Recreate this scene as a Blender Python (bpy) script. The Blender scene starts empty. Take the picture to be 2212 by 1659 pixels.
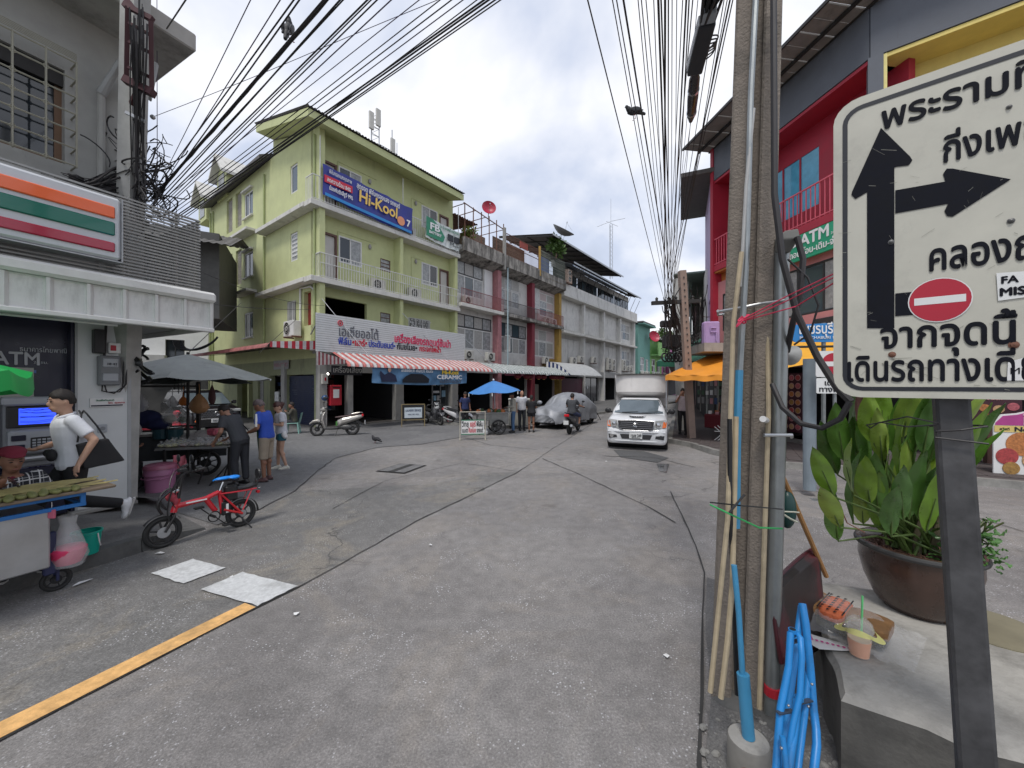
import bpy,math,random
from mathutils import Vector as V,Matrix as MX,noise as NZ
R=math.radians
random.seed(7)
sc=bpy.context.scene
COL=sc.collection
# ---------------------------------------------------------------- camera, sky, sun, exposure
CH=2.0
FP,CU,CV=831.0,1106.0,829.5
cd=bpy.data.cameras.new('camera');cam=bpy.data.objects.new('camera',cd);COL.objects.link(cam)
cam.location=(0,0,CH);cam.rotation_euler=(R(90),0,0)
cd.sensor_width=36;cd.lens=36*FP/2212;cd.clip_start=0.05;cd.clip_end=2000
sc.camera=cam
SUN_EL,SUN_AZ=R(62),R(200)
w=bpy.data.worlds.new('World');sc.world=w;w.use_nodes=True
nt=w.node_tree;nt.nodes.clear()
def N(tree,t,**k):
 n=tree.nodes.new(t)
 for a,b in k.items():setattr(n,a,b)
 return n
wo=N(nt,'ShaderNodeOutputWorld');bg=N(nt,'ShaderNodeBackground');bg.inputs[1].default_value=0.1
sky=N(nt,'ShaderNodeTexSky',sky_type='NISHITA',sun_disc=False)
sky.sun_elevation=SUN_EL;sky.sun_rotation=SUN_AZ;sky.air_density=1.2;sky.dust_density=2.0
tc=N(nt,'ShaderNodeTexCoord');sx=N(nt,'ShaderNodeSeparateXYZ');nt.links.new(tc.outputs['Generated'],sx.inputs[0])
mxm=N(nt,'ShaderNodeMath',operation='MAXIMUM');nt.links.new(sx.outputs[2],mxm.inputs[0]);mxm.inputs[1].default_value=0.0
ad=N(nt,'ShaderNodeMath',operation='ADD');nt.links.new(mxm.outputs[0],ad.inputs[0]);ad.inputs[1].default_value=0.5
dv=N(nt,'ShaderNodeVectorMath',operation='DIVIDE');cb=N(nt,'ShaderNodeCombineXYZ')
for i in range(3):nt.links.new(ad.outputs[0],cb.inputs[i])
nt.links.new(tc.outputs['Generated'],dv.inputs[0]);nt.links.new(cb.outputs[0],dv.inputs[1])
n1=N(nt,'ShaderNodeTexNoise');n1.inputs['Scale'].default_value=2.1;n1.inputs['Detail'].default_value=6;n1.inputs['Roughness'].default_value=0.5
n1.inputs['Distortion'].default_value=0.15
nt.links.new(dv.outputs[0],n1.inputs['Vector'])
rp=N(nt,'ShaderNodeValToRGB');cr=rp.color_ramp
cr.elements[0].position=0.34;cr.elements[0].color=(3.7,4.05,4.9,1)
cr.elements[1].position=0.62;cr.elements[1].color=(7.3,7.3,7.5,1)
e=cr.elements.new(0.47);e.color=(4.5,4.9,5.9,1)
nt.links.new(n1.outputs['Fac'],rp.inputs[0])
mixs=N(nt,'ShaderNodeMix',data_type='RGBA');mixs.inputs[0].default_value=0.86
nt.links.new(sky.outputs[0],mixs.inputs[6]);nt.links.new(rp.outputs[0],mixs.inputs[7])
nt.links.new(mixs.outputs[2],bg.inputs[0]);nt.links.new(bg.outputs[0],wo.inputs[0])
sl=bpy.data.lights.new('sun','SUN');sl.energy=1.3;sl.angle=R(12);sl.color=(1,0.96,0.9)
so=bpy.data.objects.new('sun',sl);COL.objects.link(so)
sd=V((math.sin(SUN_AZ)*math.cos(SUN_EL),math.cos(SUN_AZ)*math.cos(SUN_EL),math.sin(SUN_EL)))
so.rotation_euler=sd.to_track_quat('Z','Y').to_euler();so.location=(0,-10,40)
vs=sc.view_settings;vs.view_transform='Standard';vs.look='None';vs.gamma=1;vs.use_curve_mapping=False
vs.exposure=0.68
# ---------------------------------------------------------------- helpers
def gp(u,v,z=0.0):
 Y=(CH-z)*FP/(v-CV);return V((Y*(u-CU)/FP,Y,z))
def at(u,v,Y):return V((Y*(u-CU)/FP,Y,CH-(v-CV)/FP*Y))
class MB:
 def __init__(s,M=None):s.v=[];s.f=[];s.mi=[];s.ms=[];s.M=M
 def mid(s,m):
  if m not in s.ms:s.ms.append(m)
  return s.ms.index(m)
 def add(s,vs,fs,m=None):
  k=s.mid(m);b=len(s.v)
  if s.M is not None:vs=[s.M@V(p)for p in vs]
  s.v.extend([tuple(p)for p in vs]);s.f.extend([tuple(i+b for i in f)for f in fs]);s.mi.extend([k]*len(fs));return s
 def box(s,x0,x1,y0,y1,z0,z1,m=None):
  return s.add([(x0,y0,z0),(x1,y0,z0),(x1,y1,z0),(x0,y1,z0),(x0,y0,z1),(x1,y0,z1),(x1,y1,z1),(x0,y1,z1)],[(0,3,2,1),(4,5,6,7),(0,1,5,4),(1,2,6,5),(2,3,7,6),(3,0,4,7)],m)
 def cbox(s,x0,x1,y0,y1,z0,z1,b=0.01,m=None):
  P=[(x0+b,y0,z0+b),(x1-b,y0,z0+b),(x1-b,y0,z1-b),(x0+b,y0,z1-b),(x0+b,y1,z0+b),(x1-b,y1,z0+b),(x1-b,y1,z1-b),(x0+b,y1,z1-b),(x0,y0+b,z0+b),(x0,y1-b,z0+b),(x0,y1-b,z1-b),(x0,y0+b,z1-b),(x1,y0+b,z0+b),(x1,y1-b,z0+b),(x1,y1-b,z1-b),(x1,y0+b,z1-b),(x0+b,y0+b,z0),(x1-b,y0+b,z0),(x1-b,y1-b,z0),(x0+b,y1-b,z0),(x0+b,y0+b,z1),(x1-b,y0+b,z1),(x1-b,y1-b,z1),(x0+b,y1-b,z1)]
  F=[(0,1,2,3),(5,4,7,6),(9,8,11,10),(12,13,14,15),(17,16,19,18),(20,21,22,23),(8,0,3,11),(1,12,15,2),(4,9,10,7),(13,5,6,14),(16,17,1,0),(3,2,21,20),(18,19,4,5),(7,6,22,23),(16,8,9,19),(12,17,18,13),(11,20,23,10),(21,15,14,22),(8,16,0),(1,17,12),(11,3,20),(2,15,21),(19,9,4),(5,13,18),(10,23,7),(6,22,14)]
  return s.add(P,F,m)
 def bar(s,p,q,w_=0.03,h=None,m=None,up=V((0,0,1))):
  p,q=V(p),V(q);h=h or w_;d=(q-p).normalized()
  if abs(d.dot(up))>0.98:up=V((0,1,0))
  a=d.cross(up).normalized()*w_/2;c=a.cross(d).normalized()*h/2
  vs=[p-a-c,p+a-c,p+a+c,p-a+c,q-a-c,q+a-c,q+a+c,q-a+c]
  return s.add(vs,[(0,3,2,1),(4,5,6,7),(0,1,5,4),(1,2,6,5),(2,3,7,6),(3,0,4,7)],m)
 def tube(s,pts,r=0.01,n=6,m=None,caps=True,closed=False):
  pts=[V(p)for p in pts];L=len(pts)
  rr=r if isinstance(r,(list,tuple))else[r]*L
  vs=[];fs=[];pa=None
  for i,p in enumerate(pts):
   if closed:d=(pts[(i+1)%L]-pts[i-1]).normalized()
   else:d=(pts[min(i+1,L-1)]-pts[max(i-1,0)]).normalized()
   if pa is None:
    u_=V((0,0,1))if abs(d.z)<0.9 else V((1,0,0))
    a=d.cross(u_).normalized()
   else:
    a=pa-d*pa.dot(d)
    a=a.normalized()if a.length>1e-6 else d.orthogonal().normalized()
   pa=a;c=d.cross(a)
   for k in range(n):
    t=2*math.pi*k/n;vs.append(p+(a*math.cos(t)+c*math.sin(t))*rr[i])
  for i in range(L if closed else L-1):
   j=(i+1)%L
   for k in range(n):
    l=(k+1)%n;fs.append((i*n+k,j*n+k,j*n+l,i*n+l)[::-1])
  if caps and not closed:
   fs.append(tuple(range(n)));fs.append(tuple((L-1)*n+k for k in range(n))[::-1])
  return s.add(vs,fs,m)
 def cyl(s,p,q,r,r2=None,n=12,m=None,caps=True):return s.tube([p,q],[r,r if r2 is None else r2],n,m,caps)
 def prism(s,poly,y0,y1,m=None,axis='y'):
  n=len(poly)
  if axis=='y':g=lambda a,b,t:(a,t,b)
  elif axis=='x':g=lambda a,b,t:(t,a,b)
  else:g=lambda a,b,t:(a,b,t)
  vs=[g(a,b,y0)for a,b in poly]+[g(a,b,y1)for a,b in poly]
  fs=[tuple(range(n)),tuple(range(2*n-1,n-1,-1))]+[(i,i+n,(i+1)%n+n,(i+1)%n)for i in range(n)]
  return s.add(vs,fs,m)
 def lathe(s,prof,c=(0,0,0),n=20,m=None,ax=None):
  vs=[];fs=[];c=V(c);q=None
  if ax is not None:q=V((0,0,1)).rotation_difference(V(ax))
  for r,z in prof:
   for k in range(n):
    t=2*math.pi*k/n;p=V((r*math.cos(t),r*math.sin(t),z))
    if q:p=q@p
    vs.append(c+p)
  for i in range(len(prof)-1):
   for k in range(n):
    l=(k+1)%n;fs.append((i*n+k,i*n+l,(i+1)*n+l,(i+1)*n+k))
  return s.add(vs,fs,m)
 def ball(s,c,r,nu=12,nv=8,m=None,rot=None):
  if not isinstance(r,(tuple,list)):r=(r,r,r)
  vs=[];fs=[];c=V(c)
  for j in range(nv+1):
   ph=math.pi*j/nv
   for k in range(nu):
    t=2*math.pi*k/nu
    p=V((r[0]*math.sin(ph)*math.cos(t),r[1]*math.sin(ph)*math.sin(t),r[2]*math.cos(ph)))
    if rot:p=rot@p
    vs.append(c+p)
  for j in range(nv):
   for k in range(nu):
    l=(k+1)%nu
    if j==0:fs.append((k,nu+k,nu+l))
    elif j==nv-1:fs.append((j*nu+k,(j+1)*nu+k,j*nu+l))
    else:fs.append((j*nu+k,(j+1)*nu+k,(j+1)*nu+l,j*nu+l))
  return s.add(vs,fs,m)
 def loft(s,rings,m=None,caps=True,closed=True):
  n=len(rings[0]);vs=[p for r_ in rings for p in r_];fs=[]
  for i in range(len(rings)-1):
   for k in range(n if closed else n-1):
    l=(k+1)%n;fs.append((i*n+k,i*n+l,(i+1)*n+l,(i+1)*n+k))
  if caps:fs.append(tuple(range(n))[::-1]);fs.append(tuple((len(rings)-1)*n+k for k in range(n)))
  return s.add(vs,fs,m)
 def grid(s,fn,nu,nv,m=None,flip=False):
  vs=[fn(i/nu,j/nv)for j in range(nv+1)for i in range(nu+1)]
  fs=[(j*(nu+1)+i,j*(nu+1)+i+1,(j+1)*(nu+1)+i+1,(j+1)*(nu+1)+i)for j in range(nv)for i in range(nu)]
  if flip:fs=[f[::-1]for f in fs]
  return s.add(vs,fs,m)
 def poly(s,pts,m=None):return s.add(pts,[tuple(range(len(pts)))],m)
 def wheel_ring(s,c,ax,r,t,n=24,k=8,m=None,sq=1.0):
  q=V((0,0,1)).rotation_difference(V(ax));vs=[];fs=[];c=V(c)
  for i in range(n):
   a=2*math.pi*i/n
   for j in range(k):
    b=2*math.pi*j/k
    p=V(((r+t*math.cos(b))*math.cos(a),(r+t*math.cos(b))*math.sin(a),t*sq*math.sin(b)));vs.append(c+q@p)
  for i in range(n):
   for j in range(k):
    fs.append((i*k+j,((i+1)%n)*k+j,((i+1)%n)*k+(j+1)%k,i*k+(j+1)%k))
  return s.add(vs,fs,m)
def props(o,label=None,cat=None,group=None,kind=None):
 if label:o['label']=label
 if cat:o['category']=cat
 if group:o['group']=group
 if kind:o['kind']=kind
 return o
def mesh_of(mb,name,m=None,smooth=False,ang=40):
 me=bpy.data.meshes.new(name);me.from_pydata(mb.v,[],mb.f)
 for x in mb.ms:me.materials.append(x if x is not None else m)
 if len(mb.ms)>1:me.polygons.foreach_set('material_index',mb.mi)
 if smooth:
  me.shade_smooth()
  try:me.set_sharp_from_angle(angle=R(ang))
  except Exception:pass
 me.update();return me
def ob(name,mb,m=None,parent=None,smooth=False,ang=40,bevel=0,loc=None,rot=None,**k):
 me=mb if isinstance(mb,bpy.types.Mesh)else mesh_of(mb,name,m,smooth,ang)
 o=bpy.data.objects.new(name,me);COL.objects.link(o)
 if parent:o.parent=parent
 if loc is not None:o.location=loc
 if rot is not None:o.rotation_euler=rot
 if bevel:
  b=o.modifiers.new('bevel','BEVEL');b.width=bevel;b.segments=2;b.limit_method='ANGLE';b.angle_limit=R(50)
 return props(o,**k)
def root(name,label,cat,loc=(0,0,0),rz=0.0,group=None,rot=None):
 o=bpy.data.objects.new(name,None);COL.objects.link(o);o.location=loc;o.rotation_euler=rot or(0,0,rz)
 o.empty_display_size=0.2
 return props(o,label,cat,group)
def copy_tree(o,parent=None,**k):
 c=o.copy();COL.objects.link(c);c.parent=parent
 for ch in[x for x in CH_OF(o)]:copy_tree(ch,c)
 return props(c,**k)
def CH_OF(o):return[x for x in list(COL.objects)if x.parent==o]
def remesh(mb,vox,m,smooth_it=4,name='m'):
 me=mesh_of(mb,name,m);o=bpy.data.objects.new('tmp',me);COL.objects.link(o)
 r_=o.modifiers.new('r','REMESH');r_.mode='VOXEL';r_.voxel_size=vox;r_.use_smooth_shade=True
 if smooth_it:
  s_=o.modifiers.new('s','SMOOTH');s_.iterations=smooth_it;s_.factor=0.5
 dg=bpy.context.evaluated_depsgraph_get()
 out=bpy.data.meshes.new_from_object(o.evaluated_get(dg));bpy.data.objects.remove(o);bpy.data.meshes.remove(me)
 out.materials.clear();out.materials.append(m);out.name=name;return out
_tc={}
def text_mesh(s,size,m,bold=0.0,ext=0.004,align='LEFT'):
 key=(s,size,m.name,bold,ext,align)
 if key in _tc:return _tc[key]
 cu=bpy.data.curves.new('lettering','FONT');cu.body=s;cu.size=size;cu.extrude=ext;cu.offset=bold*size
 cu.align_x=align;cu.resolution_u=3
 o=bpy.data.objects.new('t',cu);COL.objects.link(o)
 dg=bpy.context.evaluated_depsgraph_get();me=bpy.data.meshes.new_from_object(o.evaluated_get(dg))
 bpy.data.objects.remove(o);me.materials.clear();me.materials.append(m);me.name='lettering';_tc[key]=me;return me
def text(s,size,m,parent,loc,rz=0.0,bold=0.0,ext=0.004,align='LEFT',width=None,rx=R(90),name='lettering',rot=None,slant=0):
 """lettering standing upright, reading along local +x, facing local -y"""
 me=text_mesh(s,size,m,bold,ext,align)
 o=bpy.data.objects.new(name,me);COL.objects.link(o);o.parent=parent;o.location=loc;o.rotation_euler=rot or(rx,0,rz)
 if width:
  xs=[v_.co.x for v_ in me.vertices]
  if xs:o.scale.x=width/max(1e-4,max(xs)-min(xs))
 return o
# ---------------------------------------------------------------- materials
_mc={}
def M(name,col,rough=0.6,metal=0.0,var=0.12,scale=3.0,bump=0.0,bscale=40.0,grime=0.0,gcol=(0.03,0.03,0.028),streak=True,emit=0,alpha=1,trans=0,spec=0.5,coat=0,detail=5):
 if name in _mc:return _mc[name]
 m=bpy.data.materials.new(name);m.use_nodes=True;t=m.node_tree;b=t.nodes['Principled BSDF'];_mc[name]=m
 b.inputs['Roughness'].default_value=rough;b.inputs['Metallic'].default_value=metal
 b.inputs['Specular IOR Level'].default_value=spec
 c4=(*col,1);b.inputs['Base Color'].default_value=c4;m.diffuse_color=c4
 if trans:b.inputs['Transmission Weight'].default_value=trans;b.inputs['IOR'].default_value=1.1
 if alpha<1:b.inputs['Alpha'].default_value=alpha
 if coat:b.inputs['Coat Weight'].default_value=coat;b.inputs['Coat Roughness'].default_value=0.06
 if emit:b.inputs['Emission Color'].default_value=c4;b.inputs['Emission Strength'].default_value=emit
 if var or grime or bump:
  tcn=N(t,'ShaderNodeTexCoord')
 last=None
 if var:
  n=N(t,'ShaderNodeTexNoise');n.inputs['Scale'].default_value=scale;n.inputs['Detail'].default_value=detail;n.inputs['Roughness'].default_value=0.65
  t.links.new(tcn.outputs['Object'],n.inputs['Vector'])
  mr=N(t,'ShaderNodeMapRange');mr.inputs[1].default_value=0.28;mr.inputs[2].default_value=0.72
  mr.inputs[3].default_value=1-var;mr.inputs[4].default_value=1+var;t.links.new(n.outputs['Fac'],mr.inputs[0])
  mu=N(t,'ShaderNodeVectorMath',operation='SCALE');mu.inputs[0].default_value=col;t.links.new(mr.outputs[0],mu.inputs['Scale'])
  last=mu.outputs[0]
  rr=N(t,'ShaderNodeMapRange');rr.inputs[1].default_value=0.3;rr.inputs[2].default_value=0.7
  rr.inputs[3].default_value=max(0.02,rough-0.1*min(1,var*5));rr.inputs[4].default_value=min(1,rough+0.1*min(1,var*5))
  t.links.new(n.outputs['Fac'],rr.inputs[0]);t.links.new(rr.outputs[0],b.inputs['Roughness'])
 if grime:
  mp=N(t,'ShaderNodeMapping');mp.inputs['Scale'].default_value=(1.6,1.6,0.35 if streak else 1.6)
  t.links.new(tcn.outputs['Object'],mp.inputs['Vector'])
  g=N(t,'ShaderNodeTexNoise');g.inputs['Scale'].default_value=1.3;g.inputs['Detail'].default_value=9;g.inputs['Roughness'].default_value=0.72
  t.links.new(mp.outputs[0],g.inputs['Vector'])
  gr=N(t,'ShaderNodeValToRGB');gr.color_ramp.elements[0].position=0.62-grime*0.22;gr.color_ramp.elements[1].position=0.82-grime*0.2
  gr.color_ramp.elements[0].color=(0,0,0,1);gr.color_ramp.elements[1].color=(min(1,0.5+grime*0.5),)*3+(1,)
  t.links.new(g.outputs['Fac'],gr.inputs[0])
  mx=N(t,'ShaderNodeMix',data_type='RGBA');t.links.new(gr.outputs[0],mx.inputs[0])
  if last:t.links.new(last,mx.inputs[6])
  else:mx.inputs[6].default_value=c4
  mx.inputs[7].default_value=(*gcol,1);last=mx.outputs[2]
 if last:t.links.new(last,b.inputs['Base Color'])
 if bump:
  n2=N(t,'ShaderNodeTexNoise');n2.inputs['Scale'].default_value=bscale;n2.inputs['Detail'].default_value=4
  t.links.new(tcn.outputs['Object'],n2.inputs['Vector'])
  bp=N(t,'ShaderNodeBump');bp.inputs['Strength'].default_value=bump;bp.inputs['Distance'].default_value=0.01
  t.links.new(n2.outputs['Fac'],bp.inputs['Height']);t.links.new(bp.outputs[0],b.inputs['Normal'])
 return m
def ramp_node(t,stops):
 r_=N(t,'ShaderNodeValToRGB');c=r_.color_ramp
 c.elements[0].position=stops[0][0];c.elements[0].color=(*stops[0][1],1)
 c.elements[1].position=stops[-1][0];c.elements[1].color=(*stops[-1][1],1)
 for p,q in stops[1:-1]:e_=c.elements.new(p);e_.color=(*q,1)
 return r_
def mat_asphalt(name,c0,c1,patch,glint=0.5):
 m=bpy.data.materials.new(name);m.use_nodes=True;t=m.node_tree;b=t.nodes['Principled BSDF']
 tcn=N(t,'ShaderNodeTexCoord');o=tcn.outputs['Object']
 def noise(s,d=6,r_=0.6,dist=0.0):
  n=N(t,'ShaderNodeTexNoise');n.inputs['Scale'].default_value=s;n.inputs['Detail'].default_value=d
  n.inputs['Roughness'].default_value=r_;n.inputs['Distortion'].default_value=dist;t.links.new(o,n.inputs['Vector']);return n.outputs['Fac']
 def mix(f,a,c,mode='MIX'):
  x=N(t,'ShaderNodeMix',data_type='RGBA',blend_type=mode)
  if isinstance(f,float):x.inputs[0].default_value=f
  else:t.links.new(f,x.inputs[0])
  for i,q in((6,a),(7,c)):
   if isinstance(q,tuple):x.inputs[i].default_value=(*q,1)
   else:t.links.new(q,x.inputs[i])
  return x.outputs[2]
 big=ramp_node(t,[(0.36,(0,0,0)),(0.62,(1,1,1))]);t.links.new(noise(0.28,5,0.6,0.6),big.inputs[0])
 col=mix(big.outputs[0],c0,c1)
 pr=ramp_node(t,[(0.50,(0,0,0)),(0.60,(1,1,1))]);t.links.new(noise(0.75,8,0.72,0.9),pr.inputs[0])
 pf=N(t,'ShaderNodeMath',operation='MULTIPLY');pf.inputs[1].default_value=0.4;t.links.new(pr.outputs[0],pf.inputs[0])
 col=mix(pf.outputs[0],col,patch)
 fine=ramp_node(t,[(0.32,(0.55,)*3),(0.46,(0.92,)*3),(0.56,(1.10,)*3),(0.70,(1.75,)*3)]);t.links.new(noise(70,4,0.8),fine.inputs[0])
 col=mix(1.0,col,fine.outputs[0],'MULTIPLY')
 med=ramp_node(t,[(0.3,(0.78,)*3),(0.7,(1.25,)*3)]);t.links.new(noise(7,7,0.72),med.inputs[0])
 col=mix(1.0,col,med.outputs[0],'MULTIPLY')
 sv_=N(t,'ShaderNodeTexVoronoi');sv_.inputs['Scale'].default_value=0.9
 sa=N(t,'ShaderNodeTexNoise');sa.inputs['Scale'].default_value=5;sa.inputs['Detail'].default_value=5;t.links.new(o,sa.inputs['Vector'])
 sb_=N(t,'ShaderNodeVectorMath',operation='MULTIPLY_ADD');t.links.new(sa.outputs['Color'],sb_.inputs[0]);sb_.inputs[1].default_value=(0.35,0.35,0);t.links.new(o,sb_.inputs[2]);t.links.new(sb_.outputs[0],sv_.inputs['Vector'])
 so_=ramp_node(t,[(0.0,(0.66,0.65,0.64)),(0.07,(0.80,0.79,0.78)),(0.13,(1,1,1))]);t.links.new(sv_.outputs['Distance'],so_.inputs[0])
 col=mix(1.0,col,so_.outputs[0],'MULTIPLY')
 vo=N(t,'ShaderNodeTexVoronoi');vo.inputs['Scale'].default_value=38;t.links.new(o,vo.inputs['Vector'])
 gl=ramp_node(t,[(0.0,(1,1,1)),(0.16,(1,1,1)),(0.24,(0,0,0))]);t.links.new(vo.outputs['Distance'],gl.inputs[0])
 gm=ramp_node(t,[(0.48,(0,0,0)),(0.64,(1,1,1))]);t.links.new(noise(2.2,6),gm.inputs[0])
 g2=N(t,'ShaderNodeMath',operation='MULTIPLY');t.links.new(gl.outputs[0],g2.inputs[0]);t.links.new(gm.outputs[0],g2.inputs[1])
 g3=N(t,'ShaderNodeMath',operation='MULTIPLY');t.links.new(g2.outputs[0],g3.inputs[0]);g3.inputs[1].default_value=glint
 col=mix(g3.outputs[0],col,(0.62,0.62,0.64))
 v2=N(t,'ShaderNodeTexVoronoi',feature='DISTANCE_TO_EDGE');v2.inputs['Scale'].default_value=0.33
 mpn=N(t,'ShaderNodeMapping');t.links.new(o,mpn.inputs['Vector'])
 dn=N(t,'ShaderNodeTexNoise');dn.inputs['Scale'].default_value=1.6;dn.inputs['Detail'].default_value=6;t.links.new(o,dn.inputs['Vector'])
 va=N(t,'ShaderNodeVectorMath',operation='MULTIPLY_ADD');t.links.new(dn.outputs['Color'],va.inputs[0]);va.inputs[1].default_value=(1.1,1.1,0);t.links.new(o,va.inputs[2])
 t.links.new(va.outputs[0],v2.inputs['Vector'])
 ck=ramp_node(t,[(0.0,(1,1,1)),(0.0016,(1,1,1)),(0.004,(0,0,0))]);t.links.new(v2.outputs['Distance'],ck.inputs[0])
 cm=ramp_node(t,[(0.46,(0,0,0)),(0.6,(0.75,)*3)]);t.links.new(noise(0.5,3),cm.inputs[0])
 c3=N(t,'ShaderNodeMath',operation='MULTIPLY');t.links.new(ck.outputs[0],c3.inputs[0]);t.links.new(cm.outputs[0],c3.inputs[1])
 col=mix(c3.outputs[0],col,(0.03,0.03,0.03))
 t.links.new(col,b.inputs['Base Color'])
 rr=N(t,'ShaderNodeMapRange');rr.inputs[3].default_value=0.5;rr.inputs[4].default_value=0.95;t.links.new(noise(14,5),rr.inputs[0]);t.links.new(rr.outputs[0],b.inputs['Roughness'])
 bp=N(t,'ShaderNodeBump');bp.inputs['Strength'].default_value=0.5;bp.inputs['Distance'].default_value=0.006
 t.links.new(noise(110,3,0.7),bp.inputs['Height']);t.links.new(bp.outputs[0],b.inputs['Normal'])
 return m
def mat_stripe(name,c1,c2,period,axis=0,rough=0.5,frac=0.5,metal=0.0,grime=0.3):
 m=M(name,c1,rough,metal,var=0.1,grime=0,scale=6);t=m.node_tree;b=t.nodes['Principled BSDF']
 tcn=N(t,'ShaderNodeTexCoord');s_=N(t,'ShaderNodeSeparateXYZ');t.links.new(tcn.outputs['Object'],s_.inputs[0])
 a=N(t,'ShaderNodeMath',operation='DIVIDE');t.links.new(s_.outputs[axis],a.inputs[0]);a.inputs[1].default_value=period
 f=N(t,'ShaderNodeMath',operation='FRACT');t.links.new(a.outputs[0],f.inputs[0])
 l=N(t,'ShaderNodeMath',operation='LESS_THAN');t.links.new(f.outputs[0],l.inputs[0]);l.inputs[1].default_value=frac
 mx=N(t,'ShaderNodeMix',data_type='RGBA');t.links.new(l.outputs[0],mx.inputs[0])
 mx.inputs[6].default_value=(*c1,1);mx.inputs[7].default_value=(*c2,1)
 g=N(t,'ShaderNodeTexNoise');g.inputs['Scale'].default_value=5;g.inputs['Detail'].default_value=8;t.links.new(tcn.outputs['Object'],g.inputs['Vector'])
 r_=ramp_node(t,[(0.35,(1-grime,)*3),(0.65,(1.05,)*3)]);t.links.new(g.outputs['Fac'],r_.inputs[0])
 m2=N(t,'ShaderNodeMix',data_type='RGBA',blend_type='MULTIPLY');m2.inputs[0].default_value=1
 t.links.new(mx.outputs[2],m2.inputs[6]);t.links.new(r_.outputs[0],m2.inputs[7]);t.links.new(m2.outputs[2],b.inputs['Base Color'])
 return m
white=M('white_paint',(0.62,0.62,0.60),0.5,grime=0.15);whitec=M('white_plastic',(0.7,0.7,0.69),0.35,var=0.05)
black=M('black_plastic',(0.012,0.012,0.013),0.4,var=0.2);rubber=M('tyre_rubber',(0.018,0.018,0.018),0.75,bump=0.2)
steel=M('galvanised_steel',(0.38,0.39,0.40),0.42,0.75,var=0.15,scale=8);chrome=M('polished_metal',(0.6,0.6,0.6),0.16,1.0,var=0.05)
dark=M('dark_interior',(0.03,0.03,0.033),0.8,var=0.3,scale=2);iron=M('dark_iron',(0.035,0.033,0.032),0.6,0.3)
rust=M('rusty_iron',(0.16,0.075,0.05),0.8,0.1,var=0.35,scale=12);wood=M('weathered_wood',(0.20,0.13,0.08),0.75,var=0.25,scale=14)
glassd=M('dark_window_glass',(0.02,0.025,0.03),0.06,var=0.0,spec=0.8);glassb=M('blue_window_glass',(0.05,0.075,0.09),0.06,var=0,spec=0.8)
wire=M('cable_rubber',(0.022,0.02,0.022),0.55,var=0.1)
conc=M('weathered_concrete',(0.30,0.29,0.27),0.85,var=0.2,grime=0.45,bump=0.3,bscale=30)
paper=M('paper_print',(0.72,0.73,0.72),0.7,var=0.05)
red=M('red_enamel',(0.42,0.016,0.03),0.4,var=0.08);ink=M('black_ink',(0.012,0.014,0.02),0.5,var=0)
inkw=M('white_ink',(0.75,0.75,0.75),0.5,var=0);inkr=M('red_ink',(0.55,0.02,0.05),0.5,var=0);inkb=M('blue_ink',(0.03,0.06,0.38),0.5,var=0)
inky=M('yellow_ink',(0.8,0.55,0.03),0.5,var=0)
# ---------------------------------------------------------------- more helpers for buildings
def text_mesh(s,size,m,bold=0.0,ext=0.004,align='LEFT'):
 key=(s,size,m.name,bold,ext,align)
 if key in _tc:return _tc[key]
 cu=bpy.data.curves.new('lettering','FONT');cu.body=s;cu.size=size;cu.extrude=ext
 cu.align_x=align;cu.resolution_u=3
 o=bpy.data.objects.new('t',cu);COL.objects.link(o)
 dg=bpy.context.evaluated_depsgraph_get();me=bpy.data.meshes.new_from_object(o.evaluated_get(dg))
 bpy.data.objects.remove(o)
 if bold:
  vs0=[v_.co.copy()for v_ in me.vertices];fs0=[tuple(p.vertices)for p in me.polygons];vs_=[];fs_=[]
  for i,(dx,dy)in enumerate(((0,0),(1,0),(-1,0),(0,1),(0,-1))):
   b_=len(vs_);vs_+=[p+V((dx*bold*size,dy*bold*size,i*min(0.0004,ext*0.2)))for p in vs0];fs_+=[tuple(q+b_ for q in f)for f in fs0]
  me=bpy.data.meshes.new('lettering');me.from_pydata(vs_,[],fs_)
 me.materials.clear();me.materials.append(m);me.name='lettering';_tc[key]=me;return me
def wall(mb,x0,x1,z0,z1,holes=(),y=0.0,th=0.2,m=None,back=False):
 """wall in the local facade plane with real openings (x0,x1,z0,z1) and reveals"""
 holes=[(max(a,x0),min(b,x1),max(c,z0),min(d,z1))for a,b,c,d in holes]
 xs=sorted(set([x0,x1]+[h for q in holes for h in q[:2]]));zs=sorted(set([z0,z1]+[h for q in holes for h in q[2:]]))
 for i in range(len(xs)-1):
  for j in range(len(zs)-1):
   cx,cz=(xs[i]+xs[i+1])/2,(zs[j]+zs[j+1])/2
   if any(a<cx<b and c<cz<d for a,b,c,d in holes):continue
   a,b,c,d=xs[i],xs[i+1],zs[j],zs[j+1]
   mb.add([(a,y,c),(b,y,c),(b,y,d),(a,y,d)],[(0,1,2,3)],m)
   mb.add([(a,y+th,c),(b,y+th,c),(b,y+th,d),(a,y+th,d)],[(3,2,1,0)],m)
 for a,b,c,d in list(holes)+[(x0,x1,z0,z1)]:
  mb.add([(a,y,c),(b,y,c),(b,y,d),(a,y,d),(a,y+th,c),(b,y+th,c),(b,y+th,d),(a,y+th,d)],[(0,4,5,1),(1,5,6,2),(2,6,7,3),(3,7,4,0)],m)
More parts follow.
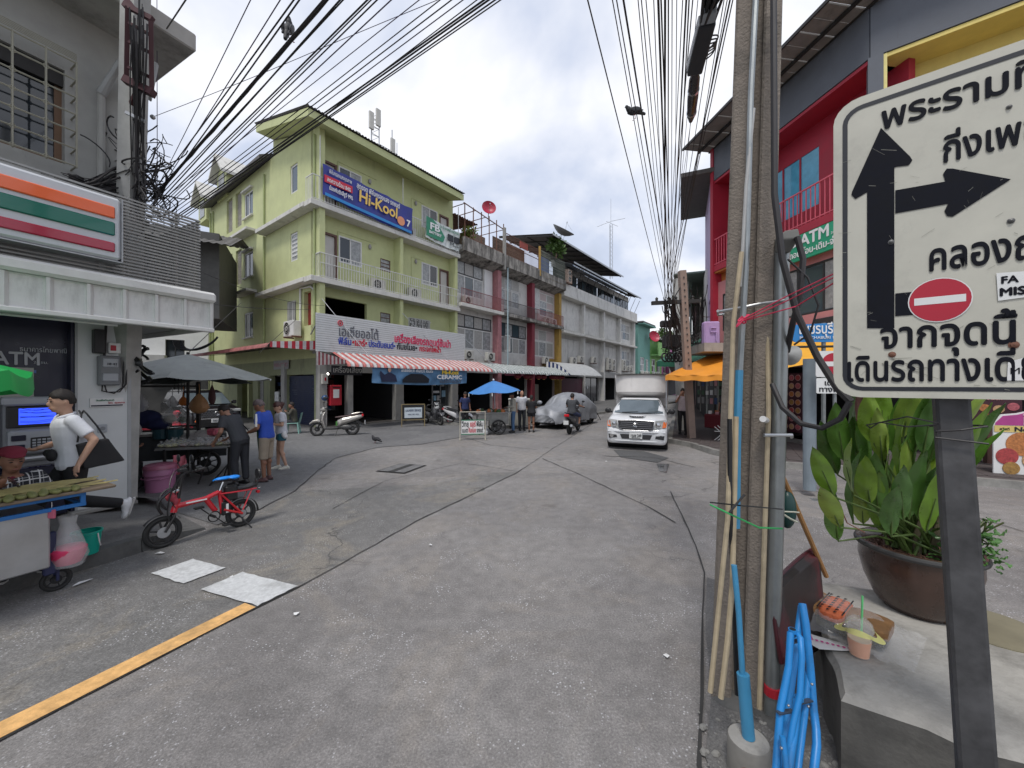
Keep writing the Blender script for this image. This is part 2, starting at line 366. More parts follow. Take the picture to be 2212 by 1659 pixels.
def rails(mb,p,q,z0,z1,n,w_=0.018,top=0.03,m=None,mid=None):
 p,q=V(p),V(q);U=V((0,0,1))
 mb.bar(p+U*z1,q+U*z1,top,m=m);mb.bar(p+U*(z0+0.06),q+U*(z0+0.06),top*0.8,m=m)
 if mid:mb.bar(p+U*mid,q+U*mid,top*0.8,m=m)
 for i in range(n+1):
  c=p.lerp(q,i/n);mb.bar(c+U*z0,c+U*z1,w_,m=m)
def window(parent,F,x0,x1,z0,z1,y=0.06,fm=None,gm=None,nx=2,nz=1,sill=None,fw=0.05,name='window',transom=None,label=None):
 """frame set into an opening; every pane is a sub-part of its window"""
 fm=fm or white;gm=gm or glassd
 mb=MB(F);d=0.05
 mb.box(x0,x1,y,y+d,z0,z0+fw);mb.box(x0,x1,y,y+d,z1-fw,z1)
 mb.box(x0,x0+fw,y,y+d,z0+fw,z1-fw);mb.box(x1-fw,x1,y,y+d,z0+fw,z1-fw)
 zc=[z0+fw,z1-fw]
 if transom:zc=[z0+fw,transom,z1-fw]
 elif nz>1:zc=[z0+fw+(z1-z0-2*fw)*j/nz for j in range(nz+1)]
 xc=[x0+fw+(x1-x0-2*fw)*i/nx for i in range(nx+1)]
 for i in range(1,nx):mb.box(xc[i]-fw/2,xc[i]+fw/2,y+0.002,y+d-0.002,z0+fw,z1-fw)
 for j in range(1,len(zc)-1):mb.box(x0+fw,x1-fw,y+0.004,y+d-0.004,zc[j]-fw/2,zc[j]+fw/2)
 o=ob(name,mb,fm,parent,label=label)
 for i in range(nx):
  for j in range(len(zc)-1):
   g=gm[(i+j)%len(gm)]if isinstance(gm,list)else gm
   ob('pane',MB(F).box(xc[i],xc[i+1],y+0.025+0.004*(i%2),y+0.032+0.004*(i%2),zc[j],zc[j+1]),g,o)
 if sill:ob('sill',MB(F).box(x0-0.08,x1+0.08,-0.12,y,z0-0.07,z0),sill,o)
 return o
def rot_face(ang,org=(0,0,0)):return MX.Translation(V(org))@MX.Rotation(R(ang),4,'Z')
def ac_unit(label,loc,rz,sc_=1.0,group='air conditioner outdoor units on the buildings',m=None,two=False):
 r_=root('air_conditioner',label,'air conditioner',loc,rz,group);r_.scale=(sc_,)*3
 h=1.2 if two else 0.58
 ob('casing',MB().cbox(-0.4,0.4,-0.15,0.15,0,h,0.02),m or AC,r_)
 for cz in([0.29]if not two else[0.32,0.88]):
  ob('fan_grille',MB().cyl((-0.08,-0.152,cz),(-0.08,-0.165,cz),0.235,n=20,m=black).wheel_ring((-0.08,-0.17,cz),(0,1,0),0.235,0.012,20,5,m=AC).wheel_ring((-0.08,-0.172,cz),(0,1,0),0.15,0.006,16,4,m=AC).wheel_ring((-0.08,-0.172,cz),(0,1,0),0.07,0.02,12,4,m=AC),None,r_)
 for x in(-0.33,0.33):ob('bracket',MB().box(x-0.02,x+0.02,-0.17,0.2,-0.05,0),rust,r_)
 return r_
AC=M('ac_casing',(0.50,0.49,0.45),0.5,var=0.12,grime=0.2)
def scallop_awning(name,label,F,x0,x1,y_in,y_out,z_in,z_out,m,parent=None,n=None,drop=0.09,loc=(0,0,0),rz=0,group=None,amp=0.035):
 """corrugated sheet awning curling over at its front lip"""
 n=n or int((x1-x0)/0.17);k=6;mb=MB(F)
 def fn(a,b):
  x=x0+(x1-x0)*a;w_=math.cos(a*n*2*math.pi)*amp
  if b<0.8:t=b/0.8;return(x,y_in+(y_out-y_in)*t,z_in+(z_out+0.1-z_in)*t+w_)
  t=(b-0.8)/0.2;an=t*math.pi/2
  return(x,y_out-0.12*math.sin(an)-w_*math.sin(an),z_out+0.1-0.1*(1-math.cos(an))-0.08*t+w_*math.cos(an))
 mb.grid(fn,n*k,12)
 r_=root(name,label,'awning',loc,rz,group)
 ob('sheet',mb,m,r_,smooth=True,ang=60)
 fr=MB(F);nb=max(2,int((x1-x0)/2.2))
 for i in range(nb+1):
  x=x0+0.1+(x1-x0-0.2)*i/nb
  fr.bar((x,y_in,z_in-0.06),(x,y_out,z_out+0.03),0.03)
 fr.bar((x0,y_out+0.05,z_out+0.02),(x1,y_out+0.05,z_out+0.02),0.03);fr.bar((x0,y_in-0.02,z_in-0.07),(x1,y_in-0.02,z_in-0.07),0.03)
 ob('frame',fr,iron,r_);return r_
# ---------------------------------------------------------------- ground, roads, kerbs
asph=mat_asphalt('road_concrete',(0.160,0.151,0.146),(0.245,0.233,0.223),(0.255,0.228,0.198),0.9)
asph2=mat_asphalt('lane_asphalt',(0.13,0.128,0.124),(0.19,0.183,0.175),(0.27,0.235,0.18),0.9)
asph3=mat_asphalt('forecourt_concrete',(0.115,0.114,0.116),(0.165,0.163,0.162),(0.20,0.20,0.195),0.3)
pavm=mat_asphalt('pavement_concrete',(0.11,0.108,0.105),(0.15,0.145,0.14),(0.07,0.068,0.066),0.2)
kerbm=M('kerb_concrete',(0.10,0.10,0.097),0.9,var=0.3,scale=5,grime=0.5,streak=False,bump=0.5,bscale=25)
kerbl=M('kerb_pale',(0.22,0.215,0.20),0.9,var=0.3,scale=5,grime=0.3,streak=False,bump=0.4,bscale=25)
def sheet(name,pts,z,m,z1=None,**k):
 mb=MB();mb.poly([(p[0],p[1],z if len(p)<3 else p[2])for p in pts]);return ob(name,mb,m,kind='structure',**k)
S=320
ob('ground',MB().poly([(-S,-S,0),(S,-S,0),(S,S,0),(-S,S,0)]),asph,kind='structure')
def G2(u,v):p=gp(u,v);return(p.x,p.y)
# lane on the left of the long joint, worn brownish
ln=[G2(0,1602),G2(270,1462),G2(552,1315),G2(640,1273),G2(900,1127),G2(1120,1020)]
ext=V(ln[0])-V(ln[1]);a0=V(ln[0])+ext.normalized()*8
sheet('road_lane',[tuple(a0)]+ln+[(-0.5,8.6),(-1.6,7.7),G2(639,1062),G2(562,1103),G2(469,1137),(-4.30,4.8),(-4.72,3.9),(-8.4,-3.6)],0.004,asph2)
arc=[G2(469,1135),G2(562,1101),G2(639,1060),G2(680,1024),G2(722,991),G2(816,967),G2(910,960),G2(1003,944)]
FX,FY=V((0.599,0.801)),V((-0.801,0.599));C0=V((-8.7,17.4))
def LG(x,y):p=C0+FX*x+FY*y;return(p.x,p.y)
sheet('forecourt',arc+[LG(4.5,-6.85),LG(4.5,3),LG(0,3),LG(0,20),(-30,20),(-12,6.5),(-6.6,6.7)],0.008,asph3)
def strip(name,pts,wd,z,m,jit=0.012,seg=0.25):
 out=[]
 for a,b in zip(pts[:-1],pts[1:]):
  a,b=V(a),V(b);n=max(1,int((b-a).length/seg))
  for i in range(n):out.append(a.lerp(b,i/n))
 out.append(V(pts[-1]));l=[];r_=[]
 for i,p in enumerate(out):
  d=(out[min(i+1,len(out)-1)]-out[max(i-1,0)]).normalized();nrm=V((-d.y,d.x))
  w1=wd/2*(0.6+0.8*random.random());p=p+nrm*random.uniform(-jit,jit)
  l.append(p+nrm*w1);r_.append(p-nrm*w1)
 mb=MB()
 for i in range(len(out)-1):mb.add([(*l[i],z),(*r_[i],z),(*r_[i+1],z),(*l[i+1],z)],[(0,1,2,3)])
 return ob(name,mb,m,kind='structure')
crk=M('tar_joint',(0.035,0.034,0.033),0.9,var=0.3)
strip('road_joint',[tuple(a0)]+ln+[G2(1190,972),G2(1260,928),G2(1312,895)],0.014,0.012,crk)
strip('road_joint',arc,0.016,0.013,crk,0.03)
strip('road_joint',[G2(1171,991),G2(1248,1024),G2(1400,1095),G2(1460,1130)],0.02,0.012,crk)
strip('road_joint',[G2(1160,972),G2(1060,962),G2(1003,945)],0.02,0.012,crk)
strip('road_joint',[G2(1448,1063),G2(1466,1100),G2(1503,1180),G2(1522,1240),G2(1517,1400),G2(1512,1659),(0.8,1.2)],0.018,0.014,crk,0.006)
strip('road_joint',[G2(720,1100),G2(830,1040),G2(1000,1000),G2(1120,1020)],0.012,0.013,crk)
strip('road_joint',[G2(1668,1060),G2(1760,1062),G2(2000,1085),G2(2212,1150)],0.02,0.012,crk)
strip('road_joint',[G2(1300,985),G2(1420,990),G2(1500,1010)],0.03,0.012,crk,0.05)
ptch=M('patched_asphalt',(0.09,0.09,0.09),0.9,var=0.3,scale=20,bump=0.4)
sheet('road_patch',[G2(1325,972),G2(1390,975),G2(1445,990),G2(1420,1000),G2(1340,988)],0.012,ptch)
puddle=M('wet_patch',(0.05,0.05,0.05),0.15,var=0.2)
sheet('road_patch',[G2(1418,1002),G2(1446,1003),G2(1440,1022),G2(1424,1018)],0.012,puddle)
ymat=M('yellow_road_paint',(0.72,0.42,0.16),0.7,var=0.25,scale=18,grime=0.42,gcol=(0.20,0.14,0.07),streak=False,bump=0.3,bscale=120)
wmat=M('white_road_paint',(0.56,0.57,0.57),0.7,var=0.2,scale=25,grime=0.62,gcol=(0.27,0.27,0.26),streak=False,bump=0.3,bscale=120)
y0_,y1_=V(G2(0,1600)),V(G2(552,1315));y2_,y3_=V(G2(529,1306)),V(G2(0,1565))
sheet('road_marking',[tuple(y0_+(y0_-y1_)*1.5),tuple(y1_),tuple(y2_),tuple(y3_+(y3_-y2_)*1.5)],0.016,ymat)
def worn(pts,n=9,j=0.007):
 o_=[]
 for i,p in enumerate(pts):
  q=V(pts[(i+1)%len(pts)]);p=V(p)
  for k in range(n):o_.append(tuple(p.lerp(q,k/n)+V((random.uniform(-j,j),random.uniform(-j,j)))))
 return o_
sheet('road_marking',worn([G2(327,1241),G2(396,1264),G2(487,1229),G2(417,1210)]),0.016,wmat)
sheet('road_marking',worn([G2(434,1277),G2(556,1313),G2(642,1270),G2(524,1239)]),0.020,wmat)
# left pavement with kerb, ramped down at the corner
tdir,ndir=V((0.459,0.889)),V((-0.889,0.459))
k0=V((-4.69,3.97));kb=k0-tdir*9;k1=V((-4.40,4.57));k2=V((-4.22,5.30))
mb=MB()
mb.poly([(*kb,0.16),(*k0,0.16),(*k1,0.15),(*(k1+ndir*4.5),0.15),(*(kb+ndir*5.5),0.16)])
mb.poly([(*k1,0.15),(*k2,0.012),(*(k2+V((-2.3,1.5))),0.012),(*(k1+ndir*1.5+tdir*1.0),0.15),(*(k1+ndir*4.5),0.15)])
ob('pavement',mb,pavm,kind='structure')
def kerb(name,pts,z0,z1,wd=0.16,m=None,seg=1.0,outer=1):
 """kerb stones laid end to end; each stone is a part"""
 r_=props(bpy.data.objects.new(name,None),kind='structure');COL.objects.link(r_)
 for a,b in zip(pts[:-1],pts[1:]):
  a,b=V(a),V(b);L=(b-a).length;n=max(1,int(round(L/seg)));d=(b-a)/n;nn=V((-d.y,d.x)).normalized()*wd*outer
  for i in range(n):
   p,q=a+d*i+d.normalized()*0.006,a+d*(i+1)-d.normalized()*0.006;j=random.uniform(-0.006,0.006)
   ti=z1 if not callable(z1)else z1(p);tj=z1 if not callable(z1)else z1(q)
   mb=MB();vs_=[(*p,z0),(*q,z0),(*(q+nn),z0),(*(p+nn),z0),(*(p+nn*0.1),ti+j),(*(q+nn*0.1),tj+j),(*(q+nn),tj+j),(*(p+nn),ti+j)]
   mb.add(vs_,[(0,3,2,1),(4,5,6,7),(0,1,5,4),(1,2,6,5),(2,3,7,6),(3,0,4,7)])
   ob('kerb_stone',mb,m,r_)
 return r_
nrm_out=V((0.889,-0.459))*0.02
kerb('kerb',[tuple(kb+nrm_out),tuple(k0+nrm_out),tuple(k1+nrm_out)],-0.02,0.168,0.17,kerbm,1.0)
kerb('kerb',[tuple(k1+nrm_out),tuple(k2+nrm_out)],-0.02,lambda p:0.168-0.14*min(1,max(0,(V(p)-k1).length/0.75)),0.17,kerbm,0.38)
# pavement in front of the shophouse row
sheet('pavement',[LG(4.6,-6.72),LG(60,-6.72),LG(60,0.5),LG(4.6,0.5)],0.13,pavm)
kerb('kerb',[LG(4.5,-6.85),LG(44,-6.85)],-0.02,0.14,0.14,kerbl,1.0)
kerb('kerb',[LG(4.5,0.0),LG(4.5,-6.85)],-0.02,0.14,0.14,kerbl,1.0,1)
# right pavement round the corner, with dark red tiles
tile=M('red_paving_tile',(0.085,0.07,0.068),0.8,var=0.35,scale=8,grime=0.4,streak=False)
Rd=V((0.40,0.916))
rc=[tuple(V((5.27,13.1))+Rd*60),(5.27,13.1),G2(1490,966),G2(1533,981),(5.85,10.2),G2(1686,1011),(7.6,8.58),G2(2103,1048),tuple(V(G2(2103,1048))+V((0.866,-0.5))*14)]
inn=V((0.35,0.35))
sheet('pavement',[tuple(V(p)+V((0.13,0.12)))for p in rc]+[(40,10),(45,70)],0.135,tile)
kerb('kerb',rc[1:],-0.02,0.145,0.17,kerbl,0.8)
kerb('kerb',[tuple(V((5.27,13.1))+Rd*30),(5.27,13.1)],-0.02,0.145,0.17,kerbl,1.0)
# tiles one by one where the photo shows them
tr=props(bpy.data.objects.new('paving',None),kind='structure');COL.objects.link(tr)
tme=mesh_of(MB().box(-0.145,0.145,-0.145,0.145,-0.02,0.012),'paving_tile',tile)
def inpoly(p,P):
 c=False
 for i in range(len(P)):
  a,b=P[i],P[i-1]
  if(a[1]>p[1])!=(b[1]>p[1])and p[0]<(b[0]-a[0])*(p[1]-a[1])/(b[1]-a[1])+a[0]:c=not c
 return c
PP=[(5.75,12.9),(5.85,11.5),(6.1,10.5),(6.75,9.5),(9.4,7.95),(11.5,6.8),(12.5,8.2),(9.6,10.0),(8.6,13.5),(7.0,13.5)]
cnt=0
for i in range(-14,40):
 for j in range(-14,40):
  p=V((6.0,9.0))+V((0.866,-0.5))*0.3*i+V((0.5,0.866))*0.3*j
  if cnt<290 and inpoly(p,PP):
   o=bpy.data.objects.new('paving_tile',tme);COL.objects.link(o);o.parent=tr;cnt+=1
   o.location=(p.x,p.y,0.136+random.uniform(-0.002,0.003));o.rotation_euler=(random.uniform(-.01,.01),random.uniform(-.01,.01),R(-30))
# near corner pavement, flush concrete with broken edge
sheet('pavement',[(0.86,0.4),(1.03,2.05),(1.30,2.5),(1.56,3.1),(2.0,3.95),(2.45,3.6),(2.75,3.15),(4.3,2.0),(5.5,-2),(0.86,-2)],0.016,pavm)
# drain cover
dc=root('drain_cover','rectangular drain cover with a slotted middle set in the road','drain cover',(0,0,0))
q=[gp(811,1019),gp(874,1024),gp(922,1006),gp(865,1002)]
mb=MB();mb.poly([p+V((0,0,0.012))for p in q]);ob('rim',mb,iron,dc)
c=sum(q,V())/4
for s0,s1 in((0.06,0.40),(0.60,0.94)):
 P=lambda a,b:(q[0].lerp(q[3],a)).lerp(q[1].lerp(q[2],a),b)+V((0,0,0.02))
 ob('cover_plate',MB().poly([P(0.05,s0),P(0.05,s1),P(0.95,s1),P(0.95,s0)][::-1]),asph3,dc)
mb=MB()
for i in range(12):
 a=0.06+0.88*i/12
 mb.poly([P(a,0.42),P(a,0.58),P(a+0.035,0.58),P(a+0.035,0.42)][::-1])
ob('grate',mb,kerbm,dc)
# ---------------------------------------------------------------- green corner building
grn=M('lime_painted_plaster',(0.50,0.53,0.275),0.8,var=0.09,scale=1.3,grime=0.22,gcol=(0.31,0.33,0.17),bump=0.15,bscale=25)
grw=M('grimy_white_slab',(0.58,0.57,0.53),0.8,var=0.12,grime=0.35,gcol=(0.16,0.15,0.13))
roofm=M('grey_roof_tile',(0.12,0.115,0.11),0.8,var=0.2,grime=0.4)
doorw=M('white_door',(0.55,0.53,0.50),0.6,var=0.06);brownf=M('brown_door_frame',(0.12,0.06,0.045),0.6)
vent=M('breeze_block',(0.42,0.40,0.36),0.85,var=0.15,grime=0.3)
curt=M('curtain_behind_glass',(0.30,0.31,0.31),0.25,var=0.3,scale=5)
g_=root('apartment_building','lime green four storey corner building with white balcony slabs','building',(*C0,0),R(53.2))
FL=rot_face(-90)
W8=8.8
fl=[(3.4,6.8),(6.8,10.2),(10.2,13.7)]
mb=MB();ww=[];RY=0.6
holes=[]
for z0,z1 in fl[1:]:
 holes+=[(0.36,1.10,z0+0.12,z0+2.35),(1.22,2.45,z0+1.15,z0+2.45),(3.55,4.18,z0+1.3,z0+1.95),(4.62,5.05,z0+1.3,z0+1.95),(6.35,7.6,z0+1.15,z0+2.45),(7.8,8.5,z0+0.12,z0+2.35)]
holes+=[(0.25,2.75,4.9,6.15),(3.55,4.18,5.3,5.85),(4.62,5.0,5.1,5.85),(5.4,7.0,4.75,5.85)]
wall(mb,0.0,W8,3.4,13.9,holes,RY,0.2)
ob('front_wall',mb,grn,g_)
mb=MB(FL)
lh=[]
for z0 in(8.05,11.4):lh.append((-2.9,-2.15,z0,z0+1.4))
lh+=[(-3.2,-2.3,4.9,6.1)]
for z0 in(8.2,11.7,4.7):lh+=[(-8.85,-7.6,z0,z0+1.45)]
for z0 in(8.0,11.5):lh+=[(-10.25,-9.3,z0,z0+2.1),(-11.8,-10.8,z0,z0+2.1)]
lh+=[(-1.5,-0.55,4.75,6.35)]
wall(mb,-15.0,0.0,3.2,14.0,lh,0.0,0.25);ob('side_wall',mb,grn,g_)
mb=MB(FL)
mb.box(-17.6,-15.02,0.5,0.8,0,13.0);ob('rear_wall',mb,grn,g_)
mb=MB();mb.box(0.27,W8,9.0,9.2,0,13.8);mb.box(W8-0.02,W8+0.18,0.65,15,3.2,14.2);mb.box(0.27,W8-0.03,14.9,15.1,0,14);ob('party_wall',mb,grn,g_)
for i,z0 in enumerate([3.3,6.72,10.12,13.6]):ob('floor_slab',MB().box(0.26,W8-0.03,0.82,8.98,z0,z0+0.1),dark,g_)
for z0,z1 in fl:
 for x in(0.0,4.4,W8-0.22):
  w0=0.12 if x==0 else 0.2
  if x>4.5 and z0>10:continue
  if z0<10:ob('fin',MB().box(x+0.005,x+w0,0.02,RY-0.004,z0,z1-0.16),grn,g_)
for z in(6.8,10.2):
 ob('balcony_slab',MB().cbox(-0.45,W8+0.1,-0.12,RY+0.1,z-0.2,z+0.04,0.012),grw,g_)
 ob('ledge',MB().cbox(-0.5,-0.002,0.5,5.9,z-0.17,z+0.03,0.012),grw,g_)
 ob('ledge',MB(FL).cbox(-9.6,-7.0,-0.55,0,z+0.35,z+0.5,0.012),grw,g_)
for z in(8.2,11.7):
 ob('window_hood',MB(FL).cbox(-9.0,-7.55,-0.16,0,z+1.5,z+1.6,0.01),grw,g_)
# door/window sets
for z0,z1 in fl[1:]:
 for(a,b)in((0.36,1.10),(7.8,8.5)):
  d_=ob('door',MB().box(a+0.05,b-0.05,RY+0.08,RY+0.12,z0+0.12,z0+2.3),doorw,g_)
  ob('frame',MB().box(a-0.04,a+0.05,RY-0.03,RY+0.14,z0+0.1,z0+2.4).box(b-0.05,b+0.04,RY-0.03,RY+0.14,z0+0.1,z0+2.4).box(a-0.04,b+0.04,RY-0.032,RY+0.14,z0+2.3,z0+2.4),brownf,d_)
  ob('handle',MB().ball((a+0.12,RY+0.05,z0+1.15),0.03,8,6),steel,d_)
 F0=MX.Translation(V((0,RY,0)))
 window(g_,F0,1.22,2.45,z0+1.15,z0+2.45,-0.02,white,[glassd,curt],2,fw=0.07)
 window(g_,F0,6.35,7.6,z0+1.15,z0+2.45,-0.02,white,[curt,glassd],2,fw=0.07)
 for a,b in((3.55,4.18),(4.62,5.05)):window(g_,F0,a,b,z0+1.3,z0+1.95,0.0,brownf,curt,1,3,fw=0.04)
 for x in(2.9,5.9):ob('wall_lamp',MB().ball((x,RY-0.05,z0+2.35),(0.09,0.06,0.14),10,6),M('lamp_shade',(0.3,0.29,0.27),0.4),g_)
 ob('conduit',MB().bar((1.18,RY-0.02,z0+0.2),(1.18,RY-0.02,z0+2.62),0.02).bar((1.18,RY-0.02,z0+2.62),(3.3,RY-0.02,z0+2.62),0.02).bar((5.6,RY-0.02,z0+0.3),(5.6,RY-0.02,z0+2.55),0.02).bar((5.6,RY-0.02,z0+2.55),(6.6,RY-0.02,z0+2.55),0.02),grn,g_)
F0=MX.Translation(V((0,RY,0)))
window(g_,F0,3.55,4.18,5.3,5.85,0.0,brownf,curt,1,2,fw=0.04);window(g_,F0,4.62,5.0,5.1,5.85,0.0,brownf,glassb,1,2,fw=0.04)
wg=window(g_,F0,5.4,7.0,4.75,5.85,0.02,white,glassd,3,fw=0.05,label='barred window behind the shop sign')
mb=MB(F0);rr_=random.Random(3)
for i in range(16):
 x=5.45+i*0.1;mb.bar((x,-0.05,4.75),(x,-0.05,5.85),0.022)
 for k in range(3):z=4.85+0.35*k+(0.17 if i%2 else 0);mb.bar((x,-0.05,z),(x+0.1,-0.05,z),0.03)
ob('security_bars',mb,white,wg)
for a,b,c_,d_ in lh:
 if b-a<0.9 and a>-3.5:window(g_,FL,a,b,c_,d_,0.04,white,[glassb]if c_>10 else[curt],1,1 if c_>10 else 6,fw=0.09)
 elif a<-9.2:
  v_=MB(FL);v_.box(a,b,0.14,0.17,c_,d_);nn=9
  for i in range(7):
   for k in range(14):
    x=a+(b-a)*(i+0.5)/7;z=c_+(d_-c_)*(k+0.5)/14
    v_.wheel_ring((x+(0.03 if k%2 else-0.03),0.1,z),(0,1,0),0.055,0.014,6,3)
  ob('breeze_block_screen',v_,vent,g_,kind='stuff')
 elif a<-7:window(g_,FL,a,b,c_,d_,0.03,white,[glassd,glassb],2,fw=0.08,sill=grw)
 elif a<-2.0:
  wz=window(g_,FL,a,b,c_,d_,0.03,white,glassd,2,fw=0.05);mb=MB(FL)
  for i in range(9):mb.bar((a+0.1*i+0.05,-0.03,c_),(a+0.1*i+0.05,-0.03,d_),0.02)
  ob('security_bars',mb,white,wz)
# side door recess, red panel
ob('door',MB(FL).box(-1.5,-0.55,0.2,0.24,4.75,6.35),M('red_door',(0.22,0.02,0.02),0.5),g_,label='red door in the side recess')
# railings
mb=MB();rails(mb,(-0.02,-0.08,0),(W8,-0.08,0),6.84,7.95,64,0.018,0.035,mid=7.5);rails(mb,(-0.02,-0.08,0),(-0.02,0.55,0),6.84,7.95,5,0.018,0.035)
ob('balcony_railing',mb,white,g_,kind='stuff')
mb=MB();rails(mb,(-0.35,-0.08,0),(W8,-0.08,0),10.24,11.35,66,0.018,0.035);rails(mb,(-0.35,-0.08,0),(-0.35,0.55,0),10.24,11.35,5,0.018,0.035)
for x in(-0.02,4.5,8.75):mb.bar((x,-0.08,10.24),(x,-0.08,13.2),0.03)
ob('balcony_railing',mb,white,g_,kind='stuff')
# drain pipes
pip=M('painted_pipe',(0.33,0.38,0.17),0.6,grime=0.2)
for x,za,zb in[(x,a,b)for x in(-5.9,-0.35)for a,b in((13.4,10.3),(10.0,6.9),(6.6,3.9))]+[(-14.2,13.6,3.2),(-14.7,13.6,3.2)]:ob('drainpipe',MB(FL).tube([(x,-0.07,za),(x,-0.07,zb)],0.05,8),pip,g_)
ob('drainpipe',MB(FL).tube([(-0.35,-0.07,6.3),(-0.7,-0.07,6.5),(-1.7,-0.07,6.55),(-1.7,-0.07,4.3)],0.05,8),white,g_)
# roofs: front block mono-pitch, rear block lower with dormers
mb=MB()
mb.add([(-0.8,-0.6,13.45),(8.7,-0.6,13.45),(8.7,4.9,14.9),(-0.8,4.9,14.9),(-0.8,-0.6,13.80),(8.7,-0.6,13.80),(8.7,4.9,15.25),(-0.8,4.9,15.25)],[(0,3,2,1),(4,5,6,7),(0,1,5,4),(1,2,6,5),(2,3,7,6),(3,0,4,7)])
rf=ob('roof',mb,grn,g_)
mb=MB()
def ft(a,b):x=-0.86+9.62*a;y=-0.72+5.7*b;return(x,y,13.88+(y+0.6)*0.2636+0.03*math.cos(a*60*2*math.pi))
mb.grid(ft,240,2);ob('roof_sheet',mb,roofm,rf)
ob('upper_side_wall',MB().prism([(0.0,13.4),(0.02,13.5),(4.9,14.85),(4.9,13.4)],0.003,0.25,axis='x').prism([(0.62,13.6),(4.9,14.85),(4.9,13.6)],8.4,8.6,axis='x').box(0.26,8.4,4.6,4.8,13.6,14.85),grn,g_)
mb=MB();mb.add([(-0.55,5.2,13.8),(-0.55,15,13.8),(4.4,15,16.4),(4.4,5.2,16.4),(-0.55,5.2,14.0),(-0.55,15,14.0),(4.4,15,16.6),(4.4,5.2,16.6),(9,5.2,13.9),(9,15,13.9)],[(0,1,2,3),(4,7,6,5),(0,4,5,1),(1,5,6,2),(0,3,7,4),(7,8,9,6),(3,8,7),(2,6,9)])
ob('rear_roof',mb,roofm,g_)
for y0,sc_ in((11.5,1.0),(15.4,1.0)):
 dm=MB();zz=13.9 if y0<12 else 13.4
 dm.prism([(y0,zz),(y0+1.7,zz),(y0+1.7,zz+1.6),(y0+0.85,zz+2.5),(y0,zz+1.6)],-0.1,3.0,axis='x')
 d_=ob('dormer',dm,grn,g_)
 ob('dormer_roof',MB().prism([(y0-0.35,zz+1.25),(y0+0.85,zz+2.55),(y0+2.05,zz+1.25),(y0+2.05,zz+1.45),(y0+0.85,zz+2.75),(y0-0.35,zz+1.45)],-0.5,3.1,axis='x'),grw,d_)
 ob('dormer_window',MB().box(-0.14,-0.1,y0+0.35,y0+1.35,zz+0.3,zz+1.5),curt,d_)
# ground floor: columns, beams, dark shops
colm=M('painted_column',(0.34,0.335,0.32),0.7,var=0.12,grime=0.35)
for q_ in((0.0,0.34,0.0,0.35,0,3.39),(1.38,1.66,0.05,0.35,0,3.0),(4.12,4.62,0.0,0.35,0,3.39),(8.3,8.8,0.0,0.35,0,3.39)):ob('column',MB().box(*q_),colm,g_)
ob('shop_beam',MB().box(0.34,4.12,0.03,0.33,2.55,3.4).box(4.62,8.3,0.03,0.33,2.55,3.4).box(-0.02,8.82,0.0,0.62,3.4,3.55),colm,g_)
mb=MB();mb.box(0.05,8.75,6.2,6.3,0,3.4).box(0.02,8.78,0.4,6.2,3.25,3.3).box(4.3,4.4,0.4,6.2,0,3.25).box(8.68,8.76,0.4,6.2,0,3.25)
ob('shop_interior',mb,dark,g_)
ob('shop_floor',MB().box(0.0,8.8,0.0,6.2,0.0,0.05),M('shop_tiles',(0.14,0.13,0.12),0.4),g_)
# side ground wall: pale plaster, openings with deep blue shutter and louvres
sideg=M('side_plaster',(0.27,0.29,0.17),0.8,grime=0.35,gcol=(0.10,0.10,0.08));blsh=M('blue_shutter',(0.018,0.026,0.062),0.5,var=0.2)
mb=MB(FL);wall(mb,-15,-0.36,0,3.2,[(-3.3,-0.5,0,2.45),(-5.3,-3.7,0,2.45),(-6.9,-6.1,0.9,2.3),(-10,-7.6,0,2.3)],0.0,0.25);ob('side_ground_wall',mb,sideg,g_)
mb=MB(FL)
for k in range(24):mb.box(-3.3,-0.5,0.12+0.01*(k%2),0.16,0.1*k,0.1*k+0.092)
ob('roller_shutter',mb,blsh,g_)
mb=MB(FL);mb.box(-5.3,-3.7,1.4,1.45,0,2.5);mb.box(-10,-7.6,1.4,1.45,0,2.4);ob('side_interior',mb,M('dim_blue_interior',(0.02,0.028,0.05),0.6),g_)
mb=MB(FL)
for k in range(18):mb.box(-6.9,-6.1,0.1+0.02*(k%2),0.15,0.9+0.075*k,0.96+0.075*k)
ob('louvre',mb,colm,g_)
ob('column',MB(FL).box(-3.7,-3.3,-0.12,0.0,0,3.0),colm,g_)
ob('noticeboard',MB(FL).box(-4.6,-4.15,-0.05,-0.0,1.1,1.6),paper,g_)
# ---------------------------------------------------------------- white shop sign on slats
sg=root('shop_sign','long white slatted shop sign with blue and red Thai lettering over the forecourt','sign',(*C0,0),R(53.2))
slm=M('white_sign_slat',(0.60,0.62,0.62),0.5,var=0.06,grime=0.12)
for k in range(17):
 z=3.4+0.0975*k;ob('slat',MB().box(-0.62,8.43,-0.93,-0.90,z,z+0.084),slm,sg)
ob('backing',MB().box(-0.62,8.43,-0.895,-0.86,3.4,5.05),M('sign_backing',(0.16,0.16,0.16),0.7),sg)
mb=MB()
for x in(-0.4,3.0,5.6,8.3):mb.bar((x,-0.84,4.9),(x,0.0,4.2),0.04);mb.bar((x,-0.84,3.5),(x,0.0,3.5),0.04)
for x0,x1 in((0.05,1.3),(4.45,6.2),(8.5,9.9)):mb.tube([(x0,-0.1,5.85 if x0<5 else 5.4),(x1,-2.0,3.15)],0.016,5)
ob('stay',mb,steel,sg)
text('เอเซียออโต้',0.62,M('faded_grey_letter',(0.12,0.13,0.15),0.5),sg,(0.35,-0.945,4.15),width=2.0,bold=0.008,ext=0.01)
text('ฟิล์ม',0.42,inkb,sg,(0.35,-0.945,3.78),width=0.62,bold=0.02,ext=0.01)
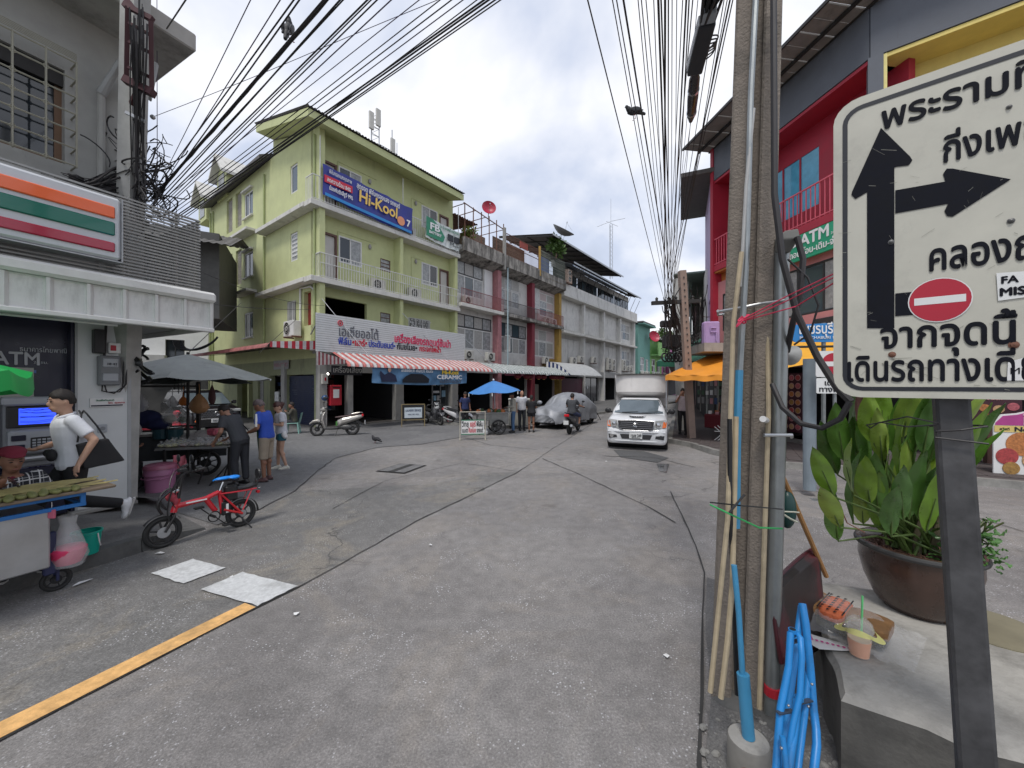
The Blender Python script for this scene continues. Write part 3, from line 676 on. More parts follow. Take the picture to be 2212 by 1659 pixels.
text('•แอร์•',0.42,inkr,sg,(1.02,-0.945,3.78),width=0.75,bold=0.02,ext=0.01)
text('ประดับยนต์•',0.42,inkb,sg,(1.85,-0.945,3.78),width=1.5,bold=0.02,ext=0.01)
text('กันขโมย•',0.42,ink,sg,(3.45,-0.945,3.78),width=1.3,bold=0.02,ext=0.01)
text('กระจกไฟฟ้า',0.42,inkr,sg,(4.9,-0.945,3.78),width=1.55,bold=0.02,ext=0.01)
text('เครื่องเสียงรถยนต์ชั้นนำ',0.55,M('magenta_letter',(0.62,0.04,0.12),0.5),sg,(3.3,-0.945,4.13),width=3.9,bold=0.02,ext=0.012)
ob('emblem',MB().wheel_ring((0.45,-0.95,4.72),(0,1,0),0.11,0.02,16,5).ball((0.45,-0.95,4.72),(0.05,0.02,0.05),8,6),inkr,sg)
# awnings
redst=mat_stripe('red_white_awning',(0.60,0.58,0.57),(0.50,0.15,0.13),0.36,0,0.45,metal=0.0,grime=0.25)
redst2=mat_stripe('red_white_awning_side',(0.55,0.53,0.51),(0.36,0.13,0.12),0.36,0,0.45,metal=0.0,grime=0.35)
gryst=mat_stripe('grey_white_awning',(0.58,0.59,0.58),(0.22,0.27,0.26),0.30,0,0.45,grime=0.3)
valst=mat_stripe('red_white_valance',(0.62,0.60,0.60),(0.50,0.03,0.05),0.30,0,0.6,grime=0.2)
valst2=mat_stripe('maroon_white_valance',(0.55,0.52,0.52),(0.30,0.07,0.09),0.16,1,0.6,grime=0.2)
aw=scallop_awning('awning','red and white striped metal awning below the long white shop sign',None,0.0,9.5,-0.98,-2.15,3.4,2.82,redst,loc=(*C0,0),rz=R(53.2),amp=0.02,n=54)
ob('valance',MB().add([(-0.62,-0.96,3.42),(0.0,-2.2,3.0),(0.0,-2.2,2.85),(-0.62,-0.96,2.8)],[(3,2,1,0),(0,1,2,3)]),valst2,aw)
aw2=scallop_awning('awning','grey and white striped metal awning carrying on from the red striped one',None,9.55,19.4,-0.98,-2.15,3.35,2.78,gryst,loc=(*C0,0),rz=R(53.2),amp=0.02,n=56)
aw3=scallop_awning('awning','red and white striped awning along the green side wall',FL,-12.0,0.0,0.0,-2.0,3.95,3.6,redst2,loc=(*C0,0),rz=R(53.2),amp=0.02,n=68)
mb=MB();nv=14
for i in range(nv):mb.add([(-2.05+2.05*i/nv,-0.02,3.52+0.0*i),(-2.05+2.05*(i+1)/nv,-0.02,3.52),(-2.05+2.05*(i+1)/nv,-0.02,3.75+0.2*(i+1)/nv),(-2.05+2.05*i/nv,-0.02,3.75+0.2*i/nv)],[(0,1,2,3)])
ob('valance',mb,valst,aw3)
# hanging banners
bluen=M('blue_banner_vinyl',(0.02,0.03,0.24),0.4,var=0.1)
def banner(name,label,x0,x1,z0,z1,y,m,loc,rz,sag=0.02,sk=0.0):
 r_=root(name,label,'banner',loc,rz);mb=MB()
 mb.grid(lambda a,b:(x0+(x1-x0)*a,y-0.02-0.03*math.sin(a*17+b*3)-0.02*math.sin(a*41-b*7),z0+(z1-z0)*b-sag*math.sin(a*math.pi)*(1-b)*2+sk*a),60,8)
 ob('cloth',mb,m,r_,smooth=True);return r_
b1=banner('banner','long blue advertising banner with gold Hi-Kool lettering tied to the top balcony',0.05,5.05,10.55,11.95,-0.16,bluen,(*C0,0),R(53.2),0.05,-0.25)
gold=M('gold_letter',(0.75,0.5,0.12),0.35,0.3)
text('Hi-Kool',0.80,gold,b1,(1.75,-0.26,10.90),bold=0.02,width=2.2,ext=0.01,rot=(R(90),R(3),0))
text('สุดยอด ฟิล์มกรองแสง รถยนต์',0.34,inkw,b1,(1.65,-0.26,11.5),bold=0.015,width=2.5,rot=(R(90),R(3),0))
text('ฟิล์มกรองแสงคุณภาพ',0.26,inkw,b1,(0.3,-0.26,11.6),width=1.1,rot=(R(90),R(3),0))
ob('panel',MB().box(0.1,1.45,-0.25,-0.235,11.12,11.45),inkr,b1)
text('ลดความร้อน 84%',0.26,inkw,b1,(0.2,-0.26,11.2),bold=0.015,width=1.15,rot=(R(90),R(3),0));text('ป้องกันรังสียูวี 99%',0.26,inkw,b1,(0.3,-0.26,10.85),bold=0.015,width=1.15,rot=(R(90),R(3),0))
ob('print_strip',MB().add([(0.12,-0.25,10.52),(4.95,-0.25,10.28),(4.95,-0.25,10.42),(0.12,-0.25,10.66)],[(0,1,2,3)]),M('cyan_print',(0.02,0.22,0.55),0.5),b1)
ob('emblem',MB().cyl((4.25,-0.24,10.75),(4.25,-0.26,10.75),0.24,n=20),M('orange_print',(0.75,0.30,0.15),0.5),b1)
text('7',0.5,inkw,b1,(4.6,-0.26,10.6),bold=0.03)
b2=banner('banner','green and white car battery banner tied to the right end of the top balcony',6.0,8.75,10.45,11.65,-0.16,M('white_banner_vinyl',(0.62,0.66,0.64),0.5,var=0.1),(*C0,0),R(53.2),0.04,-0.1)
ob('green_print',MB().add([(6.0,-0.245,10.55),(7.3,-0.245,10.5),(7.45,-0.245,10.85),(7.0,-0.245,11.35),(6.5,-0.245,11.62),(6.0,-0.245,11.66)],[(0,1,2,3,4,5)]),M('green_print_ink',(0.02,0.22,0.12),0.5),b2)
text('FB',0.55,inkw,b2,(6.25,-0.26,11.0),bold=0.03,width=0.75);text('BATTERY',0.22,inkw,b2,(6.2,-0.26,10.75),bold=0.03,width=0.95)
text('ร้าน จิ๊บ แบตเตอรี่ แอนด์ ไดนาโม',0.22,M('green_ink',(0.03,0.2,0.1),0.5),b2,(7.05,-0.26,11.32),bold=0.01,width=1.55)
for x in(7.7,8.22):ob('picture',MB().box(x,x+0.45,-0.25,-0.235,10.75,11.15),ink,b2)
text('M',0.3,ink,b2,(7.85,-0.26,10.5),width=0.3);text('แบตแห้ง',0.14,ink,b2,(8.15,-0.26,10.5),width=0.45)
b3=banner('banner','blue window film banner showing a suited man and a black car under the awning',1.25,7.35,2.05,2.82,-2.12,M('sky_blue_banner',(0.12,0.25,0.42),0.4,var=0.35,scale=1.2),(*C0,0),R(53.2),0.05)
text('Hi-Kool',0.34,inky,b3,(5.35,-2.24,2.52),bold=0.03,width=1.2);text('CERAMIC',0.30,inkw,b3,(5.0,-2.24,2.27),bold=0.03,width=1.85);text('ELEGENIGHT',0.2,M('grey_ink',(0.1,0.11,0.14),0.5),b3,(5.2,-2.24,2.07),bold=0.02,width=1.6)
text('เคลียร์กว่า กันกว่า โดนใจ',0.2,inkw,b3,(2.75,-2.24,2.58),bold=0.012,width=1.95)
ob('car_print',MB().prism([(2.85,2.06),(4.45,2.06),(4.5,2.25),(4.3,2.38),(4.05,2.50),(3.35,2.50),(3.05,2.38),(2.85,2.22)],-2.225,-2.215),ink,b3)
ob('figure_print',MB().prism([(1.7,2.1),(2.55,2.1),(2.45,2.4),(2.2,2.52),(2.05,2.52),(1.85,2.42),(1.65,2.6),(1.6,2.5)],-2.225,-2.215),M('navy_print',(0.02,0.025,0.06),0.5),b3)
ob('face_print',MB().ball((2.12,-2.22,2.66),(0.09,0.012,0.12),10,8),M('skin_print',(0.55,0.33,0.24),0.6),b3)
# things in and on the shop front
def sign_panel(parent,name,x0,x1,z0,z1,y,m,lines,tm,size=0.1,pad=0.06):
 o=ob(name,MB().box(x0,x1,y,y+0.03,z0,z1),m,parent)
 for i,l in enumerate(lines):text(l,size,tm,parent,(x0+pad,y-0.006,z1-(i+1)*(z1-z0)/(len(lines)+0.35)),width=(x1-x0-2*pad))
 return o
s1=root('shop_sign','dark signboard with white Thai letters under the striped awning at the corner','sign',(*C0,0),R(53.2))
sign_panel(s1,'board',0.36,1.9,2.42,2.85,-0.35,M('dark_sign',(0.03,0.03,0.035),0.5),['เครื่องเสียง'],M('pale_letter',(0.5,0.5,0.48),0.6),0.36)
s2=root('shop_sign','small grey WASH AND DRY signboard on the green side wall','sign',(*C0,0),R(53.2)-R(90))
sign_panel(s2,'board',-4.6,-2.9,2.75,3.2,-0.1,M('grey_sign',(0.32,0.32,0.32),0.6),['WASH AND DRY'],M('pink_letter',(0.45,0.25,0.27),0.6),0.3)
pb=root('post_box','red box on the corner column beside the silver scooter','post box',(*C0,0),R(53.2))
ob('box',MB().cbox(0.45,1.0,-0.1,0.2,1.0,1.95,0.02),red,pb);ob('notice',MB().box(0.58,0.86,-0.115,-0.1,1.35,1.75),paper,pb);ob('slot',MB().box(0.55,0.9,-0.112,-0.1,1.82,1.87),black,pb)
fb=root('fuse_box','grey fuse box on the corner column above the red box','fuse box',(*C0,0),R(53.2))
ob('box',MB().cbox(0.05,0.32,-0.14,0.0,2.0,2.45,0.015),AC,fb);ob('switch',MB().box(0.15,0.22,-0.16,-0.14,2.15,2.3),red,fb)
lb=root('ceiling_lamp','small lit bulb inside the dark shop opening','lamp',(*C0,0),R(53.2));ob('bulb',MB().ball((1.15,1.5,2.5),0.06,10,8),M('lit_bulb',(1,0.95,0.85),0.4,var=0,emit=6),lb);ob('socket',MB().cyl((1.15,1.5,2.55),(1.15,1.5,3.2),0.015,n=6),black,lb)
gd=root('glass_door','glass shop door plastered with notices at the end of the green building','door',(*C0,0),R(53.2))
ob('door_frame',MB().box(6.9,6.98,0.3,0.36,0,2.5).box(7.55,7.62,0.3,0.36,0,2.5).box(8.22,8.29,0.3,0.36,0,2.5).box(6.98,8.22,0.302,0.358,2.42,2.5),steel,gd)
ob('pane',MB().box(6.98,7.55,0.32,0.33,0.05,2.42).box(7.62,8.22,0.32,0.33,0.05,2.42),glassd,gd)
rr_=random.Random(5)
for i,(x,z,a,b)in enumerate([(7.0,1.9,.22,.3),(7.28,1.92,.22,.26),(7.66,1.85,.24,.34),(7.0,1.45,.5,.14),(7.04,1.0,.2,.3),(7.3,1.0,.22,.3),(7.08,0.6,.4,.3),(7.7,1.2,.3,.4)]):
 ob('notice',MB().box(x,x+a,0.305,0.315,z,z+b),[paper,M('pale_blue_print',(0.25,0.42,0.55),0.6),M('grey_print',(0.4,0.4,0.4),0.6)][i%3],gd)
shelf=root('shop_display','dim cabinet and posters at the back of the open shop','shop display',(*C0,0),R(53.2))
ob('cabinet',MB().cbox(5.0,6.6,2.5,3.0,0.05,0.95,0.01),M('dim_white',(0.25,0.25,0.25),0.6),shelf)
for i,x in enumerate((1.9,2.5,3.2,5.0,5.8)):ob('poster',MB().box(x,x+0.4,6.12,6.15,1.2+0.2*(i%2),1.8+0.2*(i%2)),[paper,M('pale_print',(0.5,0.5,0.5),0.6)][i%2],shelf)
text('แบตเตอรี่',0.22,M('pale_letter2',(0.5,0.5,0.5),0.6),shelf,(5.1,2.45,1.75),width=0.9)
ac_unit('split air conditioner on the green balcony of the third floor, left of the middle fin',(*LG(3.2,0.35),6.9),R(53.2))
ac_unit('air conditioner on the third floor green balcony, just right of the middle fin',(*LG(5.6,0.35),6.9),R(53.2))
ac_unit('air conditioner behind the top balcony rails between the two banners',(*LG(5.25,0.35),10.3),R(53.2))
ac_unit('large white air conditioner bracketed on the green side wall above the red striped awning',(*(C0+FY*1.9-FX*0.35),4.25),R(53.2)-R(90),1.25,m=M('white_casing',(0.62,0.62,0.6),0.5,grime=0.1))
# phone mast on the roof
ms=root('phone_mast','grey mobile phone mast with antenna panels on the green building roof','antenna mast',(*LG(4.2,2.4),14.5),R(53.2))
mb=MB()
for x,y in((0,0),(0.5,0),(0.25,0.4)):mb.tube([(x,y,0),(x,y,3.2)],0.03,6)
for k in range(7):z=0.2+0.45*k;mb.bar((0,0,z),(0.5,0,z),0.025);mb.bar((0.5,0,z),(0.25,0.4,z+0.2),0.025);mb.bar((0,0,z),(0.5,0,z+0.45),0.02)
mb.tube([(1.4,0,0),(1.4,0,2.9)],0.03,6);mb.tube([(1.75,0,0),(1.75,0,2.3)],0.02,6);mb.bar((0.5,0,1.6),(1.8,0,1.6),0.03);mb.bar((0.5,0,0.7),(1.8,0,0.7),0.03)
ob('lattice',mb,steel,ms)
for x,z in((-0.25,2.1),(0.2,2.5),(-1.1,0.5),(2.1,0.2),(1.2,1.3)):ob('antenna_panel',MB().cbox(x,x+0.3,-0.2,-0.08,z,z+1.0,0.02),AC,ms)
ob('cable',MB().tube([(1.0+0.35*math.cos(t/3),-0.05,0.6+0.35*math.sin(t/3))for t in range(19)],0.03,6),wire,ms)
# ---------------------------------------------------------------- shophouse row (same street line as the green building)
RZ=R(53.2)
oldw=M('old_white_plaster',(0.60,0.59,0.56),0.85,var=0.12,scale=2,grime=0.38,gcol=(0.12,0.115,0.10),bump=0.2)
pinkp=M('faded_pink_column',(0.40,0.18,0.19),0.8,var=0.25,grime=0.35,gcol=(0.18,0.12,0.11));drk=M('dark_red_column',(0.20,0.025,0.04),0.7,var=0.15,grime=0.2)
must=M('mustard_column',(0.38,0.24,0.06),0.8,var=0.2,grime=0.3,gcol=(0.12,0.09,0.05));blackm=M('mouldy_parapet',(0.33,0.31,0.28),0.9,var=0.3,grime=1.0,gcol=(0.035,0.032,0.028),bump=0.4)
pinkw=M('pale_pink_plaster',(0.50,0.42,0.41),0.85,var=0.1,grime=0.3,gcol=(0.2,0.17,0.15));curt2=M('pale_curtain',(0.36,0.35,0.33),0.5,var=0.25,scale=9)
darkf=M('dark_window_frame',(0.03,0.03,0.03),0.5);redrail=M('rusty_red_rail',(0.22,0.06,0.06),0.7,var=0.2)
def shop_front(parent,F,x0,x1,m_sh,style='dark',h=2.6):
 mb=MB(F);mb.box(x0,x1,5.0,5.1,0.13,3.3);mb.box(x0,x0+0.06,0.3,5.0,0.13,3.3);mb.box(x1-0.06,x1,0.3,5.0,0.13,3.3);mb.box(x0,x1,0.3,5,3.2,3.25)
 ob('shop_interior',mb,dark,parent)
 if style=='shutter':
  mb=MB(F)
  for k in range(24):mb.box(x0+0.25,x1-0.25,0.16+0.012*(k%2),0.2,0.13+0.1*k,0.225+0.1*k)
  ob('roller_shutter',mb,m_sh,parent)
 if style=='fridge':ob('display_panel',MB(F).cbox(x0+0.5,x0+1.9,0.9,1.4,0.13,2.0,0.03),M('cream_cabinet',(0.33,0.32,0.28),0.5),parent)
for k,(x0,pm,wm,lab)in enumerate([(8.85,pinkp,oldw,'old white shophouse with a pink end column beside the green building'),(13.25,drk,oldw,'old white shophouse between the pink and dark red columns'),(17.65,must,pinkw,'old shophouse between the dark red and mustard columns')]):
 u_=root('shophouse',lab,'building',(*LG(x0,0),0),RZ,'old shophouses in the row');Wd=4.38
 hs=[(0.15,3.85,4.35,6.65),(0.15,2.9,7.9,10.15),(0.35,3.9,0.13,3.0)]
 if k==2:hs[1]=(1.5,3.85,7.9,9.9)
 mb=MB();wall(mb,0,Wd-0.4,0.13,11.2,hs,0.5,0.2);ob('front_wall',mb,wm,u_)
 ob('side_wall',MB().box(-0.01,0.05,0.72,9,3.3,11.2).box(0.05,Wd,9,9.2,0.1,11.2),wm,u_,kind='stuff')
 ob('column',MB().box(Wd-0.4,Wd-0.003,-0.02,0.52,0.13,10.2),pm,u_)
 for z in(3.35,7.05):
  ob('floor_slab',MB().cbox(-0.02,Wd-0.01,-0.28 if z>5 else 0.0,0.5,z-0.08,z+0.14,0.01),grw if k==0 else blackm,u_)
 mb=MB();mb.prism([(-0.5,10.45),(0.49,10.1),(0.49,10.3),(-0.3,10.6),(-0.3,11.3),(-0.5,11.3)],-0.01 if k else 0.0,Wd-0.02,axis='x');ob('parapet',mb,blackm,u_)
 ob('roof_slab',MB().box(0.06,Wd-0.01,0.72,8.98,10.9,11.05),conc,u_)
 F0=MX.Translation(V((0,0.5,0)))
 if k==0:
  window(u_,F0,0.15,3.85,4.35,5.75,0.02,white,[curt2,curt],4,fw=0.08);window(u_,F0,0.15,3.85,5.78,6.65,0.02,darkf,[curt2,curt],4,fw=0.06)
  window(u_,F0,0.15,2.9,7.9,9.25,0.02,white,[curt,glassb],3,fw=0.08);window(u_,F0,0.15,2.9,9.28,10.15,0.02,darkf,[curt,curt2],3,fw=0.05)
  ob('board',MB().box(3.0,3.85,0.42,0.49,7.2,10.1),whitec,u_)
 elif k==1:
  window(u_,F0,0.15,3.85,4.35,5.6,0.02,white,[curt,glassb,curt2],4,fw=0.08);window(u_,F0,0.15,3.85,5.63,6.65,0.02,darkf,[glassb,curt],4,fw=0.05)
  window(u_,F0,0.15,2.9,7.9,9.2,0.02,white,[curt,curt2],3,fw=0.08);window(u_,F0,0.15,2.9,9.23,10.15,0.02,white,[curt2,curt],3,fw=0.05)
  ob('open_casement',MB().box(0.9,0.95,-0.1,0.5,4.4,5.6).box(0.3,0.9,-0.12,-0.09,4.4,4.46).box(0.3,0.9,-0.12,-0.09,5.54,5.6),white,u_)
 else:
  window(u_,F0,0.15,3.85,4.35,5.7,0.02,white,[curt2,curt],3,fw=0.1);window(u_,F0,0.15,3.85,5.73,6.65,0.02,white,[pinkw,curt2],3,fw=0.05)
  window(u_,F0,1.5,3.85,7.9,9.9,0.02,white,[glassb,curt,pinkw,curt2],2,3,fw=0.08)
  ob('plaster_patch',MB().box(0.1,1.4,0.45,0.497,8.0,10.1),M('flaking_white',(0.55,0.56,0.55),0.8,var=0.2,scale=6,grime=0.4,streak=False),u_)
  ob('mustard_wall',MB().box(1.9,3.97,0.47,0.498,3.5,4.25),must,u_)
 mb=MB();rails(mb,(0.02,-0.24,0),(Wd-0.05,-0.24,0),7.19,8.1,34,0.02,0.035);ob('balcony_railing',mb,redrail if k!=1 else M('dark_rail',(0.06,0.05,0.05),0.6),u_,kind='stuff')
 shop_front(u_,None,0.1,Wd-0.1,None,['dark','dark','fridge'][k])
 ob('shop_lintel',MB().box(0.0,Wd-0.42,0.0,0.48,2.75,3.25),colm,u_)
 if k==0:
  mb=MB()
  for i in range(6):mb.bar((0.2+0.8*i,-0.35,11.3),(0.2+0.8*i,-0.35,13.5),0.05)
  mb.bar((0.1,-0.35,13.5),(4.3,-0.35,13.1),0.05);mb.bar((0.1,-0.35,11.4),(4.3,-0.35,11.4),0.05);mb.bar((0.1,2.5,13.6),(4.3,2.5,13.2),0.05)
  for i in range(5):mb.bar((0.2+i,-0.35,13.48-0.1*i),(0.2+i,2.5,13.6-0.1*i),0.04)
  ob('roof_cage',mb,rust,u_,kind='stuff')
  mb=MB();mb.grid(lambda a,b:(0.1+2.2*a,0.4+2.6*b,13.0+0.25*b+0.03*math.cos(a*60)),60,2);ob('tin_sheet',mb,M('rusty_tin',(0.14,0.06,0.05),0.8,var=0.4),u_)
  ob('shed',MB().box(2.4,4.2,1.4,3.0,11.05,12.9),M('timber_shed',(0.17,0.12,0.09),0.85,var=0.4,scale=6),u_)
  ob('post',MB().box(4.1,4.28,-0.52,-0.34,10.2,13.2),conc,u_)
 if k==1:
  mb=MB();n_=26
  for i in range(n_+1):x=0.05+4.25*i/n_;mb.bar((x,-0.4,11.3),(x,-0.4,12.9),0.022)
  for z in(11.35,12.1,12.9):mb.bar((0.05,-0.4,z),(4.3,-0.4,z),0.04)
  ob('roof_cage',mb,rust,u_,kind='stuff')
  mb=MB()
  for i in range(14):mb.box(0.1,4.2,0.9+0.01*(i%2),0.95,11.1+0.14*i,11.22+0.14*i)
  ob('shed_boards',mb,M('brown_boards',(0.13,0.085,0.06),0.85,var=0.4,scale=5),u_)
  ob('red_gable',MB().box(3.2,4.3,0.6,0.66,13.0,13.5),M('red_gable_board',(0.35,0.06,0.05),0.6),u_)
 if k==2:
  mb=MB();n_=22
  for i in range(n_+1):x=0.05+4.2*i/n_;mb.bar((x,-0.42,10.9),(x,-0.42,13.0),0.025)
  for j in range(7):z=10.95+0.33*j;mb.bar((0.05,-0.42,z),(4.25,-0.42,z),0.022)
  ob('window_cage',mb,M('grey_green_bars',(0.22,0.24,0.20),0.7),u_,kind='stuff')
  ob('cage_frame',MB().bar((0.0,-0.45,10.85),(4.3,-0.45,10.85),0.1).bar((0.05,-0.45,10.8),(0.05,-0.45,13.2),0.14),must,u_)
  ob('blue_sheet',MB().box(0.5,2.2,-0.05,0.0,11.4,12.7),M('blue_sheet',(0.08,0.12,0.28),0.7,var=0.2),u_)
pipeb=root('drainpipe','pale blue downpipe running up beside the pink column','pipe',(*LG(13.45,-0.42),0),RZ);ob('pipe',MB().tube([(0,0,3.3),(0,0,10.6)],0.05,8),M('pale_blue_pipe',(0.34,0.44,0.47),0.5),pipeb);ob('clip',MB().box(-0.1,0.1,-0.02,0.3,7.4,7.46),steel,pipeb)
# white four storey units
for k in range(4):
 x0=22.05+4.9*k;Wd=4.88
 u_=root('shophouse',['white plastered shophouse with closed wall panels next to the mustard column','white plastered shophouse with streaked blank panel and long roof awning','white plastered shophouse with rusty air conditioners, third from the mustard column','white shophouse with curtained windows at the far end of the row'][k],'building',(*LG(x0,0),0),RZ,'white shophouses in the row')
 far=k==3
 hs=[(0.3,4.4,0.13,2.9)]
 if far:hs+=[(0.5,4.2,4.0,6.2),(0.5,4.2,7.6,9.6)]
 mb=MB();wall(mb,0,Wd-0.3,0.13,11.0,hs,0.5,0.2);ob('front_wall',mb,oldw,u_)
 ob('column',MB().box(Wd-0.3,Wd-0.003,-0.02,0.5,0.13,10.1),oldw,u_)
 for z in(6.8,10.15):ob('ledge',MB().cbox(-0.01,Wd-0.01,-0.3,0.5,z-0.1,z+0.12,0.01),grw,u_)
 if not far:
  for z in(3.9,7.2):ob('wall_panel',MB().box(0.5,3.9,0.44,0.497,z,z+2.4),oldw,u_)
  ob('shutter_line',MB().box(2.0,2.03,0.425,0.438,3.9,6.3).box(0.5,3.9,0.425,0.438,6.3,6.33),conc,u_)
 else:
  window(u_,MX.Translation(V((0,0.5,0))),0.5,4.2,4.0,6.2,0.02,white,[curt,curt2,glassb],4,2,fw=0.09);window(u_,MX.Translation(V((0,0.5,0))),0.5,4.2,7.6,9.6,0.02,white,[curt2,glassb,curt],3,2,fw=0.09)
 ob('balcony_wall',MB().box(0,Wd-0.01,-0.28,-0.12,10.27,11.2),oldw,u_)
 window(u_,MX.Translation(V((0,0.9,0))),0.1,Wd-0.1,11.1,12.9,0.02,darkf,[glassd,glassb,glassd],5,fw=0.06)
 ob('top_wall',MB().box(0,Wd,0.9,1.1,10.3,11.09).box(0,Wd,0.9,1.1,12.92,13.5).box(0.02,Wd-0.02,7.9,8,0.2,13.4),oldw,u_)
 mb=MB()
 for i in range(3):mb.bar((0.8+1.6*i,-0.2,11.2),(0.8+1.6*i,-0.9,12.7),0.04)
 ob('awning_stay',mb,iron,u_,kind='stuff')
 shop_front(u_,None,0.1,Wd-0.1,M('maroon_shutter',(0.16,0.05,0.075),0.6)if k==0 else colm,['shutter','dark','dark','dark'][k])
 ob('shop_lintel',MB().box(0.0,Wd-0.32,0.0,0.48,2.7,3.3),colm,u_)
 if k==1:
  d_=ob('glass_doors',MB().box(0.6,0.7,0.35,0.42,0.13,2.6).box(2.0,2.06,0.35,0.42,0.13,2.6).box(3.4,3.5,0.35,0.42,0.13,2.6),iron,u_)
  ob('pane',MB().box(0.7,2.0,0.38,0.39,0.13,2.6).box(2.06,3.4,0.38,0.39,0.13,2.6),glassd,d_)
  ob('notice',MB().box(1.0,1.25,0.33,0.345,1.5,1.8),paper,d_)
darkroof=M('dark_corrugated_roof',(0.10,0.09,0.085),0.75,var=0.3,scale=4);rustroof=M('rusty_corrugated_roof',(0.15,0.10,0.085),0.8,var=0.35,scale=5)
def roofslab(name,label,x0,x1,ya,yb,za,zb,m,under=None):
 r_=root(name,label,'roof',(*C0,0),RZ);n_=int((x1-x0)/0.3)
 mb=MB();mb.grid(lambda a,b:(x0+(x1-x0)*a,ya+(yb-ya)*b,za+(zb-za)*b+0.03*math.cos(a*n_*2*math.pi)),n_*4,2);ob('roof_sheet',mb,m,r_)
 mb=MB()
 for i in range(int((x1-x0)/1.6)+1):x=x0+0.1+1.6*i;mb.bar((x,ya+0.05,za-0.1),(x,yb,zb-0.1),0.06,0.1)
 for t in(0.05,0.5,0.95):mb.bar((x0,ya+(yb-ya)*t,za+(zb-za)*t-0.06),(x1,ya+(yb-ya)*t,za+(zb-za)*t-0.06),0.05)
 ob('rafters',mb,iron,r_,kind='stuff');ob('fascia',MB().box(x0,x1,ya-0.03,ya,za-0.1,za+0.05),steel,r_);return r_
roofslab('roof_canopy','long dark corrugated roof canopy over the white shophouses',18.5,34.2,-1.2,4.5,14.3,15.4,darkroof)
roofslab('roof_canopy','lower rusty corrugated roof running to the far end of the row',23.5,42.5,-0.5,1.2,13.4,13.9,rustroof)
ba=scallop_awning('awning','blue grey striped metal awning above the top floor windows',None,22.3,36.0,0.85,-0.9,13.5,12.75,mat_stripe('blue_grey_awning',(0.45,0.47,0.50),(0.14,0.19,0.27),0.4,0,0.5,grime=0.3),loc=(*C0,0),rz=RZ,amp=0.02,n=60)
ha=root('awning','grey curved metal awning with blue striped end standing on the lower awning','awning',(*C0,0),RZ)
mb=MB();mb.grid(lambda a,b:(19.3+6.2*a,-0.1-2.3*b,3.9-1.15*b*b+0.02*math.cos(a*30*6.283)),120,8);ob('sheet',mb,M('grey_awning_sheet',(0.42,0.43,0.43),0.5,var=0.15,scale=3,grime=0.2),ha,smooth=True)
mb=MB()
for i in range(12):
 a,b=i/12,(i+1)/12;f=lambda b_:(19.28,-0.1-2.3*b_,3.9-1.15*b_*b_);g2=lambda b_:(19.28,-0.1-2.3*b_,2.72)
 mb.add([f(a),g2(a),g2(b),f(b)],[(0,1,2,3)],M('navy_stripe',(0.03,0.05,0.14),0.6)if i%2 else whitec)
ob('striped_end',mb,None,ha)
ac_pts=[(9.6,-0.12,3.6,'AC unit sitting on the awning just right of the slatted sign'),(11.8,-0.12,3.6,'AC unit on the awning beside the pink column foot'),(19.6,0.2,3.75,'AC unit at the foot of the mustard wall'),(9.9,0.25,7.2,'AC unit behind the red rail of the first white shophouse'),(19.9,0.25,7.2,'AC unit on the balcony between dark red and mustard columns'),(21.0,0.25,7.2,'AC unit on the balcony right beside the mustard column')]
for x,y,z,l in ac_pts:ac_unit(l,(*LG(x,y),z),RZ)
for i,(x,z)in enumerate([(24.4,3.9),(25.9,4.1),(29.0,4.2),(33.0,3.6),(34.2,3.5),(37.5,3.6),(38.8,3.6),(40.0,3.7)]):
 ac_unit(['rusty AC unit low on the first white shophouse','AC unit above the grey curved awning','AC unit hung under a blank white panel','first of the tall AC units above the far shops','second of the tall AC units above the far shops','AC unit under the curtained windows at the far end','middle AC unit under the curtained windows','last AC unit before the teal house'][i],(*LG(x,0.05),z),RZ,1.15,two=i in(3,4,5))
ac_unit('tall rusty twin fan AC unit on the top balcony over the white panels',(*LG(22.5,-0.5),11.2),RZ,1.0,two=True,m=M('rusty_casing',(0.4,0.3,0.24),0.7,var=0.4,scale=8))
# dishes, aerials, roof plants, lanterns
def dish(label,loc,az,el,r,m,mesh_=False):
 d_=root('satellite_dish',label,'satellite dish',loc);q=V((math.sin(az)*math.cos(el),-math.cos(az)*math.cos(el),math.sin(el)))
 c=V((0,0,0.9));ob('post',MB().cyl((0,0,0),(0,0,0.9),0.03,n=8),steel,d_)
 ob('reflector',MB().lathe([(0.001,0.0),(r*0.35,0.02*r*2),(r*0.7,0.11*r*2),(r,0.23*r*2),(r*0.995,0.25*r*2),(r*0.7,0.13*r*2),(r*0.35,0.04*r*2),(0.001,0.02)],c,28,ax=q),m,d_,smooth=True,ang=70)
 lnb=c+q*r*1.05;ob('feed_arm',MB().bar(c+V((0,0,-r*0.9))+q*0.4*r,lnb,0.02).bar(c+V((r*0.8,0,0))+q*0.35*r,lnb,0.012).cyl(lnb,lnb+q*0.12,0.04,n=8),steel,d_)
dish('round red satellite dish standing on the old roof cage',at(1055,480,27.0),0.25,0.2,0.5,M('red_dish',(0.38,0.02,0.05),0.4))
dish('large grey mesh satellite dish above the dark roof',at(1212,528,36.5),0.9,1.0,1.1,M('grey_mesh_dish',(0.16,0.16,0.16),0.6))
dish('red satellite dish on the roof of the teal house',at(1410,742,56.0),0.3,0.3,0.85,M('red_dish',(0.38,0.02,0.05),0.4))
an=root('radio_aerial','tall lattice radio mast with crossed aerial rods over the row','aerial',at(1317,602,46.0))
mb=MB()
for x,y in((0,0),(0.35,0),(0.17,0.3)):mb.tube([(x,y,0),(x,y,6.5)],0.03,5)
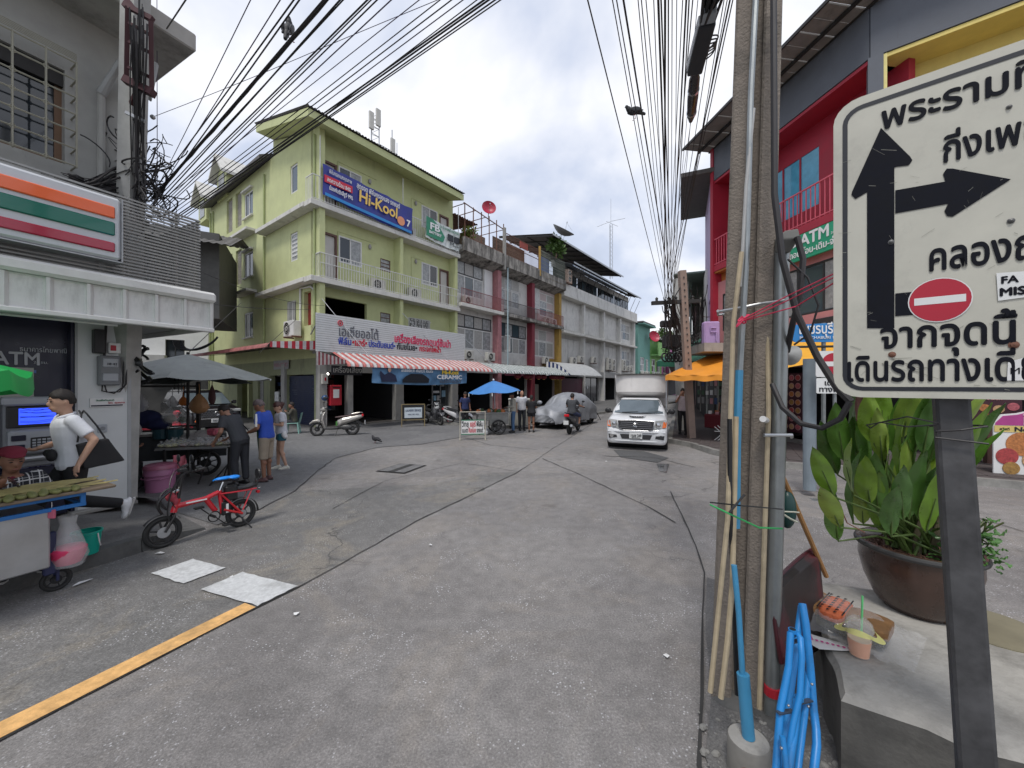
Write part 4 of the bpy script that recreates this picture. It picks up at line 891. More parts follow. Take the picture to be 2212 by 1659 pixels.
for k in range(13):z=0.5*k;mb.bar((0,0,z),(0.35,0,z+0.5),0.02);mb.bar((0.35,0,z),(0.17,0.3,z+0.5),0.02)
ob('lattice',mb,steel,an);ob('aerial_rods',MB().tube([(0.17,0.1,6.5),(0.17,0.1,9.6)],0.02,5).tube([(-1.5,0,6.2),(0.17,0.1,6.9),(1.9,0.2,7.3)],0.025,5).tube([(-0.4,0.1,6.9),(1.0,0.1,6.3)],0.02,5),steel,an)
leafm=M('leaf_green',(0.075,0.14,0.03),0.55,var=0.4,scale=3);leafd=M('leaf_dark',(0.04,0.085,0.022),0.55,var=0.4,scale=3)
def leaf_clump(name,label,c,rad,n,m,parent_loc=None,size=0.18,cat='plant',trunk=True,seed=1,group=None):
 rr=random.Random(seed);r_=root(name,label,cat,c,0,group);mb=MB()
 cl=[V((rr.uniform(-1,1)*rad[0]*0.7,rr.uniform(-1,1)*rad[1]*0.7,rr.uniform(-1,1)*rad[2]*0.7))for _ in range(9)]
 for i in range(n):
  k=rr.choice(cl);d=V((rr.gauss(0,1),rr.gauss(0,1),rr.gauss(0,1))).normalized()
  p=k+V((d.x*rad[0],d.y*rad[1],d.z*rad[2]))*0.38*rr.random()**0.4
  a=V((rr.gauss(0,1),rr.gauss(0,1),rr.gauss(0,0.6))).normalized()*size*rr.uniform(0.6,1.3);b=a.cross(V((rr.gauss(0,1),rr.gauss(0,1),1))).normalized()*size*0.32
  mb.add([p,p+a*0.5+b,p+a,p+a*0.5-b],[(0,1,2,3)])
 for _ in range(1):ob('foliage',mb,m,r_,kind='stuff')
 if trunk:ob('stem',MB().tube([(0,0,-rad[2]*1.3),(0.05,0,0),(0.1,0.05,rad[2]*0.5)],[0.06*max(1,rad[0]),0.04*max(1,rad[0]),0.02],6),wood,r_)
 return r_
leaf_clump('climbing_plant','bright green bushy plant hanging over the edge of the dark roof',(*LG(19.7,-0.8),14.0),(0.7,0.6,1.0),420,leafm,size=0.4,seed=2)
leaf_clump('roof_plant','yellow green potted plant on the old parapet behind the battery banner',(*LG(9.9,0.0),11.9),(0.6,0.4,0.5),220,M('leaf_yellow',(0.16,0.20,0.04),0.6,var=0.4),size=0.25,seed=3)
br=root('dead_branches','bare grey twigs on the balcony under the blue awning','branches',(*LG(22.6,-0.6),11.9));mb=MB();rr_=random.Random(9)
for i in range(60):
 p=V((rr_.uniform(-0.6,1.4),rr_.uniform(-0.3,0.3),rr_.uniform(-0.5,0.7)));mb.tube([p,p+V((rr_.uniform(-.5,.5),0.05,rr_.uniform(-.3,.3))),p+V((rr_.uniform(-.8,.8),0.1,rr_.uniform(-.5,.5)))],0.012,3)
ob('twigs',mb,iron,br,kind='stuff')
for i,x in enumerate([12.9,14.0,14.5,15.6,16.3,17.6,18.0,18.5,19.1]):
 l_=root('paper_lantern',['leftmost round red paper lantern under the grey awning','second red paper lantern from the left under the grey awning','third red paper lantern from the left','fourth red paper lantern from the left','fifth red paper lantern, middle of the string','fourth red paper lantern from the right','third red paper lantern from the right','second red paper lantern from the right','rightmost red paper lantern under the grey awning end'][i],'lantern',(*LG(x,-1.7),2.55),RZ,'red paper lanterns under the awning')
 ob('shade',MB().ball((0,0,0),(0.26,0.26,0.2),14,8),M('lantern_red',(0.16,0.012,0.022),0.6),l_,smooth=True);ob('cap',MB().cyl((0,0,0.18),(0,0,0.24),0.08,n=8).cyl((0,0,-0.22),(0,0,-0.17),0.08,n=8),gold,l_)
s3=root('shop_sign','maroon shop sign with white lettering hidden behind the lanterns','sign',(*C0,0),RZ);sign_panel(s3,'board',13.6,17.0,2.62,3.2,-0.05,M('maroon_sign',(0.12,0.02,0.04),0.5),['ขายของ อาหาร'],paper,0.3)
# small coloured houses at the bend
hs_=[('teal',(0.16,0.34,0.29),0,5.2,10.3),('mint green',(0.24,0.46,0.16),5.2,11.2,8.8),('pink',(0.55,0.20,0.42),11.2,22.0,8.3)]
for i,(nm,c_,xa,xb,zt)in enumerate(hs_):
 m_=M('house_'+nm.replace(' ','_'),c_,0.8,var=0.15,grime=0.25,gcol=tuple(x*0.35 for x in c_))
 h=root('small_house',nm+' painted house at the bend beyond the white row','building',(17.6+0.6*xa,53.6+0.8*xa,0),R(53.1));L=xb-xa
 mb=MB();wall(mb,0,L,0,zt,[(0.8,2.6,3.8,5.8),(3.2,L-0.8,3.8,5.6)]if i!=2 else[(1,3.0,3.6,5.2),(4.5,7,3.6,5.2)],0,0.3,m_)
 mb.box(-0.05,0,0.0,8,0,zt);mb.box(0,L,7.8,8,0,zt)
 ob('front_wall',mb,m_,h)
 window(h,None,0.8,2.6,3.8,5.8,0.05,white,[glassd,curt],2,2,fw=0.12)
 if i!=2:window(h,None,3.2,L-0.8,3.8,5.6,0.05,white,[glassd,curt],2,1,fw=0.12)
 ob('balcony',MB().cbox(-0.1,L,-1.3,0,6.2,6.45,0.02).box(-0.1,L,-1.3,-1.15,6.45,zt-(1.2 if i==0 else 0.6))if i else MB().box(-0.3,L,-0.9,0,zt,zt+0.15),m_,h)
 ob('roof',MB().box(-0.4,L,-0.8,8,zt+0.02+(0.2 if i==0 else 0),zt+0.2+(0.2 if i==0 else 0)),roofm,h)
 ob('ground_shutter',MB().box(0.3,L-0.3,-0.04,0,0.1,2.8),dark,h)
 if i==2:ob('red_porch',MB().box(0.5,6.5,-1.5,-1.3,2.8,5.6),M('crimson_board',(0.5,0.03,0.12),0.6),h);text('ร้านอาหาร',0.8,inkw,h,(1.2,-1.52,4.2))
 for k in range(2):ac_unit('AC unit on the front of the '+nm+' house'+(', left one' if k==0 else ', right one'),(17.6+0.6*(xa+1+2*k)+0.2,53.6+0.8*(xa+1+2*k)-0.3,3.1),R(53.1),1.2)
gmat=[M('far_wall_%d'%i,c_,0.85,var=0.15,grime=0.4)for i,c_ in enumerate([(0.33,0.31,0.28),(0.25,0.26,0.24),(0.36,0.24,0.25),(0.4,0.4,0.38)])]
for i,(u,v,Y,Wd,H_,m_)in enumerate([(1500,829,84,12,10,gmat[0]),(1462,829,98,13,8,gmat[3]),(1535,829,75,9,11,gmat[1])]):
 h=root('far_house',['pale far house closing the end of the street','grey white low house far down the street','dull green house far down the right side'][i],'building',(Y*(u-CU)/FP,Y,0),R([10,-5,-30][i]))
 mb=MB();hs=[(x,x+1.3,z,z+1.4)for z in(3.6,6.4)for x in[(-Wd/2+1+2.4*k)for k in range(int(Wd/2.4))]]
 wall(mb,-Wd/2,Wd/2,0,H_,hs,0,0.3);mb.box(-Wd/2,Wd/2,8,8.3,0,H_);mb.box(-Wd/2-0.2,-Wd/2,0.0,8.3,0,H_);ob('wall',mb,m_,h)
 for q_ in hs:window(h,None,*q_,0.1,white,glassd,2,fw=0.1)
 ob('roof',MB().prism([(-Wd/2-0.8,H_),(0,H_+1.6),(Wd/2+0.8,H_),(Wd/2+0.8,H_+0.15),(0,H_+1.8),(-Wd/2-0.8,H_+0.15)],-0.8,8.5),[rustroof,roofm,rustroof][i],h)
leaf_clump('tree','leafy green tree above the pink house',(27.5,66,9.8),(2.6,2.2,1.8),900,leafm,size=0.55,cat='tree',seed=5)
leaf_clump('tree','darker leafy tree beside the far utility poles',(25.5,60,8.0),(1.6,1.6,1.5),500,leafd,size=0.5,cat='tree',seed=6)
leaf_clump('tree','dark tree over the corrugated roofs on the right',(15.8,34,9.6),(1.6,1.6,1.5),600,leafd,size=0.45,cat='tree',seed=8)
# ---------------------------------------------------------------- right corner building
K0=V((9.5,10.2));KZ=R(-38.1)
redw=M('crimson_wall',(0.36,0.018,0.04),0.6,var=0.1,bump=0.1);pinkr=M('salmon_wall',(0.52,0.22,0.22),0.7,var=0.08,grime=0.1)
greyb=M('dark_blue_grey_band',(0.11,0.12,0.14),0.7,var=0.1,grime=0.15);yell=M('yellow_wall',(0.70,0.56,0.17),0.7,var=0.08);orng=M('orange_soffit',(0.50,0.17,0.04),0.7)
tealw=M('teal_fin',(0.03,0.22,0.20),0.7)
kb_=root('corner_building','corner building painted crimson, yellow and salmon with a dark grey roof band','building',(*K0,0),KZ)
FA=MX.Rotation(R(-43.6),4,'Z')
mb=MB(FA);wall(mb,-6.2,0.3,6.95,10.6,[(-4.35,-2.15,7.8,9.8)],0.8,0.2);ob('crimson_wall',mb,redw,kb_)
window(kb_,MX(FA)@MX.Translation(V((0,0.8,0))),-4.35,-2.15,7.8,9.8,0.0,redw,M('sky_blue_glass',(0.10,0.36,0.52),0.12,var=0.25,scale=2),3,fw=0.06)
ob('soffit',MB(FA).box(-6.2,0.0,-0.02,0.8,10.5,10.6),redw,kb_);ob('fin',MB(FA).box(-6.35,-6.18,-0.1,0.8,3.6,12.2),redw,kb_)
ob('grey_band',MB(FA).box(-6.3,0.0,-0.05,0.3,10.62,11.95),greyb,kb_);ob('grey_band',MB().box(0.0,9.5,-0.05,0.3,10.62,12.6),greyb,kb_);ob('corner_post',MB().box(-0.05,0.25,-0.06,0.3,7.0,10.62),greyb,kb_)
ob('balcony_slab',MB(FA).box(-6.2,0.1,-0.06,0.8,6.75,7.0),redw,kb_);ob('orange_soffit',MB(FA).box(-6.2,0.1,-0.02,0.75,6.68,6.745),orng,kb_)
ob('orange_panel',MB(FA).box(-6.2,0.0,0.3,0.76,6.3,6.68),orng,kb_)
mb=MB(FA);rails(mb,(-6.2,-0.03,0),(0.0,-0.03,0),7.0,8.1,40,0.022,0.04);ob('balcony_railing',mb,M('pink_red_rail',(0.60,0.10,0.14),0.5),kb_,kind='stuff')
mb=MB(FA);wall(mb,-6.2,0.0,3.1,6.3,[(-3.3,-0.5,4.2,5.75),(-5.9,-4.2,4.2,5.75)],0.15,0.2);ob('salmon_wall',mb,pinkr,kb_)
window(kb_,MX(FA)@MX.Translation(V((0,0.15,0))),-3.3,-0.5,4.2,5.75,0.0,darkf,[curt,glassb],3,fw=0.06);window(kb_,MX(FA)@MX.Translation(V((0,0.15,0))),-5.9,-4.2,4.2,5.75,0.0,darkf,[curt,glassb],2,fw=0.06)
ob('teal_fin',MB(FA).box(-4.0,-3.75,-0.05,0.14,3.6,10.4),tealw,kb_)
ob('vent',MB(FA).box(-1.7,-1.1,0.1,0.14,3.7,4.0),dark,kb_)
mb=MB();wall(mb,0.25,9.5,6.95,10.5,[(2.2,4.6,7.8,9.4)],0.8,0.2);mb.box(0.25,9.5,-0.02,0.8,10.5,10.6);ob('yellow_wall',mb,yell,kb_)
window(kb_,MX.Translation(V((0,0.8,0))),2.2,4.6,7.8,9.4,0,yell,glassb,3)
ob('yellow_frame',MB().box(2.0,4.8,0.72,0.8,9.45,9.55).box(0.25,0.32,-0.03,0.05,7,10.6),M('pale_yellow',(0.75,0.65,0.25),0.6),kb_)
ob('yellow_balcony',MB().box(0.25,9.5,-0.05,0.1,6.9,8.0).box(0.25,9.5,-0.04,0.8,6.75,6.95),yell,kb_)
mb=MB();wall(mb,0.05,9.5,3.1,6.7,[(1,4,4.2,5.8)],0.15,0.2);ob('salmon_wall',mb,pinkr,kb_);window(kb_,MX.Translation(V((0,0.15,0))),1,4,4.2,5.8,0.0,darkf,[curt,glassb],3,fw=0.06)
ob('inner_core',MB(FA).box(-6.15,0.0,3.2,3.3,0.1,10.5),dark,kb_)
# corrugated roof overhang, each sheet a part
for i in range(16):
 x=-6.5+0.43*i;z=12.0+0.0*i
 ob('roof_sheet',MB(FA).box(x,x+0.40,-1.25,0.3,z+0.02*(i%2),z+0.05+0.02*(i%2)),M('grey_roof_sheet',(0.22,0.21,0.20),0.7,var=0.2,grime=0.3),kb_)
ob('roof_beam',MB(FA).bar((-6.5,-0.55,11.93),(0.4,-0.55,11.93),0.07,0.09).bar((-6.5,-1.28,12.0),(0.4,-1.28,12.0),0.05,0.1).bar((-6.5,-0.05,11.98),(0.4,-0.05,11.98),0.06,0.06),iron,kb_,kind='stuff')
ob('roof_sheet',MB().box(0.0,9.5,-0.9,0.3,12.65,12.72),M('grey_roof_sheet',(0.22,0.21,0.20),0.7),kb_)
ob('spotlight',MB(FA).lathe([(0.001,0),(0.07,0.01),(0.09,0.06),(0.08,0.14)],(-3.9,-0.05,11.2),12,ax=(0,-1,0)),chrome,kb_)
# ground floor of the corner building
brn=M('brown_shop_frame',(0.11,0.055,0.045),0.6,var=0.15)
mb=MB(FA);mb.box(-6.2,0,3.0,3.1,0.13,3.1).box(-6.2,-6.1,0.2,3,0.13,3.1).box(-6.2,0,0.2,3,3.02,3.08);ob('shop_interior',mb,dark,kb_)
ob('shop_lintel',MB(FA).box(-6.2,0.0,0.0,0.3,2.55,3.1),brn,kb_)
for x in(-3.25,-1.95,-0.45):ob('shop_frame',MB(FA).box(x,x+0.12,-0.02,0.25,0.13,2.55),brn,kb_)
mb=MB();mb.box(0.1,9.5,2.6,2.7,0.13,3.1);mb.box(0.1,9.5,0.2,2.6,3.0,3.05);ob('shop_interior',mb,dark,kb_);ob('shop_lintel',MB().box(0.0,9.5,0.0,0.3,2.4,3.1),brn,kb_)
for x in(0.0,2.0,4.4):ob('shop_frame',MB().box(x,x+0.16,-0.02,0.28,0.13,2.4),brn,kb_);ob('step',MB(FA).box(-6.2,0.0,-0.3,0.4,0.13,0.28).box(-0.3,0.2,-0.3,0.4,0.12,0.27),conc,kb_)
# menu board of round dishes
mn=root('menu_board','maroon menu board with rows of round dish photographs in the shop doorway','menu board',(*K0,0),KZ+R(-43.6))
bx_=-2.9;ob('board',MB().box(bx_,bx_+0.98,-0.12,-0.08,0.45,2.35),M('maroon_board',(0.05,0.012,0.02),0.5),mn)
fc=[M('food_%d'%i,c_,0.6,var=0.45,scale=22)for i,c_ in enumerate([(0.42,0.16,0.05),(0.35,0.05,0.05),(0.45,0.28,0.14),(0.32,0.18,0.05),(0.40,0.10,0.12)])]
plate=M('plate_rim',(0.45,0.28,0.26),0.5,var=0)
for r_i in range(7):
 for c_i in range(4):
  cx,cz=bx_+0.14+0.235*c_i,2.2-0.262*r_i
  p_=ob('dish_photo',MB().cyl((cx,-0.122,cz),(cx,-0.128,cz),0.098,n=16,m=plate).cyl((cx,-0.129,cz),(cx,-0.134,cz),0.08,n=14,m=fc[(r_i*3+c_i*2)%5]),None,mn)
def signbox(label,F,loc,rz,x0,x1,z0,z1,y,m):
 s_=root('shop_sign',label,'sign',loc,rz);ob('board',MB(F).cbox(x0,x1,y-0.08,y,z0,z1,0.01),m,s_);return s_
sA=signbox('green ATM signboard with white lettering under the crimson balcony',None,(*K0,0),KZ+R(-43.6),-3.15,-0.1,5.9,6.7,-0.06,M('green_sign',(0.02,0.30,0.16),0.4))
text('ATM',0.5,inkw,sA,(-1.95,-0.15,6.32),bold=0.025,width=0.95);text('ถอน-โอน-เติม-จ่าย',0.27,inkw,sA,(-2.35,-0.15,6.03),bold=0.015,width=1.7);text('24 ชม.',0.1,inkw,sA,(-0.95,-0.15,6.33))
ob('arrow_mark',MB().prism([(-2.35,6.45),(-2.1,6.62),(-2.15,6.5),(-2.0,6.42),(-2.2,6.36)],-0.15,-0.142),inkw,sA)
# orange tarpaulins
org=M('orange_tarpaulin',(0.78,0.30,0.03),0.55,var=0.12,scale=1.5)
tp=root('tarpaulin_awning','orange tarpaulin awning over the stalls beside the utility pole','awning',(0,0,0));mb=MB()
a_,b_,c_,d_=V((5.02,12.6,2.28)),V((6.75,10.9,2.25)),V((8.6,12.2,3.15)),V((8.0,15.5,3.2))
mb.grid(lambda s,t:a_.lerp(b_,s).lerp(d_.lerp(c_,s),t)+V((0,0,-0.12*math.sin(s*math.pi)*math.sin(t*math.pi)+0.02*math.sin(s*22))),24,12)
e1,e2=V((0,0,-0.14)),None
mb.grid(lambda s,t:a_.lerp(b_,s)+V((0,0,-0.17*t+0.02*math.sin(s*22)))+V((-0.02,-0.02,0))*math.sin(s*30),24,2);mb.grid(lambda s,t:d_.lerp(a_,s)+V((0,0,-0.14*t)),8,2)
ob('cloth',mb,org,tp,smooth=True);ob('pole',MB().cyl((5.1,12.7,0.14),(5.1,12.7,2.25),0.025,n=8).cyl((6.75,11.0,0.14),(6.75,11.0,2.22),0.025,n=8),steel,tp)
tp2=root('tarpaulin_awning','yellow orange tarpaulin awning over the menu board shop','awning',(0,0,0));mb=MB()
a_,b_,c_,d_=V((6.75,10.0,2.36)),V((8.35,8.95,2.72)),V((9.35,10.1,3.35)),V((8.85,12.4,3.35))
mb.grid(lambda s,t:a_.lerp(b_,s).lerp(d_.lerp(c_,s),t)+V((0,0,-0.08*math.sin(s*math.pi)*math.sin(t*math.pi))),20,10);mb.grid(lambda s,t:a_.lerp(b_,s*0.2)+V((0,0,-0.2*t*(1-s))),6,2)
ob('cloth',mb,M('yellow_tarpaulin',(0.80,0.40,0.04),0.55,var=0.1),tp2,smooth=True);ob('rope',MB().tube([b_,V((9.5,8.9,3.6))],0.01,5),whitec,tp2)
tg=root('tarpaulin_awning','dark green tarpaulin awning behind the orange one','awning',(0,0,0));a_,b_,c_,d_=V((6.6,17.5,3.05)),V((7.6,15.2,2.9)),V((9.2,16.6,4.2)),V((9.4,19,4.3));mb=MB()
mb.grid(lambda s,t:a_.lerp(b_,s).lerp(d_.lerp(c_,s),t),8,8);mb.grid(lambda s,t:a_.lerp(b_,s)+V((0,0,-0.25*t)),8,1);ob('cloth',mb,M('green_tarpaulin',(0.02,0.12,0.07),0.6),tg)
# lilac shophouse, then tin roofed buildings up the right side
lil=M('lilac_wall',(0.48,0.38,0.55),0.75,var=0.08,grime=0.15)
l_=root('shophouse','narrow lilac and grey white shophouse left of the crimson building','building',(8.55,16.5,0),R(66.4)-R(180))
mb=MB();wall(mb,-4.2,0,3.0,11.0,[(-1.8,-0.8,4.2,5.8)],0.0,0.3);mb.box(-4.4,-4.2,0.0,3,3.0,11.0);ob('front_wall',mb,lil,l_)
ob('pale_pilaster',MB().box(-4.2,-2.4,-0.08,-0.002,3.4,7.6),oldw,l_);ob('eave',MB().cbox(-4.6,0.2,-1.2,1.5,11.0,11.2,0.02),darkroof,l_);ob('shop_interior',MB().box(-4.2,0,0.1,0.2,0.1,3.0),dark,l_)
mb2=root('meter_box','lilac painted electric meter box on the ledge beside the pole','meter box',at(1534,722,14.2),R(-5));ob('box',MB().cbox(-0.28,0.28,-0.2,0.1,-0.42,0.45,0.05),M('lilac_box',(0.42,0.28,0.50),0.6),mb2)
ob('pipe',MB().tube([(0.12,-0.22,0.2),(-0.08,-0.24,0.2),(-0.08,-0.24,0.05),(0.12,-0.24,0.05),(0.12,-0.24,-0.3)],0.03,6),M('lilac_box',(0.42,0.28,0.50),0.6),mb2)
ledge=root('ledge_roof','grey concrete ledge above the orange tarpaulin','ledge',(0,0,0));ob('slab',MB().prism([(6.6,13.2),(9.5,13.4),(9.4,15.6),(6.9,15.2)],3.12,3.42,axis='z'),conc,ledge)
for i,(x,y,Wd,H_,m_,lab)in enumerate([(10.4,20.6,5.5,7.6,gmat[1],'grey tin clad building behind the leaning poles'),(12.9,26.4,7.0,8.6,gmat[0],'brown patched building further up the right side'),(16.2,34,9,9.2,gmat[2],'dusty pink building far up the right side')]):
 h=root('shophouse',lab,'building',(x,y,0),R(66.4)+R(180));mb=MB();wall(mb,-Wd,0,0,H_,[(-2.4,-1.0,3.8,5.4),(-Wd+0.8,-Wd+2.2,3.8,5.4)],0,0.3);mb.box(-0.05,0.1,0,6,0,H_);ob('front_wall',mb,m_,h)
 window(h,None,-2.4,-1.0,3.8,5.4,0.1,darkf,glassd,2);window(h,None,-Wd+0.8,-Wd+2.2,3.8,5.4,0.1,darkf,glassd,2)
 for k in range(4):
  xx=-Wd*0.25*(k+1);ob('tin_panel',MB().box(xx,xx+Wd*0.24,-0.9+0.2*(k%2),-0.86+0.2*(k%2),H_*0.62-0.3*(k%3),H_+0.2*(k%2)),[gmat[0],M('tin_green',(0.16,0.22,0.19),0.6,var=0.3),rustroof,steel][(k+i)%4],h)
 ob('roof',MB().box(-Wd-0.4,0.6,-1.6,4,H_+0.25,H_+0.33),[M('tin_green',(0.16,0.22,0.19),0.6,var=0.3),rustroof,darkroof][i],h);ob('lower_roof',MB().prism([(-1.9,3.0),(0,3.5),(0,3.6),(-1.9,3.1)],-Wd,0.2,axis='x'),rustroof,h)
 ob('shop_opening',MB().box(-Wd+0.3,-0.3,-0.05,0,0.1,2.8),dark,h)
# houses closing the side street on the far left, grey tin roof behind the shop rail
wb=root('white_building','bright white building seen through the gap behind the grey umbrella','building',(-26.5,24.0,0),R(30))
mb=MB();hsW=[(x,x+1.0,z,z+1.7)for z in(3.3,6.4)for x in(-9.5,-7.3,-5.1,-2.9,-0.7,1.5,3.7)]
wall(mb,-12,6,0,6.6+1.5,hsW,0,0.3);mb.box(5.7,6,0.31,8,0,8.1);ob('front_wall',mb,M('bright_white_wall',(0.78,0.79,0.80),0.7,var=0.05),wb)
for q_ in hsW:window(wb,None,*q_,0.08,darkf,glassd,2)
ob('ground_shops',MB().box(-12,6,-0.05,0,0.0,2.6),M('dim_shopfront',(0.05,0.05,0.05),0.7,var=0.4,scale=1),wb)
for x in(-6,-3.7,0.3,2.6):ob('balcony_cage',MB().box(x,x+1.2,-0.7,-0.02,3.0,3.9),M('pale_cage',(0.5,0.5,0.5),0.6),wb)
gb_=root('grey_building','dark grey tin roofed building behind the metal louvre rail','building',(-17.5,15.5,0),R(28))
ob('wall',MB().box(-8,4.6,0,5,5.0,8.9),M('dark_grey_render',(0.085,0.085,0.082),0.9,var=0.25,grime=0.3),gb_)
mb=MB();mb.grid(lambda a,b:(-9+14.2*a,-1.0+6.5*b,8.6+0.28*b*6.5-0.9*abs(b-0.5)+0.03*math.cos(a*300)),160,2);ob('roof',mb,roofm,gb_)
for i in range(3):ob('column',MB().box(-6+3.6*i,-5.6+3.6*i,0.5,0.9,0,5.0),conc,gb_);ob('window',MB().box(-6+3.6*i,-4.6+3.6*i,-0.05,0.02,6.0,7.6),M('grey_louvre',(0.14,0.14,0.14),0.6),gb_)
# ---------------------------------------------------------------- left corner shop (frame: x along the facade away from the camera, -y to the street)
LZ=math.atan2(0.889,0.459);W0=(-6.0,6.02,0)
def LW(x,y,z=0):return V((-6.0+0.459*x-0.889*y,6.02+0.889*x+0.459*y,z))
plas=M('pale_grey_plaster',(0.36,0.36,0.34),0.85,var=0.12,scale=2,grime=0.22,gcol=(0.16,0.155,0.14),bump=0.15)
clad=M('white_cladding',(0.60,0.62,0.62),0.4,var=0.04,grime=0.08);navy=M('navy_panel',(0.008,0.009,0.03),0.35,var=0.2)
shp=root('corner_shop','pale grey corner shop building with deep roof slab and white metal fascia','building',W0,LZ)
mb=MB();wall(mb,-9,0,2.9,7.3,[(-2.5,-0.67,5.1,6.42),(-6.5,-4.5,5.1,6.42)],0.0,0.25);ob('upper_wall',mb,plas,shp)
ob('side_wall',MB().box(-0.25,-0.002,0.26,4.5,2.9,7.3),plas,shp)
ob('roof_slab',MB().cbox(-9,0.55,-0.8,5.5,7.3,7.58,0.02),M('dirty_slab',(0.33,0.32,0.30),0.85,var=0.15,grime=0.5,gcol=(0.12,0.12,0.11)),shp)
for a in(-2.5,-6.5):
 wn=window(shp,None,a,a+1.83 if a>-3 else a+2,5.1,6.42,0.12,M('brown_window_frame',(0.16,0.09,0.05),0.6),glassd,3,fw=0.07)
 x1=a+1.83;mb=MB();gm_=M('cream_grille',(0.30,0.29,0.23),0.6)
 for i in range(8):
  x=a-0.06+i*(1.95/7);mb.tube([(x,-0.22,5.02),(x,-0.22,6.5)],0.012,5)
 for j in range(7):
  z=5.04+j*(1.44/6);mb.tube([(a-0.06,-0.22,z),(x1+0.06,-0.22,z)],0.012,5);mb.tube([(x1+0.06,-0.22,z),(x1+0.06,0,z)],0.012,5)
  for i in range(7):
   if j<6:x=a-0.06+(i+0.5)*(1.95/7);mb.wheel_ring((x-0.139,-0.222,z),(0,1,0),0.035,0.008,4,3)
 for i in range(5):mb.tube([(a-0.06,-0.22,6.52+0.02*i),(x1+0.06,-0.22,6.52+0.02*i)],0.006,4)
 ob('window_grille',mb,gm_,wn,kind='stuff')
 ob('louvre_band',MB().box(a,x1,0.05,0.1,6.2,6.42),iron,wn)
ob('downpipe',MB().tube([(-0.32,-0.06,6.3),(-0.32,-0.06,3.3)],0.045,8,m=plas).tube([(-0.32,-0.06,6.3),(-0.2,-0.3,6.75),(0.12,-0.35,6.45),(0.18,-0.35,7.02)],0.06,8,m=M('grey_pvc',(0.33,0.34,0.34),0.6)),None,shp)
# ground floor
ob('wall_panel',MB().cbox(-0.58,0.0,-0.05,0.3,0.19,2.9,0.006),clad,shp);ob('plinth',MB().cbox(-0.64,0.06,-0.16,0.3,0.14,0.19,0.006),conc,shp)
ob('panel_trim',MB().box(-0.03,0.012,-0.06,0.31,0.19,2.9).box(-0.585,-0.56,-0.058,-0.05,0.19,2.9),M('trim_grey',(0.35,0.36,0.37),0.4),shp)
ob('side_ground_wall',MB().box(-0.3,-0.01,0.32,4.5,0.1,2.9),plas,shp)
ob('back_panel',MB().box(-9,-0.59,0.12,0.2,0.15,2.9),navy,shp);ob('side_return',MB().box(-0.62,-0.585,-0.03,0.12,0.19,2.9),navy,shp)
text('ATM',0.24,M('dim_white_letter',(0.45,0.46,0.50),0.5),shp,(-1.27,0.11,2.26),bold=0.02,width=0.40);text('ธนาคารไทยพาณิชย์',0.09,M('dim_white_letter',(0.45,0.46,0.50),0.5),shp,(-1.05,0.11,2.44),width=0.5)
text('24 ชม.',0.05,M('dim_white_letter',(0.45,0.46,0.50),0.5),shp,(-0.93,0.11,2.28))
for i in range(5):ob('card_logo',MB().box(-1.36+0.095*i,-1.285+0.095*i,0.108,0.115,2.15,2.19),[M('pale_logo',(0.3,0.35,0.42),0.5),M('blue_logo',(0.1,0.2,0.5),0.5),paper][i%3],shp)
sign_panel(shp,'notice',-1.28,-0.93,1.82,2.22,0.09,M('notice_paper',(0.40,0.41,0.38),0.7),[' ','ที่นี่ทุกวัน','เวลา 8.30-17.00 น.',' '],M('notice_red',(0.25,0.03,0.05),0.6),0.1)
sign_panel(shp,'poster',-1.08,-0.7,0.45,1.0,-0.0,M('poster_lilac',(0.36,0.37,0.55),0.6),['GET','BAHT','HERE',' '],M('poster_navy',(0.04,0.03,0.2),0.6),0.12)
# canopy: roof, rounded top rail, fascia of pressed panels (each a part)
cn=root('shop_canopy','white metal fascia canopy of pressed panels over the shop front','canopy',W0,LZ)
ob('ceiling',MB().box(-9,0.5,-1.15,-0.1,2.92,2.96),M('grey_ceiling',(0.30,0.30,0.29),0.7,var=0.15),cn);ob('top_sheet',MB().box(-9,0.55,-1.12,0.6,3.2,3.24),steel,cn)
ob('top_rail',MB().cbox(-9,0.62,-1.27,-1.13,3.255,3.41,0.035),white,cn);ob('bottom_rail',MB().cbox(-9,0.6,-1.24,-1.14,2.80,2.86,0.01),white,cn)
pnl=mesh_of(MB().add([(0,-1.19,2.86),(0.27,-1.19,2.86),(0.27,-1.19,3.25),(0,-1.19,3.25),(0.012,-1.172,2.88),(0.258,-1.172,2.88),(0.258,-1.172,3.235),(0.012,-1.172,3.235),(0.27,-1.22,2.86),(0.30,-1.22,2.86),(0.30,-1.22,3.25),(0.27,-1.22,3.25),(0.33,-1.19,2.86),(0.33,-1.19,3.25)],[(0,1,5,4),(1,2,6,5),(2,3,7,6),(3,0,4,7),(4,5,6,7),(1,8,11,2),(8,9,10,11),(9,12,13,10)]),'fascia_panel',white)
for i in range(28):o=bpy.data.objects.new('fascia_panel',pnl);COL.objects.link(o);o.parent=cn;o.location=(0.275-0.33*i,0,0)
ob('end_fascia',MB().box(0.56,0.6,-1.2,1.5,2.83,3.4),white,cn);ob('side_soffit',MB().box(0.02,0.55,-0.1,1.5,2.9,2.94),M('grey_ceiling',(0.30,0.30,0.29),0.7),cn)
lt=root('tube_lamp','long white tube lamp under the shop canopy','lamp',W0,LZ);ob('housing',MB().cbox(-1.6,-0.35,-0.95,-0.83,2.82,2.9,0.01),whitec,lt);ob('tube',MB().cyl((-1.55,-0.89,2.80),(-0.4,-0.89,2.80),0.015,n=8),whitec,lt)
